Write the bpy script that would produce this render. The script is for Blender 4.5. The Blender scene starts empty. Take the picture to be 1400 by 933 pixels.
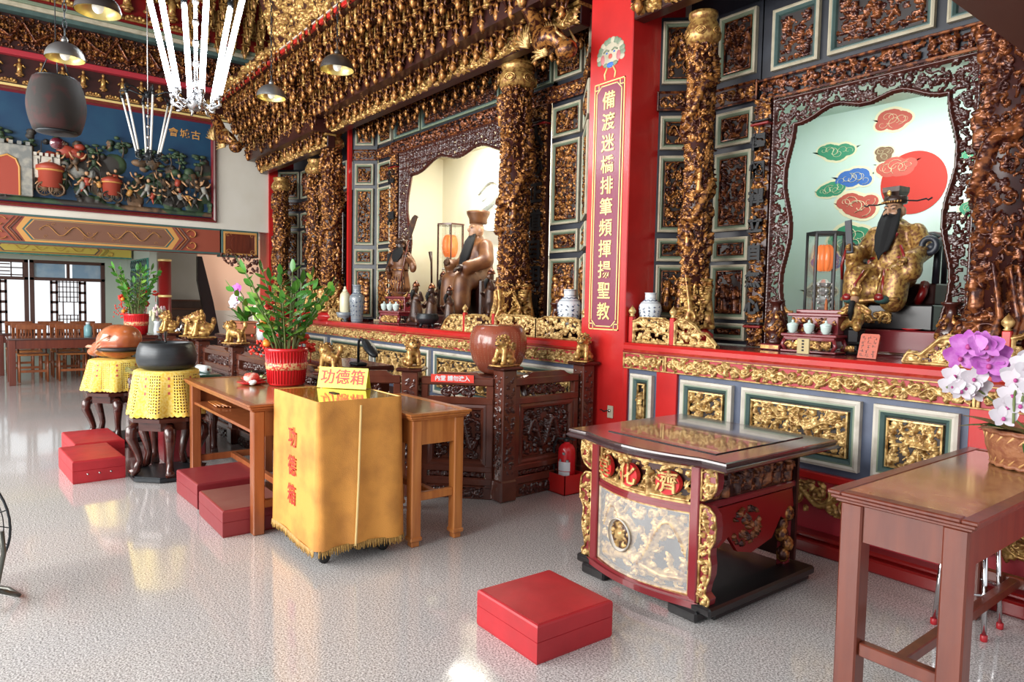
import bpy, math, random
import numpy as np
from mathutils import Vector, Matrix
PI = math.pi
R = math.radians
SC = bpy.context.scene
COL = SC.collection
rnd = random.Random(7)

# ------------------------------------------------------------------ camera
EYE = 1.46
YAW, PITCH, ROLL, FPX = R(51.952), R(3.2416), R(1.1503), 942.2
_f = Vector((-math.sin(YAW) * math.cos(PITCH), math.cos(YAW) * math.cos(PITCH), -math.sin(PITCH)))
_r = Vector((math.cos(YAW), math.sin(YAW), 0))
_u = _r.cross(_f)
_r2 = math.cos(ROLL) * _r + math.sin(ROLL) * _u
_u2 = -math.sin(ROLL) * _r + math.cos(ROLL) * _u
cam = bpy.data.cameras.new('camera')
cam.sensor_width = 36
cam.lens = FPX / 1400 * 36
cam.clip_end = 200
camo = bpy.data.objects.new('camera', cam)
COL.objects.link(camo)
camo.matrix_world = Matrix(((_r2.x, _u2.x, -_f.x, 0), (_r2.y, _u2.y, -_f.y, 0), (_r2.z, _u2.z, -_f.z, EYE), (0, 0, 0, 1)))
SC.camera = camo

# ------------------------------------------------------------------ world, lights, exposure
wd = bpy.data.worlds.new('sky')
SC.world = wd
wd.use_nodes = True
bg = wd.node_tree.nodes['Background']
bg.inputs[0].default_value = (0.93, 0.97, 1.0, 1)
bg.inputs[1].default_value = 0.7


def area(name, loc, target, sx, sy, power, col=(1, 1, 1), spread=180):
    l = bpy.data.lights.new(name, 'AREA')
    l.shape = 'RECTANGLE'
    l.size, l.size_y, l.energy, l.color = sx, sy, power, col
    l.spread = R(spread)
    o = bpy.data.objects.new(name, l)
    COL.objects.link(o)
    o.location = loc
    d = Vector(target) - Vector(loc)
    o.rotation_euler = d.to_track_quat('-Z', 'Y').to_euler()
    return o


# daylight through the open front of the hall (behind the camera) 
area('daylight_front', (-5.5, -5.0, 2.9), (-4.8, 2.6, 0.0), 10, 3.4, 820, (1, 0.98, 0.95))
# tube lamps inside the three niches
area('niche_lamp_sun', (-2.35, 5.1, 3.06), (-2.4, 5.75, 1.5), 1.7, 0.12, 12, (0.93, 1.0, 0.98))
area('niche_lamp_dragon', (-7.0, 5.1, 3.58), (-7.1, 5.85, 1.7), 2.2, 0.12, 80, (1, 0.96, 0.84))
SC.view_settings.view_transform = 'Standard'
SC.view_settings.look = 'None'
SC.view_settings.exposure = 0.7
SC.view_settings.gamma = 1
SC.view_settings.use_curve_mapping = False
SC.cycles.use_denoising = True
SC.cycles.max_bounces = 6
SC.cycles.diffuse_bounces = 3
SC.cycles.glossy_bounces = 3
SC.cycles.transmission_bounces = 4
SC.cycles.transparent_max_bounces = 8
SC.cycles.sample_clamp_indirect = 6
SC.cycles.caustics_reflective = False
SC.cycles.caustics_refractive = False


# ------------------------------------------------------------------ materials
def M(name, col, rough=0.5, metal=0.0, col2=None, scale=8.0, lo=0.4, hi=0.6, bump=0.0, bscale=60.0, coat=0.0,
      emit=None, estr=0.0, stretch=None, trans=0.0, alpha=1.0, rough2=None, distort=0.0, sss=0):
    m = bpy.data.materials.new(name)
    m.use_nodes = True
    nt = m.node_tree
    b = nt.nodes['Principled BSDF']
    b.inputs['Base Color'].default_value = (*col, 1)
    b.inputs['Roughness'].default_value = rough
    b.inputs['Metallic'].default_value = metal
    b.inputs['Coat Weight'].default_value = coat
    b.inputs['Coat Roughness'].default_value = 0.12
    b.inputs['Transmission Weight'].default_value = trans
    b.inputs['Alpha'].default_value = alpha
    if emit:
        b.inputs['Emission Color'].default_value = (*emit, 1)
        b.inputs['Emission Strength'].default_value = estr
    if col2 or bump:
        tc = nt.nodes.new('ShaderNodeTexCoord')
        mp = nt.nodes.new('ShaderNodeMapping')
        nt.links.new(tc.outputs['Object'], mp.inputs[0])
        if stretch:
            mp.inputs['Scale'].default_value = stretch
    if col2:
        n = nt.nodes.new('ShaderNodeTexNoise')
        n.inputs['Scale'].default_value = scale
        n.inputs['Detail'].default_value = 5
        n.inputs['Distortion'].default_value = distort
        nt.links.new(mp.outputs[0], n.inputs[0])
        rp = nt.nodes.new('ShaderNodeValToRGB')
        rp.color_ramp.elements[0].position = lo
        rp.color_ramp.elements[0].color = (*col, 1)
        rp.color_ramp.elements[1].position = hi
        rp.color_ramp.elements[1].color = (*col2, 1)
        nt.links.new(n.outputs[0], rp.inputs[0])
        nt.links.new(rp.outputs[0], b.inputs['Base Color'])
        if rough2 is not None:
            mr = nt.nodes.new('ShaderNodeMapRange')
            mr.inputs[1].default_value = lo
            mr.inputs[2].default_value = hi
            mr.inputs[3].default_value = rough
            mr.inputs[4].default_value = rough2
            nt.links.new(n.outputs[0], mr.inputs[0])
            nt.links.new(mr.outputs[0], b.inputs['Roughness'])
    if bump:
        n2 = nt.nodes.new('ShaderNodeTexNoise')
        n2.inputs['Scale'].default_value = bscale
        n2.inputs['Detail'].default_value = 3
        nt.links.new(mp.outputs[0], n2.inputs[0])
        bp = nt.nodes.new('ShaderNodeBump')
        bp.inputs['Strength'].default_value = bump
        bp.inputs['Distance'].default_value = 0.01
        nt.links.new(n2.outputs[0], bp.inputs['Height'])
        nt.links.new(bp.outputs[0], b.inputs['Normal'])
    return m


gold = M('gilding_pale', (0.66, 0.44, 0.17), 0.36, 0.35, (0.25, 0.125, 0.035), 30, 0.45, 0.62)
gold_mid = M('gilding_aged', (0.58, 0.35, 0.105), 0.30, 0.45, (0.26, 0.11, 0.035), 34, 0.43, 0.6)
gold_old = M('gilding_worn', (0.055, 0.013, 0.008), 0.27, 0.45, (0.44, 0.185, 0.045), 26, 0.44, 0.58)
bronze = M('gilding_dark', (0.046, 0.010, 0.007), 0.26, 0.35, (0.27, 0.085, 0.026), 24, 0.44, 0.60)
lacq = M('lacquer_brown_red', (0.045, 0.010, 0.008), 0.35, 0, (0.025, 0.006, 0.005), 6, 0.35, 0.7)
pitch_dark = M('lacquer_near_black', (0.018, 0.011, 0.010), 0.45)
slate = M('paint_blue_black', (0.016, 0.018, 0.026), 0.4, 0, (0.026, 0.031, 0.044), 5, 0.4, 0.7)
slate2 = M('paint_slate_blue', (0.10, 0.125, 0.19), 0.45, 0, (0.075, 0.09, 0.14), 7, 0.4, 0.7)
cream = M('paint_cream', (0.52, 0.47, 0.35), 0.5, 0, (0.36, 0.32, 0.22), 9, 0.45, 0.75)
white_p = M('paint_white', (0.64, 0.60, 0.52), 0.5, 0, (0.46, 0.42, 0.34), 9, 0.45, 0.75)
teal = M('paint_teal_grey', (0.075, 0.13, 0.12), 0.5, 0, (0.05, 0.09, 0.085), 8, 0.4, 0.7)
green_p = M('paint_green_grey', (0.20, 0.25, 0.17), 0.5)
red = M('paint_red', (0.56, 0.020, 0.018), 0.28, 0, (0.44, 0.014, 0.014), 3, 0.4, 0.7, coat=0.3)
red_dk = M('paint_deep_red', (0.22, 0.007, 0.007), 0.3, coat=0.2)
crimson = M('paint_crimson', (0.42, 0.03, 0.045), 0.4)
maroon = M('lacquer_maroon', (0.20, 0.022, 0.028), 0.22, coat=0.4)
plum = M('couplet_plum', (0.24, 0.036, 0.075), 0.3, coat=0.2)
gold_line = M('gold_paint', (0.86, 0.66, 0.26), 0.4, 0.25)
rosewood = M('rosewood', (0.070, 0.017, 0.011), 0.22, 0, (0.036, 0.009, 0.007), 5, 0.35, 0.7, stretch=(1, 1, 6), coat=0.35)
rosewood_lt = M('rosewood_red', (0.13, 0.036, 0.020), 0.24, 0, (0.08, 0.020, 0.012), 6, 0.35, 0.7, coat=0.35)
mahog = M('mahogany', (0.33, 0.10, 0.033), 0.3, 0, (0.22, 0.058, 0.019), 4, 0.35, 0.7, stretch=(6, 6, 0.6), coat=0.3)
mahog_r = M('mahogany_red', (0.155, 0.032, 0.015), 0.34, 0, (0.10, 0.019, 0.010), 4, 0.35, 0.7, stretch=(6, 6, 0.6), coat=0.3)
honey = M('honey_wood', (0.50, 0.185, 0.045), 0.32, 0, (0.36, 0.11, 0.026), 5, 0.35, 0.7, stretch=(6, 6, 0.6), coat=0.3)
burl = M('burl_veneer', (0.36, 0.20, 0.08), 0.2, 0, (0.20, 0.095, 0.035), 9, 0.35, 0.68, distort=2.2, coat=0.5)
ebony = M('black_lacquer', (0.008, 0.007, 0.008), 0.3, coat=0.1)
ebony_m = M('black_metal', (0.022, 0.026, 0.03), 0.38, 0.4)
kneel = M('kneeler_red_vinyl', (0.47, 0.018, 0.026), 0.42, 0, (0.33, 0.012, 0.018), 6, 0.3, 0.75, bump=0.25, bscale=9)
kneel_dk = M('kneeler_maroon_vinyl', (0.22, 0.022, 0.028), 0.38, 0, (0.24, 0.022, 0.028), 5, 0.3, 0.75, bump=0.2, bscale=9)
kneel_br = M('kneeler_brown_top', (0.27, 0.11, 0.085), 0.38, 0, (0.22, 0.06, 0.05), 4, 0.3, 0.75, bump=0.2, bscale=9)
cloth_or = M('orange_cloth', (0.70, 0.31, 0.06), 0.75, 0, (0.42, 0.17, 0.035), 4.5, 0.44, 0.72, bump=0.25, bscale=220)
cloth_lt = M('faded_seam', (0.90, 0.66, 0.28), 0.75)
fringe_m = M('gold_brown_fringe', (0.38, 0.21, 0.05), 0.6, 0, (0.55, 0.33, 0.09), 90, 0.4, 0.6)
crochet = M('yellow_crochet', (0.78, 0.53, 0.06), 0.85, 0, (0.88, 0.70, 0.20), 60, 0.4, 0.6)
yellow_pl = M('yellow_card', (0.93, 0.76, 0.05), 0.4)
glass_y = M('amber_glass_top', (0.33, 0.20, 0.02), 0.05, 0.0, coat=0.8)
red_ink = M('red_print', (0.72, 0.04, 0.02), 0.5)
porc = M('porcelain_white', (0.74, 0.79, 0.82), 0.15, coat=0.5)
porc_gr = M('porcelain_grey', (0.27, 0.30, 0.32), 0.2, 0, (0.24, 0.28, 0.32), 18, 0.45, 0.6, coat=0.4)
cobalt = M('cobalt_brushwork', (0.07, 0.10, 0.19), 0.3)
celadon = M('celadon_glaze', (0.60, 0.74, 0.70), 0.15, coat=0.5)
ivory = M('ivory_glaze', (0.78, 0.72, 0.50), 0.25, coat=0.3)
clay = M('red_clay_glaze', (0.34, 0.085, 0.045), 0.2, 0, (0.28, 0.065, 0.035), 5, 0.4, 0.7, coat=0.5)
clay_mark = M('clay_incised', (0.62, 0.33, 0.20), 0.5)
steel = M('brushed_steel', (0.55, 0.55, 0.56), 0.25, 1.0)
chrome = M('chrome', (0.72, 0.72, 0.74), 0.1, 1.0)
lamp_in = M('gold_reflector', (0.80, 0.66, 0.28), 0.3, 0.8)
lamp_out = M('dark_enamel', (0.07, 0.06, 0.055), 0.3, 0.4)
lamp_gr = M('grey_metal_shade', (0.23, 0.23, 0.225), 0.3, 0.7)
bulb = M('frosted_bulb', (0.9, 0.88, 0.8), 0.3, emit=(1, 0.95, 0.8), estr=0.25)
tube_on = M('lit_fluorescent', (1, 1, 1), 0.3, emit=(0.86, 0.94, 1.0), estr=14)
tube_off = M('unlit_fluorescent', (0.80, 0.79, 0.74), 0.3)
glass = M('clear_glass', (0.9, 0.95, 0.93), 0.03, trans=1.0, alpha=0.22)
acrylic = M('clear_cover', (0.92, 0.93, 0.92), 0.07, 0, trans=0.0, alpha=0.16)
bloss_w = M('white_petal', (0.68, 0.63, 0.68), 0.5)
bloss_p = M('purple_petal', (0.45, 0.09, 0.46), 0.5, 0, (0.58, 0.20, 0.58), 20, 0.4, 0.6)
bloss_pw = M('pink_throat', (0.45, 0.06, 0.25), 0.5)
bloss_y = M('cream_petal', (0.80, 0.80, 0.52), 0.5)
leaf_g = M('leaf_green', (0.045, 0.19, 0.025), 0.3, 0, (0.09, 0.29, 0.04), 9, 0.35, 0.7)
leaf_y = M('leaf_light_green', (0.22, 0.42, 0.06), 0.35)
leaf_d = M('leaf_dark_green', (0.025, 0.12, 0.03), 0.25)
stem_g = M('stem_olive', (0.13, 0.17, 0.05), 0.5)
rattan = M('woven_rattan', (0.36, 0.15, 0.07), 0.5, 0, (0.26, 0.09, 0.045), 30, 0.4, 0.6, bump=0.5, bscale=60)
rattan_lt = M('pale_cane', (0.66, 0.38, 0.15), 0.45)
terra = M('terracotta', (0.42, 0.15, 0.075), 0.7)
pot_red = M('red_plastic', (0.58, 0.012, 0.018), 0.25, coat=0.3)
black = M('black_rubber', (0.012, 0.012, 0.013), 0.5)
beard_m = M('black_hair', (0.005, 0.005, 0.006), 0.85)
skin = M('painted_face', (0.40, 0.22, 0.13), 0.35)
robe = M('gilt_robe', (0.40, 0.23, 0.06), 0.36, 0.3, (0.17, 0.065, 0.022), 46, 0.45, 0.58)
robe_r = M('wood_robe', (0.17, 0.068, 0.024), 0.4, 0.15, (0.09, 0.03, 0.014), 8, 0.42, 0.62)
darkwood = M('smoked_wood', (0.035, 0.015, 0.010), 0.36, 0.1, (0.11, 0.045, 0.018), 10, 0.46, 0.66)
plaster = M('plaster_white', (0.74, 0.71, 0.63), 0.8, 0, (0.66, 0.62, 0.52), 1.6, 0.4, 0.75)
plaster_g = M('plaster_pale_green', (0.50, 0.57, 0.50), 0.75)
peach = M('plaster_peach', (0.80, 0.56, 0.42), 0.7)
niche_m = M('niche_mint', (0.66, 0.80, 0.73), 0.7, 0, (0.60, 0.74, 0.63), 2, 0.4, 0.7)
niche_w = M('niche_ivory', (0.80, 0.76, 0.60), 0.7, 0, (0.70, 0.60, 0.38), 1.3, 0.52, 0.8)
stairs_m = M('brown_stone', (0.12, 0.075, 0.055), 0.5, 0, (0.08, 0.05, 0.04), 6, 0.4, 0.7)
winframe = M('window_brown', (0.10, 0.045, 0.035), 0.4)
bluepane = M('blue_glass', (0.16, 0.34, 0.52), 0.1, 0, (0.40, 0.55, 0.66), 3, 0.4, 0.7, alpha=0.75)
tile_t = M('teal_tile', (0.09, 0.33, 0.28), 0.25, 0, (0.05, 0.22, 0.20), 12, 0.4, 0.65)
sunred = M('sun_red', (0.56, 0.028, 0.014), 0.6)
cl_blue = M('cloud_blue', (0.05, 0.16, 0.50), 0.6)
cl_green = M('cloud_green', (0.05, 0.30, 0.16), 0.6)
cl_red = M('cloud_red', (0.55, 0.10, 0.07), 0.6)
cl_brown = M('cloud_brown', (0.22, 0.12, 0.06), 0.6)
cl_edge = M('cloud_cream_edge', (0.86, 0.78, 0.52), 0.6)
dragon_gr = M('dragon_grey', (0.42, 0.45, 0.46), 0.7)
mural_bl = M('mural_blue', (0.006, 0.040, 0.10), 0.5, 0, (0.012, 0.065, 0.13), 2, 0.4, 0.7)
mur_gr = M('mural_green', (0.05, 0.09, 0.04), 0.6, 0, (0.018, 0.036, 0.022), 9, 0.4, 0.65)
mur_br = M('mural_rock', (0.20, 0.115, 0.06), 0.6, 0, (0.035, 0.028, 0.02), 7, 0.4, 0.62)
mur_gy = M('mural_stone', (0.20, 0.21, 0.20), 0.6, 0, (0.40, 0.38, 0.32), 10, 0.4, 0.65)
mur_rd = M('mural_red', (0.36, 0.055, 0.03), 0.5)
mur_fl = M('mural_flesh', (0.50, 0.28, 0.14), 0.5)
mur_dk = M('mural_dark', (0.04, 0.035, 0.03), 0.6)
beam_rd = M('beam_brick_red', (0.30, 0.065, 0.035), 0.5)
beam_bl = M('beam_blue', (0.05, 0.13, 0.28), 0.5)
beam_gn = M('beam_dark_green', (0.045, 0.11, 0.10), 0.5)
beam_gd = M('beam_ochre', (0.60, 0.30, 0.08), 0.5)
beam_br = M('beam_brown', (0.19, 0.085, 0.05), 0.5)
beam_yl = M('beam_yellow', (0.78, 0.62, 0.12), 0.5)
paper = M('aged_lantern_paper', (0.016, 0.012, 0.010), 0.8, 0, (0.040, 0.010, 0.009), 9, 0.5, 0.62)
blackbd = M('black_characters', (0.008, 0.009, 0.011), 0.6)
orange_l = M('orange_lotus_glass', (0.85, 0.20, 0.05), 0.15, emit=(1, 0.25, 0.06), estr=0.25)
crystal = M('crystal_beads', (0.80, 0.80, 0.78), 0.1, 0.5)
tassel = M('orange_tassel', (0.70, 0.20, 0.06), 0.6)
food_g = M('green_food', (0.30, 0.45, 0.14), 0.5, 0, (0.75, 0.75, 0.55), 40, 0.45, 0.6)


def floor_mat():
    m = bpy.data.materials.new('polished_granite')
    m.use_nodes = True
    nt = m.node_tree
    b = nt.nodes['Principled BSDF']
    tc = nt.nodes.new('ShaderNodeTexCoord')
    n = nt.nodes.new('ShaderNodeTexNoise')
    n.inputs['Scale'].default_value = 125
    n.inputs['Detail'].default_value = 4
    n.inputs['Roughness'].default_value = 0.75
    nt.links.new(tc.outputs['Object'], n.inputs[0])
    rp = nt.nodes.new('ShaderNodeValToRGB')
    e = rp.color_ramp.elements
    e[0].position, e[0].color = 0.40, (0.20, 0.185, 0.18, 1)
    e[1].position, e[1].color = 0.60, (0.80, 0.785, 0.775, 1)
    x = e.new(0.5)
    x.color = (0.50, 0.485, 0.475, 1)
    nt.links.new(n.outputs[0], rp.inputs[0])
    # faint slab joints
    br = nt.nodes.new('ShaderNodeTexBrick')
    br.offset = 0
    br.inputs['Scale'].default_value = 1
    br.inputs['Brick Width'].default_value = 0.9
    br.inputs['Row Height'].default_value = 0.9
    br.inputs['Mortar Size'].default_value = 0.003
    br.inputs['Color1'].default_value = br.inputs['Color2'].default_value = (1, 1, 1, 1)
    br.inputs['Mortar'].default_value = (0.90, 0.89, 0.88, 1)
    nt.links.new(tc.outputs['Object'], br.inputs[0])
    mx = nt.nodes.new('ShaderNodeMix')
    mx.data_type = 'RGBA'
    mx.blend_type = 'MULTIPLY'
    mx.inputs[0].default_value = 1
    nt.links.new(rp.outputs[0], mx.inputs[6])
    nt.links.new(br.outputs[0], mx.inputs[7])
    nt.links.new(mx.outputs[2], b.inputs['Base Color'])
    b.inputs['Roughness'].default_value = 0.11
    b.inputs['Coat Weight'].default_value = 0.3
    b.inputs['Coat Roughness'].default_value = 0.04
    return m


granite = floor_mat()


# ------------------------------------------------------------------ mesh building helpers
class MB:
    def __init__(s):
        s.v, s.f, s.mi, s.sm = [], [], [], []

    def add(s, v, f, mi=0, smooth=False, T=None):
        o = len(s.v)
        if T is not None:
            v = [tuple(T @ Vector(p)) for p in v]
        s.v.extend([tuple(p) for p in v])
        for q in f:
            s.f.append([i + o for i in q])
            s.mi.append(mi)
            s.sm.append(smooth)
        return s

    def box(s, x0, x1, y0, y1, z0, z1, mi=0, bev=0.0, T=None):
        x0, x1 = min(x0, x1), max(x0, x1)
        y0, y1 = min(y0, y1), max(y0, y1)
        z0, z1 = min(z0, z1), max(z0, z1)
        b = min(bev, (x1 - x0) * .49, (y1 - y0) * .49, (z1 - z0) * .49)
        if b <= 0:
            v = [(x, y, z) for z in (z0, z1) for y in (y0, y1) for x in (x0, x1)]
            f = [(0, 2, 3, 1), (4, 5, 7, 6), (0, 1, 5, 4), (2, 6, 7, 3), (0, 4, 6, 2), (1, 3, 7, 5)]
            return s.add(v, f, mi, False, T)
        V, idx = [], {}
        for i in (0, 1):
            for j in (0, 1):
                for k in (0, 1):
                    cx, cy, cz = (x0, x1)[i], (y0, y1)[j], (z0, z1)[k]
                    sx, sy, sz = (1, -1)[i], (1, -1)[j], (1, -1)[k]
                    for a, p in enumerate(((cx, cy + sy * b, cz + sz * b), (cx + sx * b, cy, cz + sz * b), (cx + sx * b, cy + sy * b, cz))):
                        idx[i, j, k, a] = len(V)
                        V.append(p)
        F = []
        for i in (0, 1):
            q = [idx[i, 0, 0, 0], idx[i, 1, 0, 0], idx[i, 1, 1, 0], idx[i, 0, 1, 0]]
            F.append(q if i else q[::-1])
            q = [idx[0, i, 0, 1], idx[1, i, 0, 1], idx[1, i, 1, 1], idx[0, i, 1, 1]]
            F.append(q[::-1] if i else q)
            q = [idx[0, 0, i, 2], idx[1, 0, i, 2], idx[1, 1, i, 2], idx[0, 1, i, 2]]
            F.append(q if i else q[::-1])
        for i in (0, 1):
            for j in (0, 1):
                F.append([idx[i, j, 0, 0], idx[i, j, 0, 1], idx[i, j, 1, 1], idx[i, j, 1, 0]])
                F.append([idx[i, 0, j, 0], idx[i, 0, j, 2], idx[i, 1, j, 2], idx[i, 1, j, 0]])
                F.append([idx[0, i, j, 1], idx[0, i, j, 2], idx[1, i, j, 2], idx[1, i, j, 1]])
                for k in (0, 1):
                    F.append([idx[i, j, k, 0], idx[i, j, k, 1], idx[i, j, k, 2]])
        return s.add(V, F, mi, False, T)

    def lathe(s, prof, c=(0, 0, 0), seg=20, mi=0, smooth=True, cap=True, T=None, squash=(1, 1)):
        V, F = [], []
        for r, z in prof:
            for k in range(seg):
                a = 2 * PI * k / seg
                V.append((c[0] + r * math.cos(a) * squash[0], c[1] + r * math.sin(a) * squash[1], c[2] + z))
        n = len(prof)
        for j in range(n - 1):
            for k in range(seg):
                k2 = (k + 1) % seg
                F.append((j * seg + k, j * seg + k2, (j + 1) * seg + k2, (j + 1) * seg + k))
        if cap:
            if prof[0][0] > 1e-4:
                F.append(tuple(range(seg))[::-1])
            if prof[-1][0] > 1e-4:
                F.append(tuple((n - 1) * seg + k for k in range(seg)))
        return s.add(V, F, mi, smooth, T)

    def tube(s, pts, r, seg=8, mi=0, closed=False, smooth=True, T=None, flat=1.0):
        pts = [Vector(p) for p in pts]
        n = len(pts)
        rs = r if isinstance(r, (list, tuple)) else [r] * n
        V, F = [], []
        up = None
        for i, p in enumerate(pts):
            a = pts[i - 1] if (i > 0 or closed) else p
            b = pts[(i + 1) % n] if (i < n - 1 or closed) else p
            t = (b - a)
            t = t.normalized() if t.length > 1e-9 else Vector((0, 0, 1))
            if up is None:
                up = Vector((0, 0, 1)) if abs(t.z) < .9 else Vector((1, 0, 0))
            x = up.cross(t)
            if x.length < 1e-6:
                x = t.orthogonal()
            x.normalize()
            y = t.cross(x)
            up = y
            for k in range(seg):
                an = 2 * PI * k / seg
                V.append(tuple(p + (x * math.cos(an) + y * math.sin(an) * flat) * rs[i]))
        m = n if closed else n - 1
        for i in range(m):
            i2 = (i + 1) % n
            for k in range(seg):
                k2 = (k + 1) % seg
                F.append((i * seg + k, i * seg + k2, i2 * seg + k2, i2 * seg + k))
        if not closed:
            F.append(tuple(range(seg))[::-1])
            F.append(tuple((n - 1) * seg + k for k in range(seg)))
        return s.add(V, F, mi, smooth, T)

    def prism(s, poly, d0, d1, plane='xz', mi=0, T=None):
        """polygon extruded along the third axis from d0 to d1"""
        def P(a, b, d):
            return {'xz': (a, d, b), 'xy': (a, b, d), 'yz': (d, a, b)}[plane]
        n = len(poly)
        V = [P(a, b, d0) for a, b in poly] + [P(a, b, d1) for a, b in poly]
        F = [tuple(range(n)), tuple(range(2 * n - 1, n - 1, -1))]
        for i in range(n):
            j = (i + 1) % n
            F.append((i, i + n, j + n, j))
        return s.add(V, F, mi, False, T)

    def ell(s, c, r, mi=0, seg=12, rings=8, T=None, rot=None):
        V, F = [], []
        rm = rot.to_matrix() if rot is not None else None
        for j in range(rings + 1):
            th = PI * j / rings
            for k in range(seg):
                a = 2 * PI * k / seg
                p = Vector((r[0] * math.sin(th) * math.cos(a), r[1] * math.sin(th) * math.sin(a), r[2] * math.cos(th)))
                if rm:
                    p = rm @ p
                V.append((c[0] + p.x, c[1] + p.y, c[2] + p.z))
        for j in range(rings):
            for k in range(seg):
                k2 = (k + 1) % seg
                F.append((j * seg + k, (j + 1) * seg + k, (j + 1) * seg + k2, j * seg + k2))
        return s.add(V, F, mi, True, T)

    def ring(s, x0, x1, z0, z1, prof, mis, T=None, close=True):
        """mitred picture-frame moulding: prof = (inset, y), y more negative = towards the viewer"""
        V, F, mi = [], [], []
        for ins, y in prof:
            V += [(x0 + ins, y, z0 + ins), (x1 - ins, y, z0 + ins), (x1 - ins, y, z1 - ins), (x0 + ins, y, z1 - ins)]
        o = len(s.v)
        for j in range(len(prof) - 1):
            fs = []
            for k in range(4):
                k2 = (k + 1) % 4
                fs.append((j * 4 + k, j * 4 + k2, j * 4 + 4 + k2, j * 4 + 4 + k))
            F.append((fs, mis[min(j, len(mis) - 1)]))
        first = True
        for fs, m_ in F:
            if first:
                s.add(V, fs, m_, False, T)
                first = False
            else:
                for q in fs:
                    s.f.append([i + o for i in q])
                    s.mi.append(m_)
                    s.sm.append(False)
        if close:
            j = len(prof) - 1
            s.f.append([o + j * 4 + k for k in range(4)])
            s.mi.append(mis[-1])
            s.sm.append(False)
        return s

    def text(s, body, size, depth, T, mi=0, bold=0.0, align='CENTER', spacing=1.0):
        """raised lettering; local x right, y up, z out"""
        cu = bpy.data.curves.new('lettering', 'FONT')
        cu.body = body
        cu.size = size
        cu.extrude = depth / 2
        cu.offset = bold
        cu.align_x = align
        cu.align_y = 'CENTER'
        cu.resolution_u = 2
        cu.space_character = spacing
        o = bpy.data.objects.new('lettering', cu)
        COL.objects.link(o)
        dg = bpy.context.evaluated_depsgraph_get()
        me = bpy.data.meshes.new_from_object(o.evaluated_get(dg))
        v = [tuple(T @ (q.co + Vector((0, 0, depth / 2)))) for q in me.vertices]
        f = [tuple(p.vertices) for p in me.polygons]
        s.add(v, f, mi)
        bpy.data.objects.remove(o)
        bpy.data.curves.remove(cu)
        bpy.data.meshes.remove(me)
        return s

    def mesh(s, name, mats):
        me = bpy.data.meshes.new(name)
        nv, nf = len(s.v), len(s.f)
        me.vertices.add(nv)
        me.vertices.foreach_set('co', np.asarray(s.v, dtype=np.float32).ravel())
        tot = np.fromiter((len(q) for q in s.f), dtype=np.int32, count=nf)
        me.loops.add(int(tot.sum()))
        me.loops.foreach_set('vertex_index', np.fromiter((i for q in s.f for i in q), dtype=np.int32, count=int(tot.sum())))
        me.polygons.add(nf)
        st = np.zeros(nf, dtype=np.int32)
        st[1:] = np.cumsum(tot)[:-1]
        me.polygons.foreach_set('loop_start', st)
        me.polygons.foreach_set('material_index', np.asarray(s.mi, dtype=np.int32))
        me.polygons.foreach_set('use_smooth', np.asarray(s.sm, dtype=bool))
        for m in (mats if isinstance(mats, (list, tuple)) else [mats]):
            me.materials.append(m)
        me.update(calc_edges=True)
        me.validate()
        return me


def root(name, label, cat, loc=(0, 0, 0), rz=0.0, group=None, kind=None):
    o = bpy.data.objects.new(name, None)
    o.empty_display_size = 0.1
    COL.objects.link(o)
    o.location = loc
    o.rotation_euler = (0, 0, rz)
    o['label'] = label
    o['category'] = cat
    if group:
        o['group'] = group
    if kind:
        o['kind'] = kind
    return o


def part(name, mb, mats, parent, label=None, kind=None):
    me = mb if isinstance(mb, bpy.types.Mesh) else mb.mesh(name, mats)
    o = bpy.data.objects.new(name, me)
    COL.objects.link(o)
    o.parent = parent
    if label:
        o['label'] = label
    if kind:
        o['kind'] = kind
    return o


def solo(name, mb, mats, label, cat, loc=(0, 0, 0), rz=0.0, group=None, kind=None):
    me = mb if isinstance(mb, bpy.types.Mesh) else mb.mesh(name, mats)
    o = bpy.data.objects.new(name, me)
    COL.objects.link(o)
    o.location = loc
    o.rotation_euler = (0, 0, rz)
    o['label'] = label
    o['category'] = cat
    if group:
        o['group'] = group
    if kind:
        o['kind'] = kind
    return o


def struct(name, mb, mats, label, cat, loc=(0, 0, 0), rz=0.0):
    return solo(name, mb, mats, label, cat, loc, rz, None, 'structure')


def dup(r, loc, rz=None, label=None, scale=None):
    def cp(o, par):
        c = o.copy()
        COL.objects.link(c)
        c.parent = par
        for ch in [x for x in kids.get(o, [])]:
            cp(ch, c)
        return c
    kids = {}
    for o in COL.objects:
        if o.parent:
            kids.setdefault(o.parent, []).append(o)
    n = cp(r, None)
    n.location = loc
    if rz is not None:
        n.rotation_euler = (0, 0, rz)
    if label:
        n['label'] = label
    if scale:
        n.scale = (scale, scale, scale)
    return n


def TM(loc, rx=0, ry=0, rz=0, s=1):
    return Matrix.Translation(loc) @ Matrix.Rotation(rz, 4, 'Z') @ Matrix.Rotation(ry, 4, 'Y') @ Matrix.Rotation(rx, 4, 'X') @ Matrix.Scale(s, 4)


def wall_text(x, y, z, rz=0.0):
    """frame for lettering that stands upright and faces -Y (turned by rz)"""
    return Matrix.Translation((x, y, z)) @ Matrix.Rotation(rz, 4, 'Z') @ Matrix.Rotation(PI / 2, 4, 'X')


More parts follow.
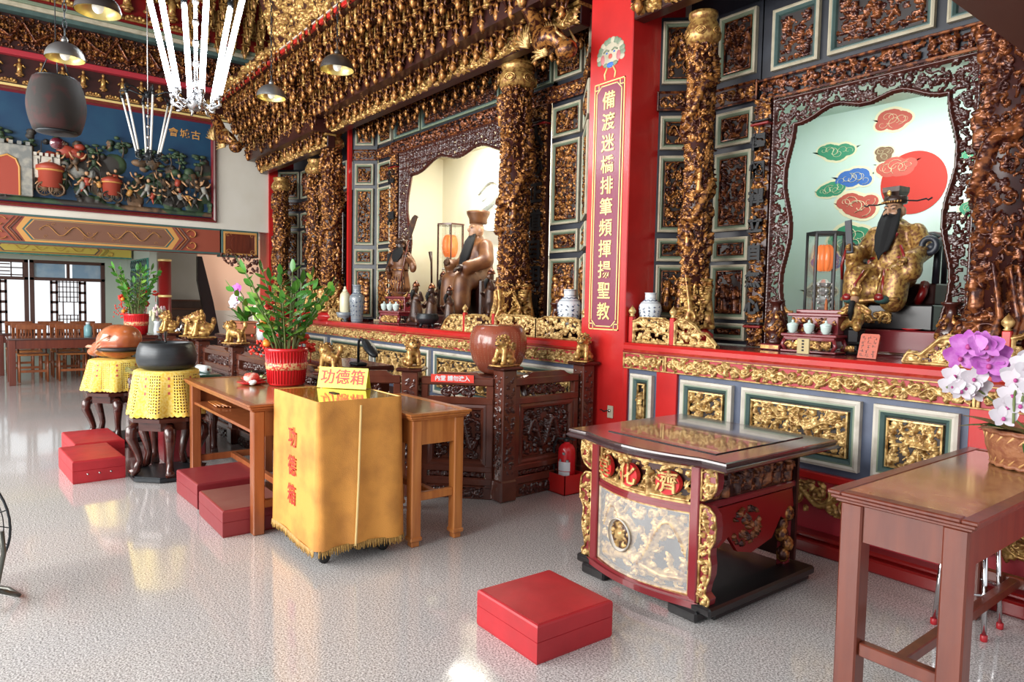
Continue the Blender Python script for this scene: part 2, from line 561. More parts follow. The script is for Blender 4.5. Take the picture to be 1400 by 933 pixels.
def blob(prims, voxel=0.02, smooth=4, name='blob'):
    """fuse overlapping shapes into one continuous surface.  prims: ('e',c,r[,rot]) or ('c',p0,p1,r0,r1)"""
    mb = MB()
    for p in prims:
        if p[0] == 'e':
            mb.ell(p[1], p[2], 0, 14, 9, rot=p[3] if len(p) > 3 else None)
        elif p[0] == 'c':
            a, b = Vector(p[1]), Vector(p[2])
            n = 6
            mb.tube([a.lerp(b, t / n) for t in range(n + 1)], [p[3] + (p[4] - p[3]) * t / n for t in range(n + 1)], 10)
            mb.ell(p[1], (p[3],) * 3, 0, 10, 6)
            mb.ell(p[2], (p[4],) * 3, 0, 10, 6)
        elif p[0] == 'b':
            mb.box(*p[1:])
    me = mb.mesh(name, [])
    o = bpy.data.objects.new(name, me)
    COL.objects.link(o)
    md = o.modifiers.new('r', 'REMESH')
    md.mode = 'VOXEL'
    md.voxel_size = voxel
    md.use_smooth_shade = True
    sm = o.modifiers.new('s', 'SMOOTH')
    sm.factor = 0.5
    sm.iterations = smooth
    dg = bpy.context.evaluated_depsgraph_get()
    out = bpy.data.meshes.new_from_object(o.evaluated_get(dg))
    bpy.data.objects.remove(o)
    bpy.data.meshes.remove(me)
    V = [tuple(v.co) for v in out.vertices]
    F = [tuple(p.vertices) for p in out.polygons]
    bpy.data.meshes.remove(out)
    return V, F


def blob_mb(prims, voxel=0.02, smooth=4):
    V, F = blob(prims, voxel, smooth)
    return MB().add(V, F, 0, True)


# ------------------------------------------------------------------ carved relief
class Carve:
    """height field that motifs are stamped on; wrap = periodic in x"""
    def __init__(s, w, h, px=0.006, wrap=False, seed=0):
        s.w, s.h, s.px, s.wrap = w, h, px, wrap
        s.nx, s.nz = max(4, int(round(w / px))), max(4, int(round(h / px)))
        s.pad = int(0.25 / px) if wrap else 0
        s.H = np.zeros((s.nz + 1, s.nx + 1 + 2 * s.pad), dtype=np.float32)
        s.r = random.Random(seed)

    def dot(s, x, z, r, h):
        px = s.px
        cx, cz = x / px + s.pad, z / px
        rp = r / px
        i0, i1 = max(0, int(cx - rp)), min(s.H.shape[1] - 1, int(cx + rp) + 1)
        j0, j1 = max(0, int(cz - rp)), min(s.H.shape[0] - 1, int(cz + rp) + 1)
        if i1 <= i0 or j1 <= j0:
            return
        X = np.arange(i0, i1 + 1) - cx
        Z = np.arange(j0, j1 + 1) - cz
        d = 1 - (X[None, :] ** 2 + Z[:, None] ** 2) / (rp * rp)
        np.maximum(s.H[j0:j1 + 1, i0:i1 + 1], h * np.sqrt(np.clip(d, 0, 1)), out=s.H[j0:j1 + 1, i0:i1 + 1])

    def stroke(s, pts, r0, r1, h0, h1=None):
        h1 = h0 if h1 is None else h1
        L = [0]
        for a, b in zip(pts, pts[1:]):
            L.append(L[-1] + math.hypot(b[0] - a[0], b[1] - a[1]))
        if L[-1] < 1e-6:
            return
        step = max(min(r0, r1) * .6, s.px * .8)
        n = max(2, int(L[-1] / step))
        k = 0
        for i in range(n + 1):
            d = L[-1] * i / n
            while k < len(L) - 2 and L[k + 1] < d:
                k += 1
            t = (d - L[k]) / max(1e-9, L[k + 1] - L[k])
            x = pts[k][0] + (pts[k + 1][0] - pts[k][0]) * t
            z = pts[k][1] + (pts[k + 1][1] - pts[k][1]) * t
            q = i / n
            s.dot(x, z, r0 + (r1 - r0) * q, h0 + (h1 - h0) * q)

    def spiral(s, x, z, R0, turns, sgn, a0, r, h):
        n = int(14 * turns) + 4
        pts = []
        for i in range(n + 1):
            t = i / n
            a = a0 + sgn * 2 * PI * turns * t
            q = R0 * (1 - t) ** .9 + r * .5
            pts.append((x + q * math.cos(a), z + q * math.sin(a)))
        s.stroke(pts, r, r * .75, h * .85, h)
        s.dot(*pts[-1], r * 1.5, h)

    def leaf(s, x, z, a, L, W, h):
        n = 7
        bend = s.r.uniform(-.6, .6)
        px_, pz_ = x, z
        for i in range(n + 1):
            t = i / n
            w = W * math.sin(PI * min(1, .12 + t * .88)) ** .8 + .002
            s.dot(px_, pz_, max(w, s.px * .9), h * (.6 + .4 * math.sin(PI * t)))
            a2 = a + bend * t
            px_ += math.cos(a2) * L / n
            pz_ += math.sin(a2) * L / n

    def flower(s, x, z, r, h, petals=6):
        a0 = s.r.uniform(0, PI)
        for k in range(petals):
            a = a0 + 2 * PI * k / petals
            s.dot(x + math.cos(a) * r * .62, z + math.sin(a) * r * .62, r * .46, h * .85)
        s.dot(x, z, r * .38, h)

    def figure(s, x, z, H, h):
        """a small standing person in relief"""
        w = H * .17
        s.stroke([(x, z), (x, z + H * .55)], w * 1.25, w * .8, h * .8)
        s.stroke([(x, z + H * .5), (x, z + H * .72)], w * .95, w * .8, h)
        s.dot(x, z + H * .88, w * .72, h)
        sg = s.r.choice((-1, 1))
        s.stroke([(x + sg * w * .8, z + H * .68), (x + sg * w * 1.8, z + H * .5), (x + sg * w * 1.2, z + H * .8)], w * .4, w * .3, h * .9)
        s.stroke([(x - sg * w * .8, z + H * .66), (x - sg * w * 1.4, z + H * .42)], w * .4, w * .35, h * .9)

    def bird(s, x, z, L, a, h):
        c, d = math.cos(a), math.sin(a)
        def P(u, v):
            return (x + (u * c - v * d) * L, z + (u * d + v * c) * L)
        s.stroke([P(-.25, 0), P(.1, .04), P(.3, .1)], .09 * L, .06 * L, h)
        s.dot(*P(.36, .14), .07 * L, h)
        for k in range(4):
            s.stroke([P(-.2, .0), P(-.45 - .06 * k, -.16 + .1 * k), P(-.75, -.3 + .17 * k)], .035 * L, .02 * L, h * .8)
            s.stroke([P(.05, .05), P(-.05 - .1 * k, .25 + .03 * k), P(-.2 - .16 * k, .42 - .03 * k)], .04 * L, .02 * L, h * .9)

    def dragon(s, pts, r, h):
        s.stroke(pts, r * .8, r, h * .95)
        # scales: notches made by small bumps along the spine
        L = 0
        for a, b in zip(pts, pts[1:]):
            d = math.hypot(b[0] - a[0], b[1] - a[1])
            n = max(1, int(d / (r * .8)))
            nx_, nz_ = -(b[1] - a[1]) / max(d, 1e-6), (b[0] - a[0]) / max(d, 1e-6)
            for i in range(n):
                t = i / n
                x, z = a[0] + (b[0] - a[0]) * t, a[1] + (b[1] - a[1]) * t
                s.dot(x + nx_ * r * .95, z + nz_ * r * .95, r * .32, h * 1.05)
                s.dot(x - nx_ * r * .3, z - nz_ * r * .3, r * .3, h * 1.12)

    def fill(s, cell, h=1.0, dens=1.0, x0=0, x1=None, z0=0, z1=None, leafy=.5, thin=1.0):
        x1 = s.w if x1 is None else x1
        z1 = s.h if z1 is None else z1
        r = s.r
        nx_, nz_ = max(1, int((x1 - x0) / cell)), max(1, int((z1 - z0) / cell))
        for i in range(nx_):
            for j in range(nz_):
                if r.random() > dens:
                    continue
                x = x0 + (i + .5 + r.uniform(-.35, .35)) * (x1 - x0) / nx_
                z = z0 + (j + .5 + r.uniform(-.35, .35)) * (z1 - z0) / nz_
                k = r.random()
                hh = h * r.uniform(.55, 1.0)
                if k < leafy * .7:
                    a = r.uniform(0, 2 * PI)
                    for q in range(r.choice((2, 3, 3, 4))):
                        s.leaf(x, z, a + q * r.uniform(.7, 1.5), cell * r.uniform(.55, .9), cell * .17 * thin, hh)
                elif k < leafy:
                    s.flower(x, z, cell * r.uniform(.32, .45), hh, r.choice((5, 6, 7)))
                elif k < leafy + (1 - leafy) * .7:
                    s.spiral(x, z, cell * r.uniform(.34, .5), r.uniform(.9, 1.5), r.choice((-1, 1)), r.uniform(0, 2 * PI), cell * .10 * thin, hh)
                else:
                    a = r.uniform(0, 2 * PI)
                    p = [(x, z)]
                    for q in range(4):
                        a += r.uniform(-.8, .8)
                        p.append((p[-1][0] + math.cos(a) * cell * .35, p[-1][1] + math.sin(a) * cell * .35))
                    s.stroke(p, cell * .12 * thin, cell * .07 * thin, hh)

    def vine(s, rstem=.008, h=1.0):
        w, hh, r = s.w, s.h, s.r
        lam = hh * 1.7
        n = int(w / .01)
        s.stroke([(w * i / n, hh * .5 + hh * .27 * math.sin(2 * PI * (w * i / n) / lam)) for i in range(n + 1)], rstem, rstem, .8 * h)
        k, x = 0, lam * .25
        while x < w:
            top = (k % 2 == 0)
            zc = hh * (.40 if top else .60)
            sg = 1 if top else -1
            s.spiral(x + r.uniform(-.01, .01), zc, hh * .27, 1.35, sg * r.choice((1, 1, -1)), r.uniform(0, 6), rstem * .95, h)
            for q in range(6):
                a = r.uniform(0, 2 * PI)
                s.leaf(x + math.cos(a) * hh * .3 + lam * .2, zc + math.sin(a) * hh * .28, a + r.uniform(-1, 1), hh * .24, rstem * .95, h * .9)
            if r.random() < .4:
                s.flower(x + lam * .22, hh * .5, hh * .17, h)
            for q in range(2):
                s.spiral(x + lam * r.uniform(.1, .4), hh * r.choice((.2, .8)), hh * .13, 1.0, r.choice((-1, 1)), r.uniform(0, 6), rstem * .7, h * .85)
            x += lam * .5
            k += 1

    def border(s, r, h=1.0):
        w, hh = s.w, s.h
        e = r * .9
        for a, b in (((e, e), (w - e, e)), ((e, hh - e), (w - e, hh - e)), ((e, e), (e, hh - e)), ((w - e, e), (w - e, hh - e))):
            s.stroke([a, b], r, r, h)

    def field(s):
        if not s.wrap:
            return s.H
        p, n = s.pad, s.nx
        C = s.H[:, p:p + n].copy()
        C[:, -p:] = np.maximum(C[:, -p:], s.H[:, :p])
        C[:, :p] = np.maximum(C[:, :p], s.H[:, p + n:p + n + p])
        return C

    def to(s, mb, depth, mi=0, T=None, cut=.03, mask=None):
        H = s.field()
        nz, nx = H.shape
        if mask is not None:
            X = np.arange(nx) * s.px
            Z = np.arange(nz) * s.px
            H = H * mask(X[None, :], Z[:, None])
        xs = np.linspace(0, s.w, nx)
        zs = np.linspace(0, s.h, nz)
        k = (H[:-1, :-1] > cut) | (H[1:, :-1] > cut) | (H[:-1, 1:] > cut) | (H[1:, 1:] > cut)
        jj, ii = np.nonzero(k)
        ids = np.stack([jj * nx + ii, jj * nx + ii + 1, (jj + 1) * nx + ii + 1, (jj + 1) * nx + ii], 1)
        used, inv = np.unique(ids, return_inverse=True)
        inv = inv.reshape(ids.shape)
        V = np.stack([xs[used % nx], -H.ravel()[used] * depth, zs[used // nx]], 1)
        if T is not None:
            A = np.array(T)
            V = V @ A[:3, :3].T + A[:3, 3]
        mb.add(V.tolist(), inv.tolist(), mi, True)
        return mb

    def to_round(s, mb, rad, depth, mi_fn=None, cut=.03, rad_fn=None):
        H = s.field()
        nz, nx = H.shape
        k = np.maximum(np.maximum(H[:-1], H[1:]), np.maximum(np.roll(H, -1, 1)[:-1], np.roll(H, -1, 1)[1:])) > cut
        jj, ii = np.nonzero(k)
        i2 = (ii + 1) % nx
        ids = np.stack([jj * nx + ii, jj * nx + i2, (jj + 1) * nx + i2, (jj + 1) * nx + ii], 1)
        used, inv = np.unique(ids, return_inverse=True)
        inv = inv.reshape(ids.shape)
        a = 2 * PI * (used % nx) / nx
        z = (used // nx) * s.px
        rr = rad + H.ravel()[used] * depth
        if rad_fn is not None:
            rr = rr + np.array([rad_fn(q) for q in z])
        V = np.stack([rr * np.cos(a), rr * np.sin(a), z], 1)
        o = len(mb.v)
        mb.v.extend(map(tuple, V.tolist()))
        fz = jj * s.px
        for q, zz in zip((inv + o).tolist(), fz):
            mb.f.append(q)
            mb.mi.append(mi_fn(zz) if mi_fn else 0)
            mb.sm.append(True)
        return mb


# ------------------------------------------------------------------ the room
def plane_box(name, x0, x1, y0, y1, z0, z1, mat, label, cat):
    return struct(name, MB().box(x0, x1, y0, y1, z0, z1), [mat], label, cat)


plane_box('floor', -17.5, 4.5, -6.5, 6.4, -0.12, 0, granite, 'polished grey speckled granite floor of the whole hall', 'floor')
YW = 5.87
XW = -12.4
plane_box('wall_back', -12.9, 1.2, YW, YW + .15, 0, 6.6, plaster, 'plain plaster wall closing the hall behind the altars', 'wall')
plane_box('ceiling', -12.9, 1.2, -3.2, YW + .15, 6.55, 6.7, lacq, 'dark lacquered ceiling high above the hall', 'ceiling')
# side wall with the relief picture: everything above the opening, its beam is separate
plane_box('wall_left', XW - .16, XW, -3.2, 4.45, 2.6, 6.55, plaster, 'cream plaster side wall above the painted beam, carrying the relief picture', 'wall')

# ------------------------------------------------------------------ framed carved panels
PROF = [(0, .03), (0, -.018), (.014, -.026), (.026, -.018), (.034, -.020), (.05, -.006), (.058, .012)]


def framed(mb_frame, x0, x1, z0, z1, cols=(0, 0, 1, 1, 2, 2), back=3, T=None, w=1.0, y=0.0, backdepth=.012):
    """moulding with stepped colours, recessed backing board"""
    prof = [(a * w, b + y) for a, b in PROF]
    mb_frame.ring(x0, x1, z0, z1, prof, list(cols) + [back], T)
    return PROF[-1][0] * w


def carving(w, h, style, seed, depth, mat, parent, T, px=.006, name='carving', edge=None, leafy=None, cell=None, label=None):
    c = Carve(w, h, px, False, seed)
    r = c.r
    if style == 'foliage':
        c.fill(cell or .045, 1, .95, leafy=.6 if leafy is None else leafy, thin=.85)
        c.fill((cell or .045) * .75, .5, .6, leafy=.3, thin=.8)
    elif style == 'birds':
        for q in range(max(2, int(w / .16))):
            x = r.uniform(0, w)
            p = [(x, r.choice((0, h)))]
            a = r.uniform(.6, 2.4) * (1 if p[0][1] == 0 else -1)
            for _ in range(8):
                a += r.uniform(-.5, .5)
                p.append((p[-1][0] + math.cos(a) * .05, p[-1][1] + math.sin(a) * .05))
            c.stroke(p, .008, .004, .7)
        c.fill(.046, .75, 1, leafy=.85)
        c.fill(.036, .5, .8, leafy=.7)
        for q in range(max(1, int(w / .3))):
            c.bird((q + .5) * w / max(1, int(w / .3)) + r.uniform(-.04, .04), h * r.uniform(.5, .7), min(.17, h * .45), r.uniform(-.5, .5) + r.choice((0, PI)), 1.25)
    elif style == 'dragon':
        n = 26
        c.fill(.05, .6, .9, leafy=.3)
        L = [(w * (.08 + .84 * i / n), h * (.5 + .3 * math.sin(2.2 * 2 * PI * i / n * max(.5, w / h / 2.2)))) for i in range(n + 1)]
        c.dragon(L, h * .075, 1.2)
        for k in range(5):
            i = r.randrange(3, n - 2)
            c.spiral(L[i][0], L[i][1], h * .16, 1.0, r.choice((-1, 1)), r.uniform(0, 6), .007, 1)
    elif style == 'people':
        c.fill(.042, .55, .85, leafy=.7, thin=.85)
        n = max(2, int(w / .085))
        for q in range(n):
            c.figure((q + .5) * w / n + r.uniform(-.015, .015), h * r.uniform(.06, .2), h * r.uniform(.55, .75), 1.2)
    elif style == 'vine':
        c.vine(max(.006, h * .065), 1)
    elif style == 'fret':
        c.fill(.048, .7, .9, leafy=.35, thin=.85)
        g = .05
        for i in range(int(w / g)):
            for j in range(int(h / g)):
                if r.random() < .5:
                    x, z = (i + .5) * g, (j + .5) * g
                    c.stroke([(x, z), (x + g, z), (x + g, z + g * .6), (x + g * .4, z + g * .6)], .006, .006, .9)
    if edge:
        c.border(edge, 1)
    mb = MB()
    c.to(mb, depth, 0, None)
    o = part(name, mb, [mat], parent, label)
    o.matrix_local = T
    return o


def LT(x, y, z):
    return Matrix.Translation((x, y, z))


# ------------------------------------------------------------------ altar counters
def counter(name, label, x0, x1, zr, layout, stiles, mats, seed, y0=4.0, y1=YW, frieze_parts=None, skirting=True, zlo=.47, hi=True):
    """red-railed counter with a gold frieze over framed gilt panels; local origin at (x0, y0, 0)"""
    t = root(name, label, 'altar counter', (x0, y0, 0))
    W = x1 - x0
    g = mats
    body = MB()
    body.box(0, W, .045, y1 - y0 - .002, .06, zr - .03, 1)
    body.box(0, W, .022, .05, zlo, zr - .19, 0)
    for a, b in stiles:
        body.box(a - x0, b - x0, .0, .03, zlo, zr - .19, 2, .004)
    part('counter_body', body, [slate2, lacq, red], t)
    rl = MB()
    rl.box(0, W, -.03, .06, zr - .066, zr, 0, .018)
    rl.box(0, W, -.012, .05, zr - .082, zr - .06, 1)
    part('rail', rl, [red, red_dk], t)
    tp = MB().box(0, W, .06, y1 - y0 - .002, zr - .03, zr - .004, 0)
    part('counter_top', tp, [maroon], t)
    # frieze
    fz0, fz1 = zr - .2, zr - .078
    fb = MB()
    fb.box(0, W, .0, .03, fz0, fz1, 0)
    for z in (fz0, fz1 - .009):
        fb.box(0, W, -.014, .0, z, z + .009, 1, .003)
    cuts = frieze_parts or [(x0 + .01, x1 - .01)]
    for a, b in cuts:
        for xx in (a, b):
            fb.box(xx - x0 - .008, xx - x0 + .008, -.014, 0, fz0 + .008, fz1 - .01, 1, .003)
    part('frieze_board', fb, [crimson, gold], t)
    for i, (a, b) in enumerate(cuts):
        carving(b - a - .016, fz1 - fz0 - .02, 'vine', seed + i, .032, g, t, LT(a - x0 + .008, 0, fz0 + .01), .0055, 'frieze_carving')
    for i, (a, b, st) in enumerate(layout):
        fr = MB()
        a, b = a + .022, b - .022
        z0, z1 = zlo + .045, zr - .236
        ins = framed(fr, a - x0, b - x0, z0, z1, (0, 0, 0, 2, 1, 1), 3, LT(0, .004, 0), 1.15)
        gi = ins + .004
        fr.ring(a - x0 + gi, b - x0 - gi, z0 + gi, z1 - gi, [(0, .016), (0, -.010), (.009, -.012), (.012, 0)], [4], None, False)
        f = part('panel_frame', fr, [white_p, teal, green_p, pitch_dark, gold], t)
        carving(b - a - 2 * gi - .012, z1 - z0 - 2 * gi - .012, st, seed + 20 + i, .045, g, f, LT(a - x0 + gi + .006, .016, z0 + gi + .006), .0055)
    if skirting:
        sk = MB()
        sk.box(0, W, -.02, .04, zlo - .05, zlo, 0, .008)
        sk.box(0, W, .03, .06, .1, zlo - .05, 1)
        n = max(2, int(W / .75))
        for i in range(n):
            c = (i + .5) * W / n
            hw = W / n * .5
            poly = [(c - hw, zlo - .05), (c + hw, zlo - .05), (c + hw, .30), (c + hw * .86, .24), (c + hw * .7, .30), (c + hw * .5, .22), (c + hw * .25, .30), (c, .26),
                    (c - hw * .25, .30), (c - hw * .5, .22), (c - hw * .7, .30), (c - hw * .86, .24), (c - hw, .30)]
            sk.prism(poly[::-1], -.01, .03, 'xz', 1)
        sk.box(0, W, -.11, .05, 0, .075, 2, .01)
        sk.box(0, W, -.07, .05, .075, .105, 2, .01)
        part('skirting', sk, [red, crimson, red_dk], t)
        carving(W - .02, zlo - .27, 'vine', seed + 60, .03, gold_mid if hi else g, t, LT(.01, -.012, .225), .007, 'skirting_carving')
    return t


counter('altar_counter', 'red-railed altar counter with gilt bird panels, behind the carved desk, below the red sun',
        -3.69, -.70, 1.165,
        [(-3.63, -3.37, 'people'), (-3.15, -2.68, 'birds'), (-2.65, -1.83, 'birds'), (-1.80, -1.33, 'birds'), (-1.02, -.76, 'people')],
        [(-3.36, -3.17), (-1.31, -1.04), (-.74, -.70), (-3.69, -3.65)], gold, 100,
        frieze_parts=[(-3.68, -3.29), (-3.27, -1.29), (-1.27, -.71)])
counter('altar_counter', 'long red-railed altar counter behind the dark fence and the round clay urn',
        -9.36, -4.15, 1.14,
        [(-9.3, -8.0, 'birds'), (-7.97, -6.58, 'dragon'), (-6.52, -5.15, 'dragon'), (-5.1, -4.2, 'birds')],
        [], gold, 200, frieze_parts=[(-9.33, -5.3), (-5.28, -4.17)], skirting=False, zlo=.40)
counter('altar_counter', 'short red-railed altar counter at the far end, behind the tall potted plant',
        -12.35, -9.37, 1.14,
        [(-12.3, -11.4, 'birds'), (-11.3, -10.4, 'birds'), (-10.3, -9.45, 'birds')], [], gold, 300, skirting=False, zlo=.40)

# the red pillar with its couplet ------------------------------------------------
pl = root('pillar', 'square red pillar with a vertical line of gold calligraphy, between the two nearer altars', 'pillar', (-4.15, 4.0, 0), 0, None, 'structure')
pb = MB().box(0, .46, 0, .62, 0, 5.6, 0, .006)
part('shaft', pb, [red], pl)
bd = MB()
bd.box(.085, .375, -.004, 0, 1.27, 3.20, 0)


def octo(x0, x1, z0, z1, c):
    return [(x0 + c, z0), (x1 - c, z0), (x1, z0 + c), (x1, z1 - c), (x1 - c, z1), (x0 + c, z1), (x0, z1 - c), (x0, z0 + c)]


def outline(mb, poly, w, y0, y1, mi):
    n = len(poly)
    for i in range(n):
        a, b = Vector(poly[i]), Vector(poly[(i + 1) % n])
        d = (b - a).normalized()
        nn = Vector((-d.y, d.x)) * w / 2
        a2, b2 = a - d * w / 2, b + d * w / 2
        q = [tuple(a2 - nn), tuple(b2 - nn), tuple(b2 + nn), tuple(a2 + nn)]
        mb.prism(q, y0, y1, 'xz', mi)


outline(bd, octo(.095, .365, 1.28, 3.19, .05), .008, -.008, -.003, 1)
outline(bd, [(.07, 1.255), (.39, 1.255), (.39, 3.215), (.07, 3.215)], .009, -.006, 0, 1)
for sx in (.07, .39):
    for zz in (1.255, 3.215):
        s1 = 1 if sx < .2 else -1
        s2 = 1 if zz < 2 else -1
        outline(bd, [(sx, zz), (sx + s1 * .045, zz), (sx + s1 * .045, zz + s2 * .045), (sx, zz + s2 * .045)], .007, -.007, 0, 1)
part('couplet_panel', bd, [plum, gold_line], pl, 'plum panel outlined in gold')
for i, ch in enumerate('備渡迷橋排筆頻揮揚聖教'):
    part('character', MB().text(ch, .145, .004, wall_text(.23, -.005, 3.06 - i * .167), 0, .002), [gold_line], pl)
lf = MB()
lf.ell((.23, 0, 3.42), (.115, .006, .10), 0, 18, 6)
for k in range(14):
    a = PI * (-.1 + 1.2 * k / 13)
    lf.ell((.23 + .125 * math.cos(a), 0, 3.42 + .115 * math.sin(a)), (.032, .006, .026), 1 if k % 3 else 0, 10, 5)
for sx in (-1, 1):
    lf.ell((.23 + sx * .04, -.003, 3.44), (.012, .007, .009), 2, 10, 5)
    lf.tube([(.23 + sx * .015, -.005, 3.452), (.23 + sx * .045, -.006, 3.466), (.23 + sx * .075, -.005, 3.45)], .007, 5, 1)
    lf.ell((.23 + sx * .085, -.002, 3.40), (.026, .007, .04), 4, 10, 5)
    lf.ell((.23 + sx * .05, -.002, 3.35), (.03, .007, .018), 1, 10, 5)
lf.ell((.23, -.003, 3.41), (.025, .008, .022), 3, 10, 5)
lf.ell((.23, -.003, 3.345), (.045, .007, .022), 2, 10, 5)
for sx in (-1, 1):
    lf.tube([(.23 + sx * .03, -.002, 3.33), (.23 + sx * .06, -.002, 3.28), (.23 + sx * .05, -.002, 3.235)], .008, 6, 5)
part('painted_lion_mask', lf, [cream, green_p, cl_blue, cl_red, M('mask_pink', (0.50, 0.16, 0.17), 0.5), gold_line], pl, 'pale painted lion mask above the calligraphy')


# ------------------------------------------------------------------ screens round the niches
def screen(name, label, x0, y0, length, rz, rows, seed, mat_c, frame_cols, body=slate, ztop=None, fin=True):
    """a folding-screen leaf: dark boards with framed carved insets. origin bottom-left at the counter"""
    t = root(name, label, 'carved screen', (x0, y0, 0), rz)
    zb = min(r[0] for r in rows) - .03
    zt = ztop or max(r[1] for r in rows) + .04
    part('board', MB().box(0, length, .03, .06, zb, zt, 0), [body], t)
    for i, (za, zc, st) in enumerate(rows):
        fr = MB()
        m = .045 if length > .3 else .03
        if st == 'band':
            fr.ring(.012, length - .012, za, zc, [(0, .012), (0, -.012), (.01, -.016), (.018, -.004)], [0, 0, 0, 1])
            f = part('inset_frame', fr, [bronze, lacq], t)
            carving(length - .06, zc - za - .04, 'vine', seed + i, .035, gold_old, f, LT(.03, .0, za + .02), .007)
            continue
        ins = framed(fr, m, length - m, za, zc, (0, 0, 0, 1, 1, 1), 2, LT(0, .012, 0), .74)
        gi = ins + .002
        fr.ring(m + gi, length - m - gi, za + gi, zc - gi, [(0, .024), (0, .004), (.006, .003), (.009, .012)], [3], None, False)
        f = part('inset_frame', fr, [frame_cols, green_p, pitch_dark, bronze], t)
        w, h = length - 2 * m - 2 * gi - .008, zc - za - 2 * gi - .008
        if w > .05:
            carving(w, h, st, seed + i, .04, mat_c, f, LT(m + gi + .004, .022, za + gi + .004), .0055)
    return t


ROWS_R = [(1.20, 1.33, 'foliage'), (1.36, 1.78, 'people'), (1.81, 1.99, 'foliage'), (2.04, 2.64, 'foliage'), (2.69, 2.95, 'dragon'), (2.99, 3.14, 'band'), (3.20, 3.68, 'dragon')]
ROWS_M = [(1.20, 1.90, 'people'), (1.96, 2.18, 'foliage'), (2.24, 3.05, 'foliage'), (3.10, 3.40, 'dragon'), (3.45, 3.60, 'band'), (3.66, 3.95, 'foliage')]


def post_board(name, label, x, y, z0, z1, w, chars, seed):
    t = root(name, label, 'couplet board', (x, y, 0))
    b = MB()
    b.box(-w / 2, w / 2, 0, .05, z0, z1, 0)
    for z in (z0 + .14, z1 - .2):
        b.box(-w / 2 - .008, w / 2 + .008, -.05, .04, z, z + .018, 1, .005)
        b.box(-w / 2 - .008, w / 2 + .008, -.05, .04, z + .024, z + .04, 2, .005)
    part('board', b, [lacq, red_dk, ebony], t)
    c = Carve(w, z1 - z0, .0065, False, seed)
    c.fill(.04, 1, .95, leafy=.5, thin=.85)
    c.fill(.03, .6, .6, leafy=.3, thin=.85)
    mb = MB()
    c.to(mb, .045, 0, LT(-w / 2, 0, z0))
    part('carving', mb, [gold_old], t)
    n = len(chars)
    for i, ch in enumerate(chars):
        part('character', MB().text(ch, w * .95, .014, wall_text(0, -.042, z1 - .33 - (z1 - z0 - .62) * i / max(1, n - 1)), 0, .006), [blackbd], t)
    return t


def lattice(name, label, x0, x1, y, z0, z1, side, top, seed, mat, fret=False, mark=None):
    """openwork valance with a wavy inner outline (it runs down both sides)"""
    W, Hh = x1 - x0, z1 - z0
    t = root(name, label, 'openwork valance', (x0, y, 0))
    c = Carve(W, Hh, .0062, False, seed)
    def inner(z):   # width of the side band at height z
        q = (z / Hh)
        return side * (1 + .22 * math.sin(q * 2 * PI * 2.4 + .8) - .25 * max(0, .12 - q) / .12)
    def inner_top(x):
        q = abs(x / W - .5) * 2
        return top * (.55 + .55 * q ** 3 + .09 * math.cos(q * 2 * PI * 1.6))
    c.fill(.052, 1, 1, leafy=.12, thin=1.0)
    c.fill(.042, .8, .75, leafy=.08, thin=.9)
    if fret:
        for i in range(int(W / .09)):
            x = (i + .5) * .09
            c.stroke([(x, Hh - .02), (x, Hh - top)], .007, .007, .9)
            for k in range(3):
                z = Hh - .06 - k * .09
                c.stroke([(x - .045, z), (x + .045, z)], .007, .007, .9)
    nx_, nz_ = c.nx + 1, c.nz + 1
    xs = np.linspace(0, W, nx_)
    zs = np.linspace(0, Hh, nz_)
    iw = np.array([inner(z) for z in zs])[:, None]
    it = np.array([inner_top(x) for x in xs])[None, :]
    hole = (xs[None, :] > iw) & (xs[None, :] < W - iw) & (zs[:, None] < Hh - it)
    c.H[hole] = 0
    # rim along the inner outline and plain outer border
    edge = hole ^ (np.roll(hole, 1, 0) & np.roll(hole, -1, 0) & np.roll(hole, 1, 1) & np.roll(hole, -1, 1))
    for j, i in zip(*np.nonzero(edge & hole)):
        c.dot(xs[i], zs[j], .013, 1.0)
    for a, b in (((.012, 0), (.012, Hh)), ((W - .012, 0), (W - .012, Hh)), ((0, Hh - .012), (W, Hh - .012))):
        c.stroke([a, b], .014, .014, 1.0)
    mb = MB()
    c.to(mb, .03, 0, LT(0, 0, z0))
    c.to(mb, .025, 0, LT(0, 0, z0) @ Matrix.Scale(-1, 4, (0, 1, 0)))
    part('openwork', mb, [mat], t)
    return t


def header(name, label, x0, x1, y, z0, z1, zr0, zr1, cuts, seed, fc=cream):
    """carved red band and the row of dark framed panels above an opening"""
    t = root(name, label, 'carved header', (x0, y, 0))
    W = x1 - x0
    b = MB()
    b.box(0, W, .03, .06, z0, zr1 + .25, 0)
    b.box(0, W, -.02, .03, z0 - .022, z0, 1, .004)
    b.box(0, W, -.012, .03, z1, z1 + .018, 1, .004)
    part('board', b, [slate, bronze], t)
    carving(W - .02, z1 - z0, 'foliage', seed, .04, bronze, t, LT(.01, .012, z0), .008, 'band_carving', cell=.05)
    for i, (a, c) in enumerate(cuts):
        fr = MB()
        gi = framed(fr, a - x0, c - x0, zr0, zr1, (0, 0, 0, 1, 1, 1), 2, LT(0, .012, 0), .85) + .003
        f = part('panel_frame', fr, [fc, teal, pitch_dark], t)
        carving(c - a - 2 * gi, zr1 - zr0 - 2 * gi, 'fret', seed + 3 + i, .04, bronze, f, LT(a - x0 + gi, .024, zr0 + gi), .008)
    return t


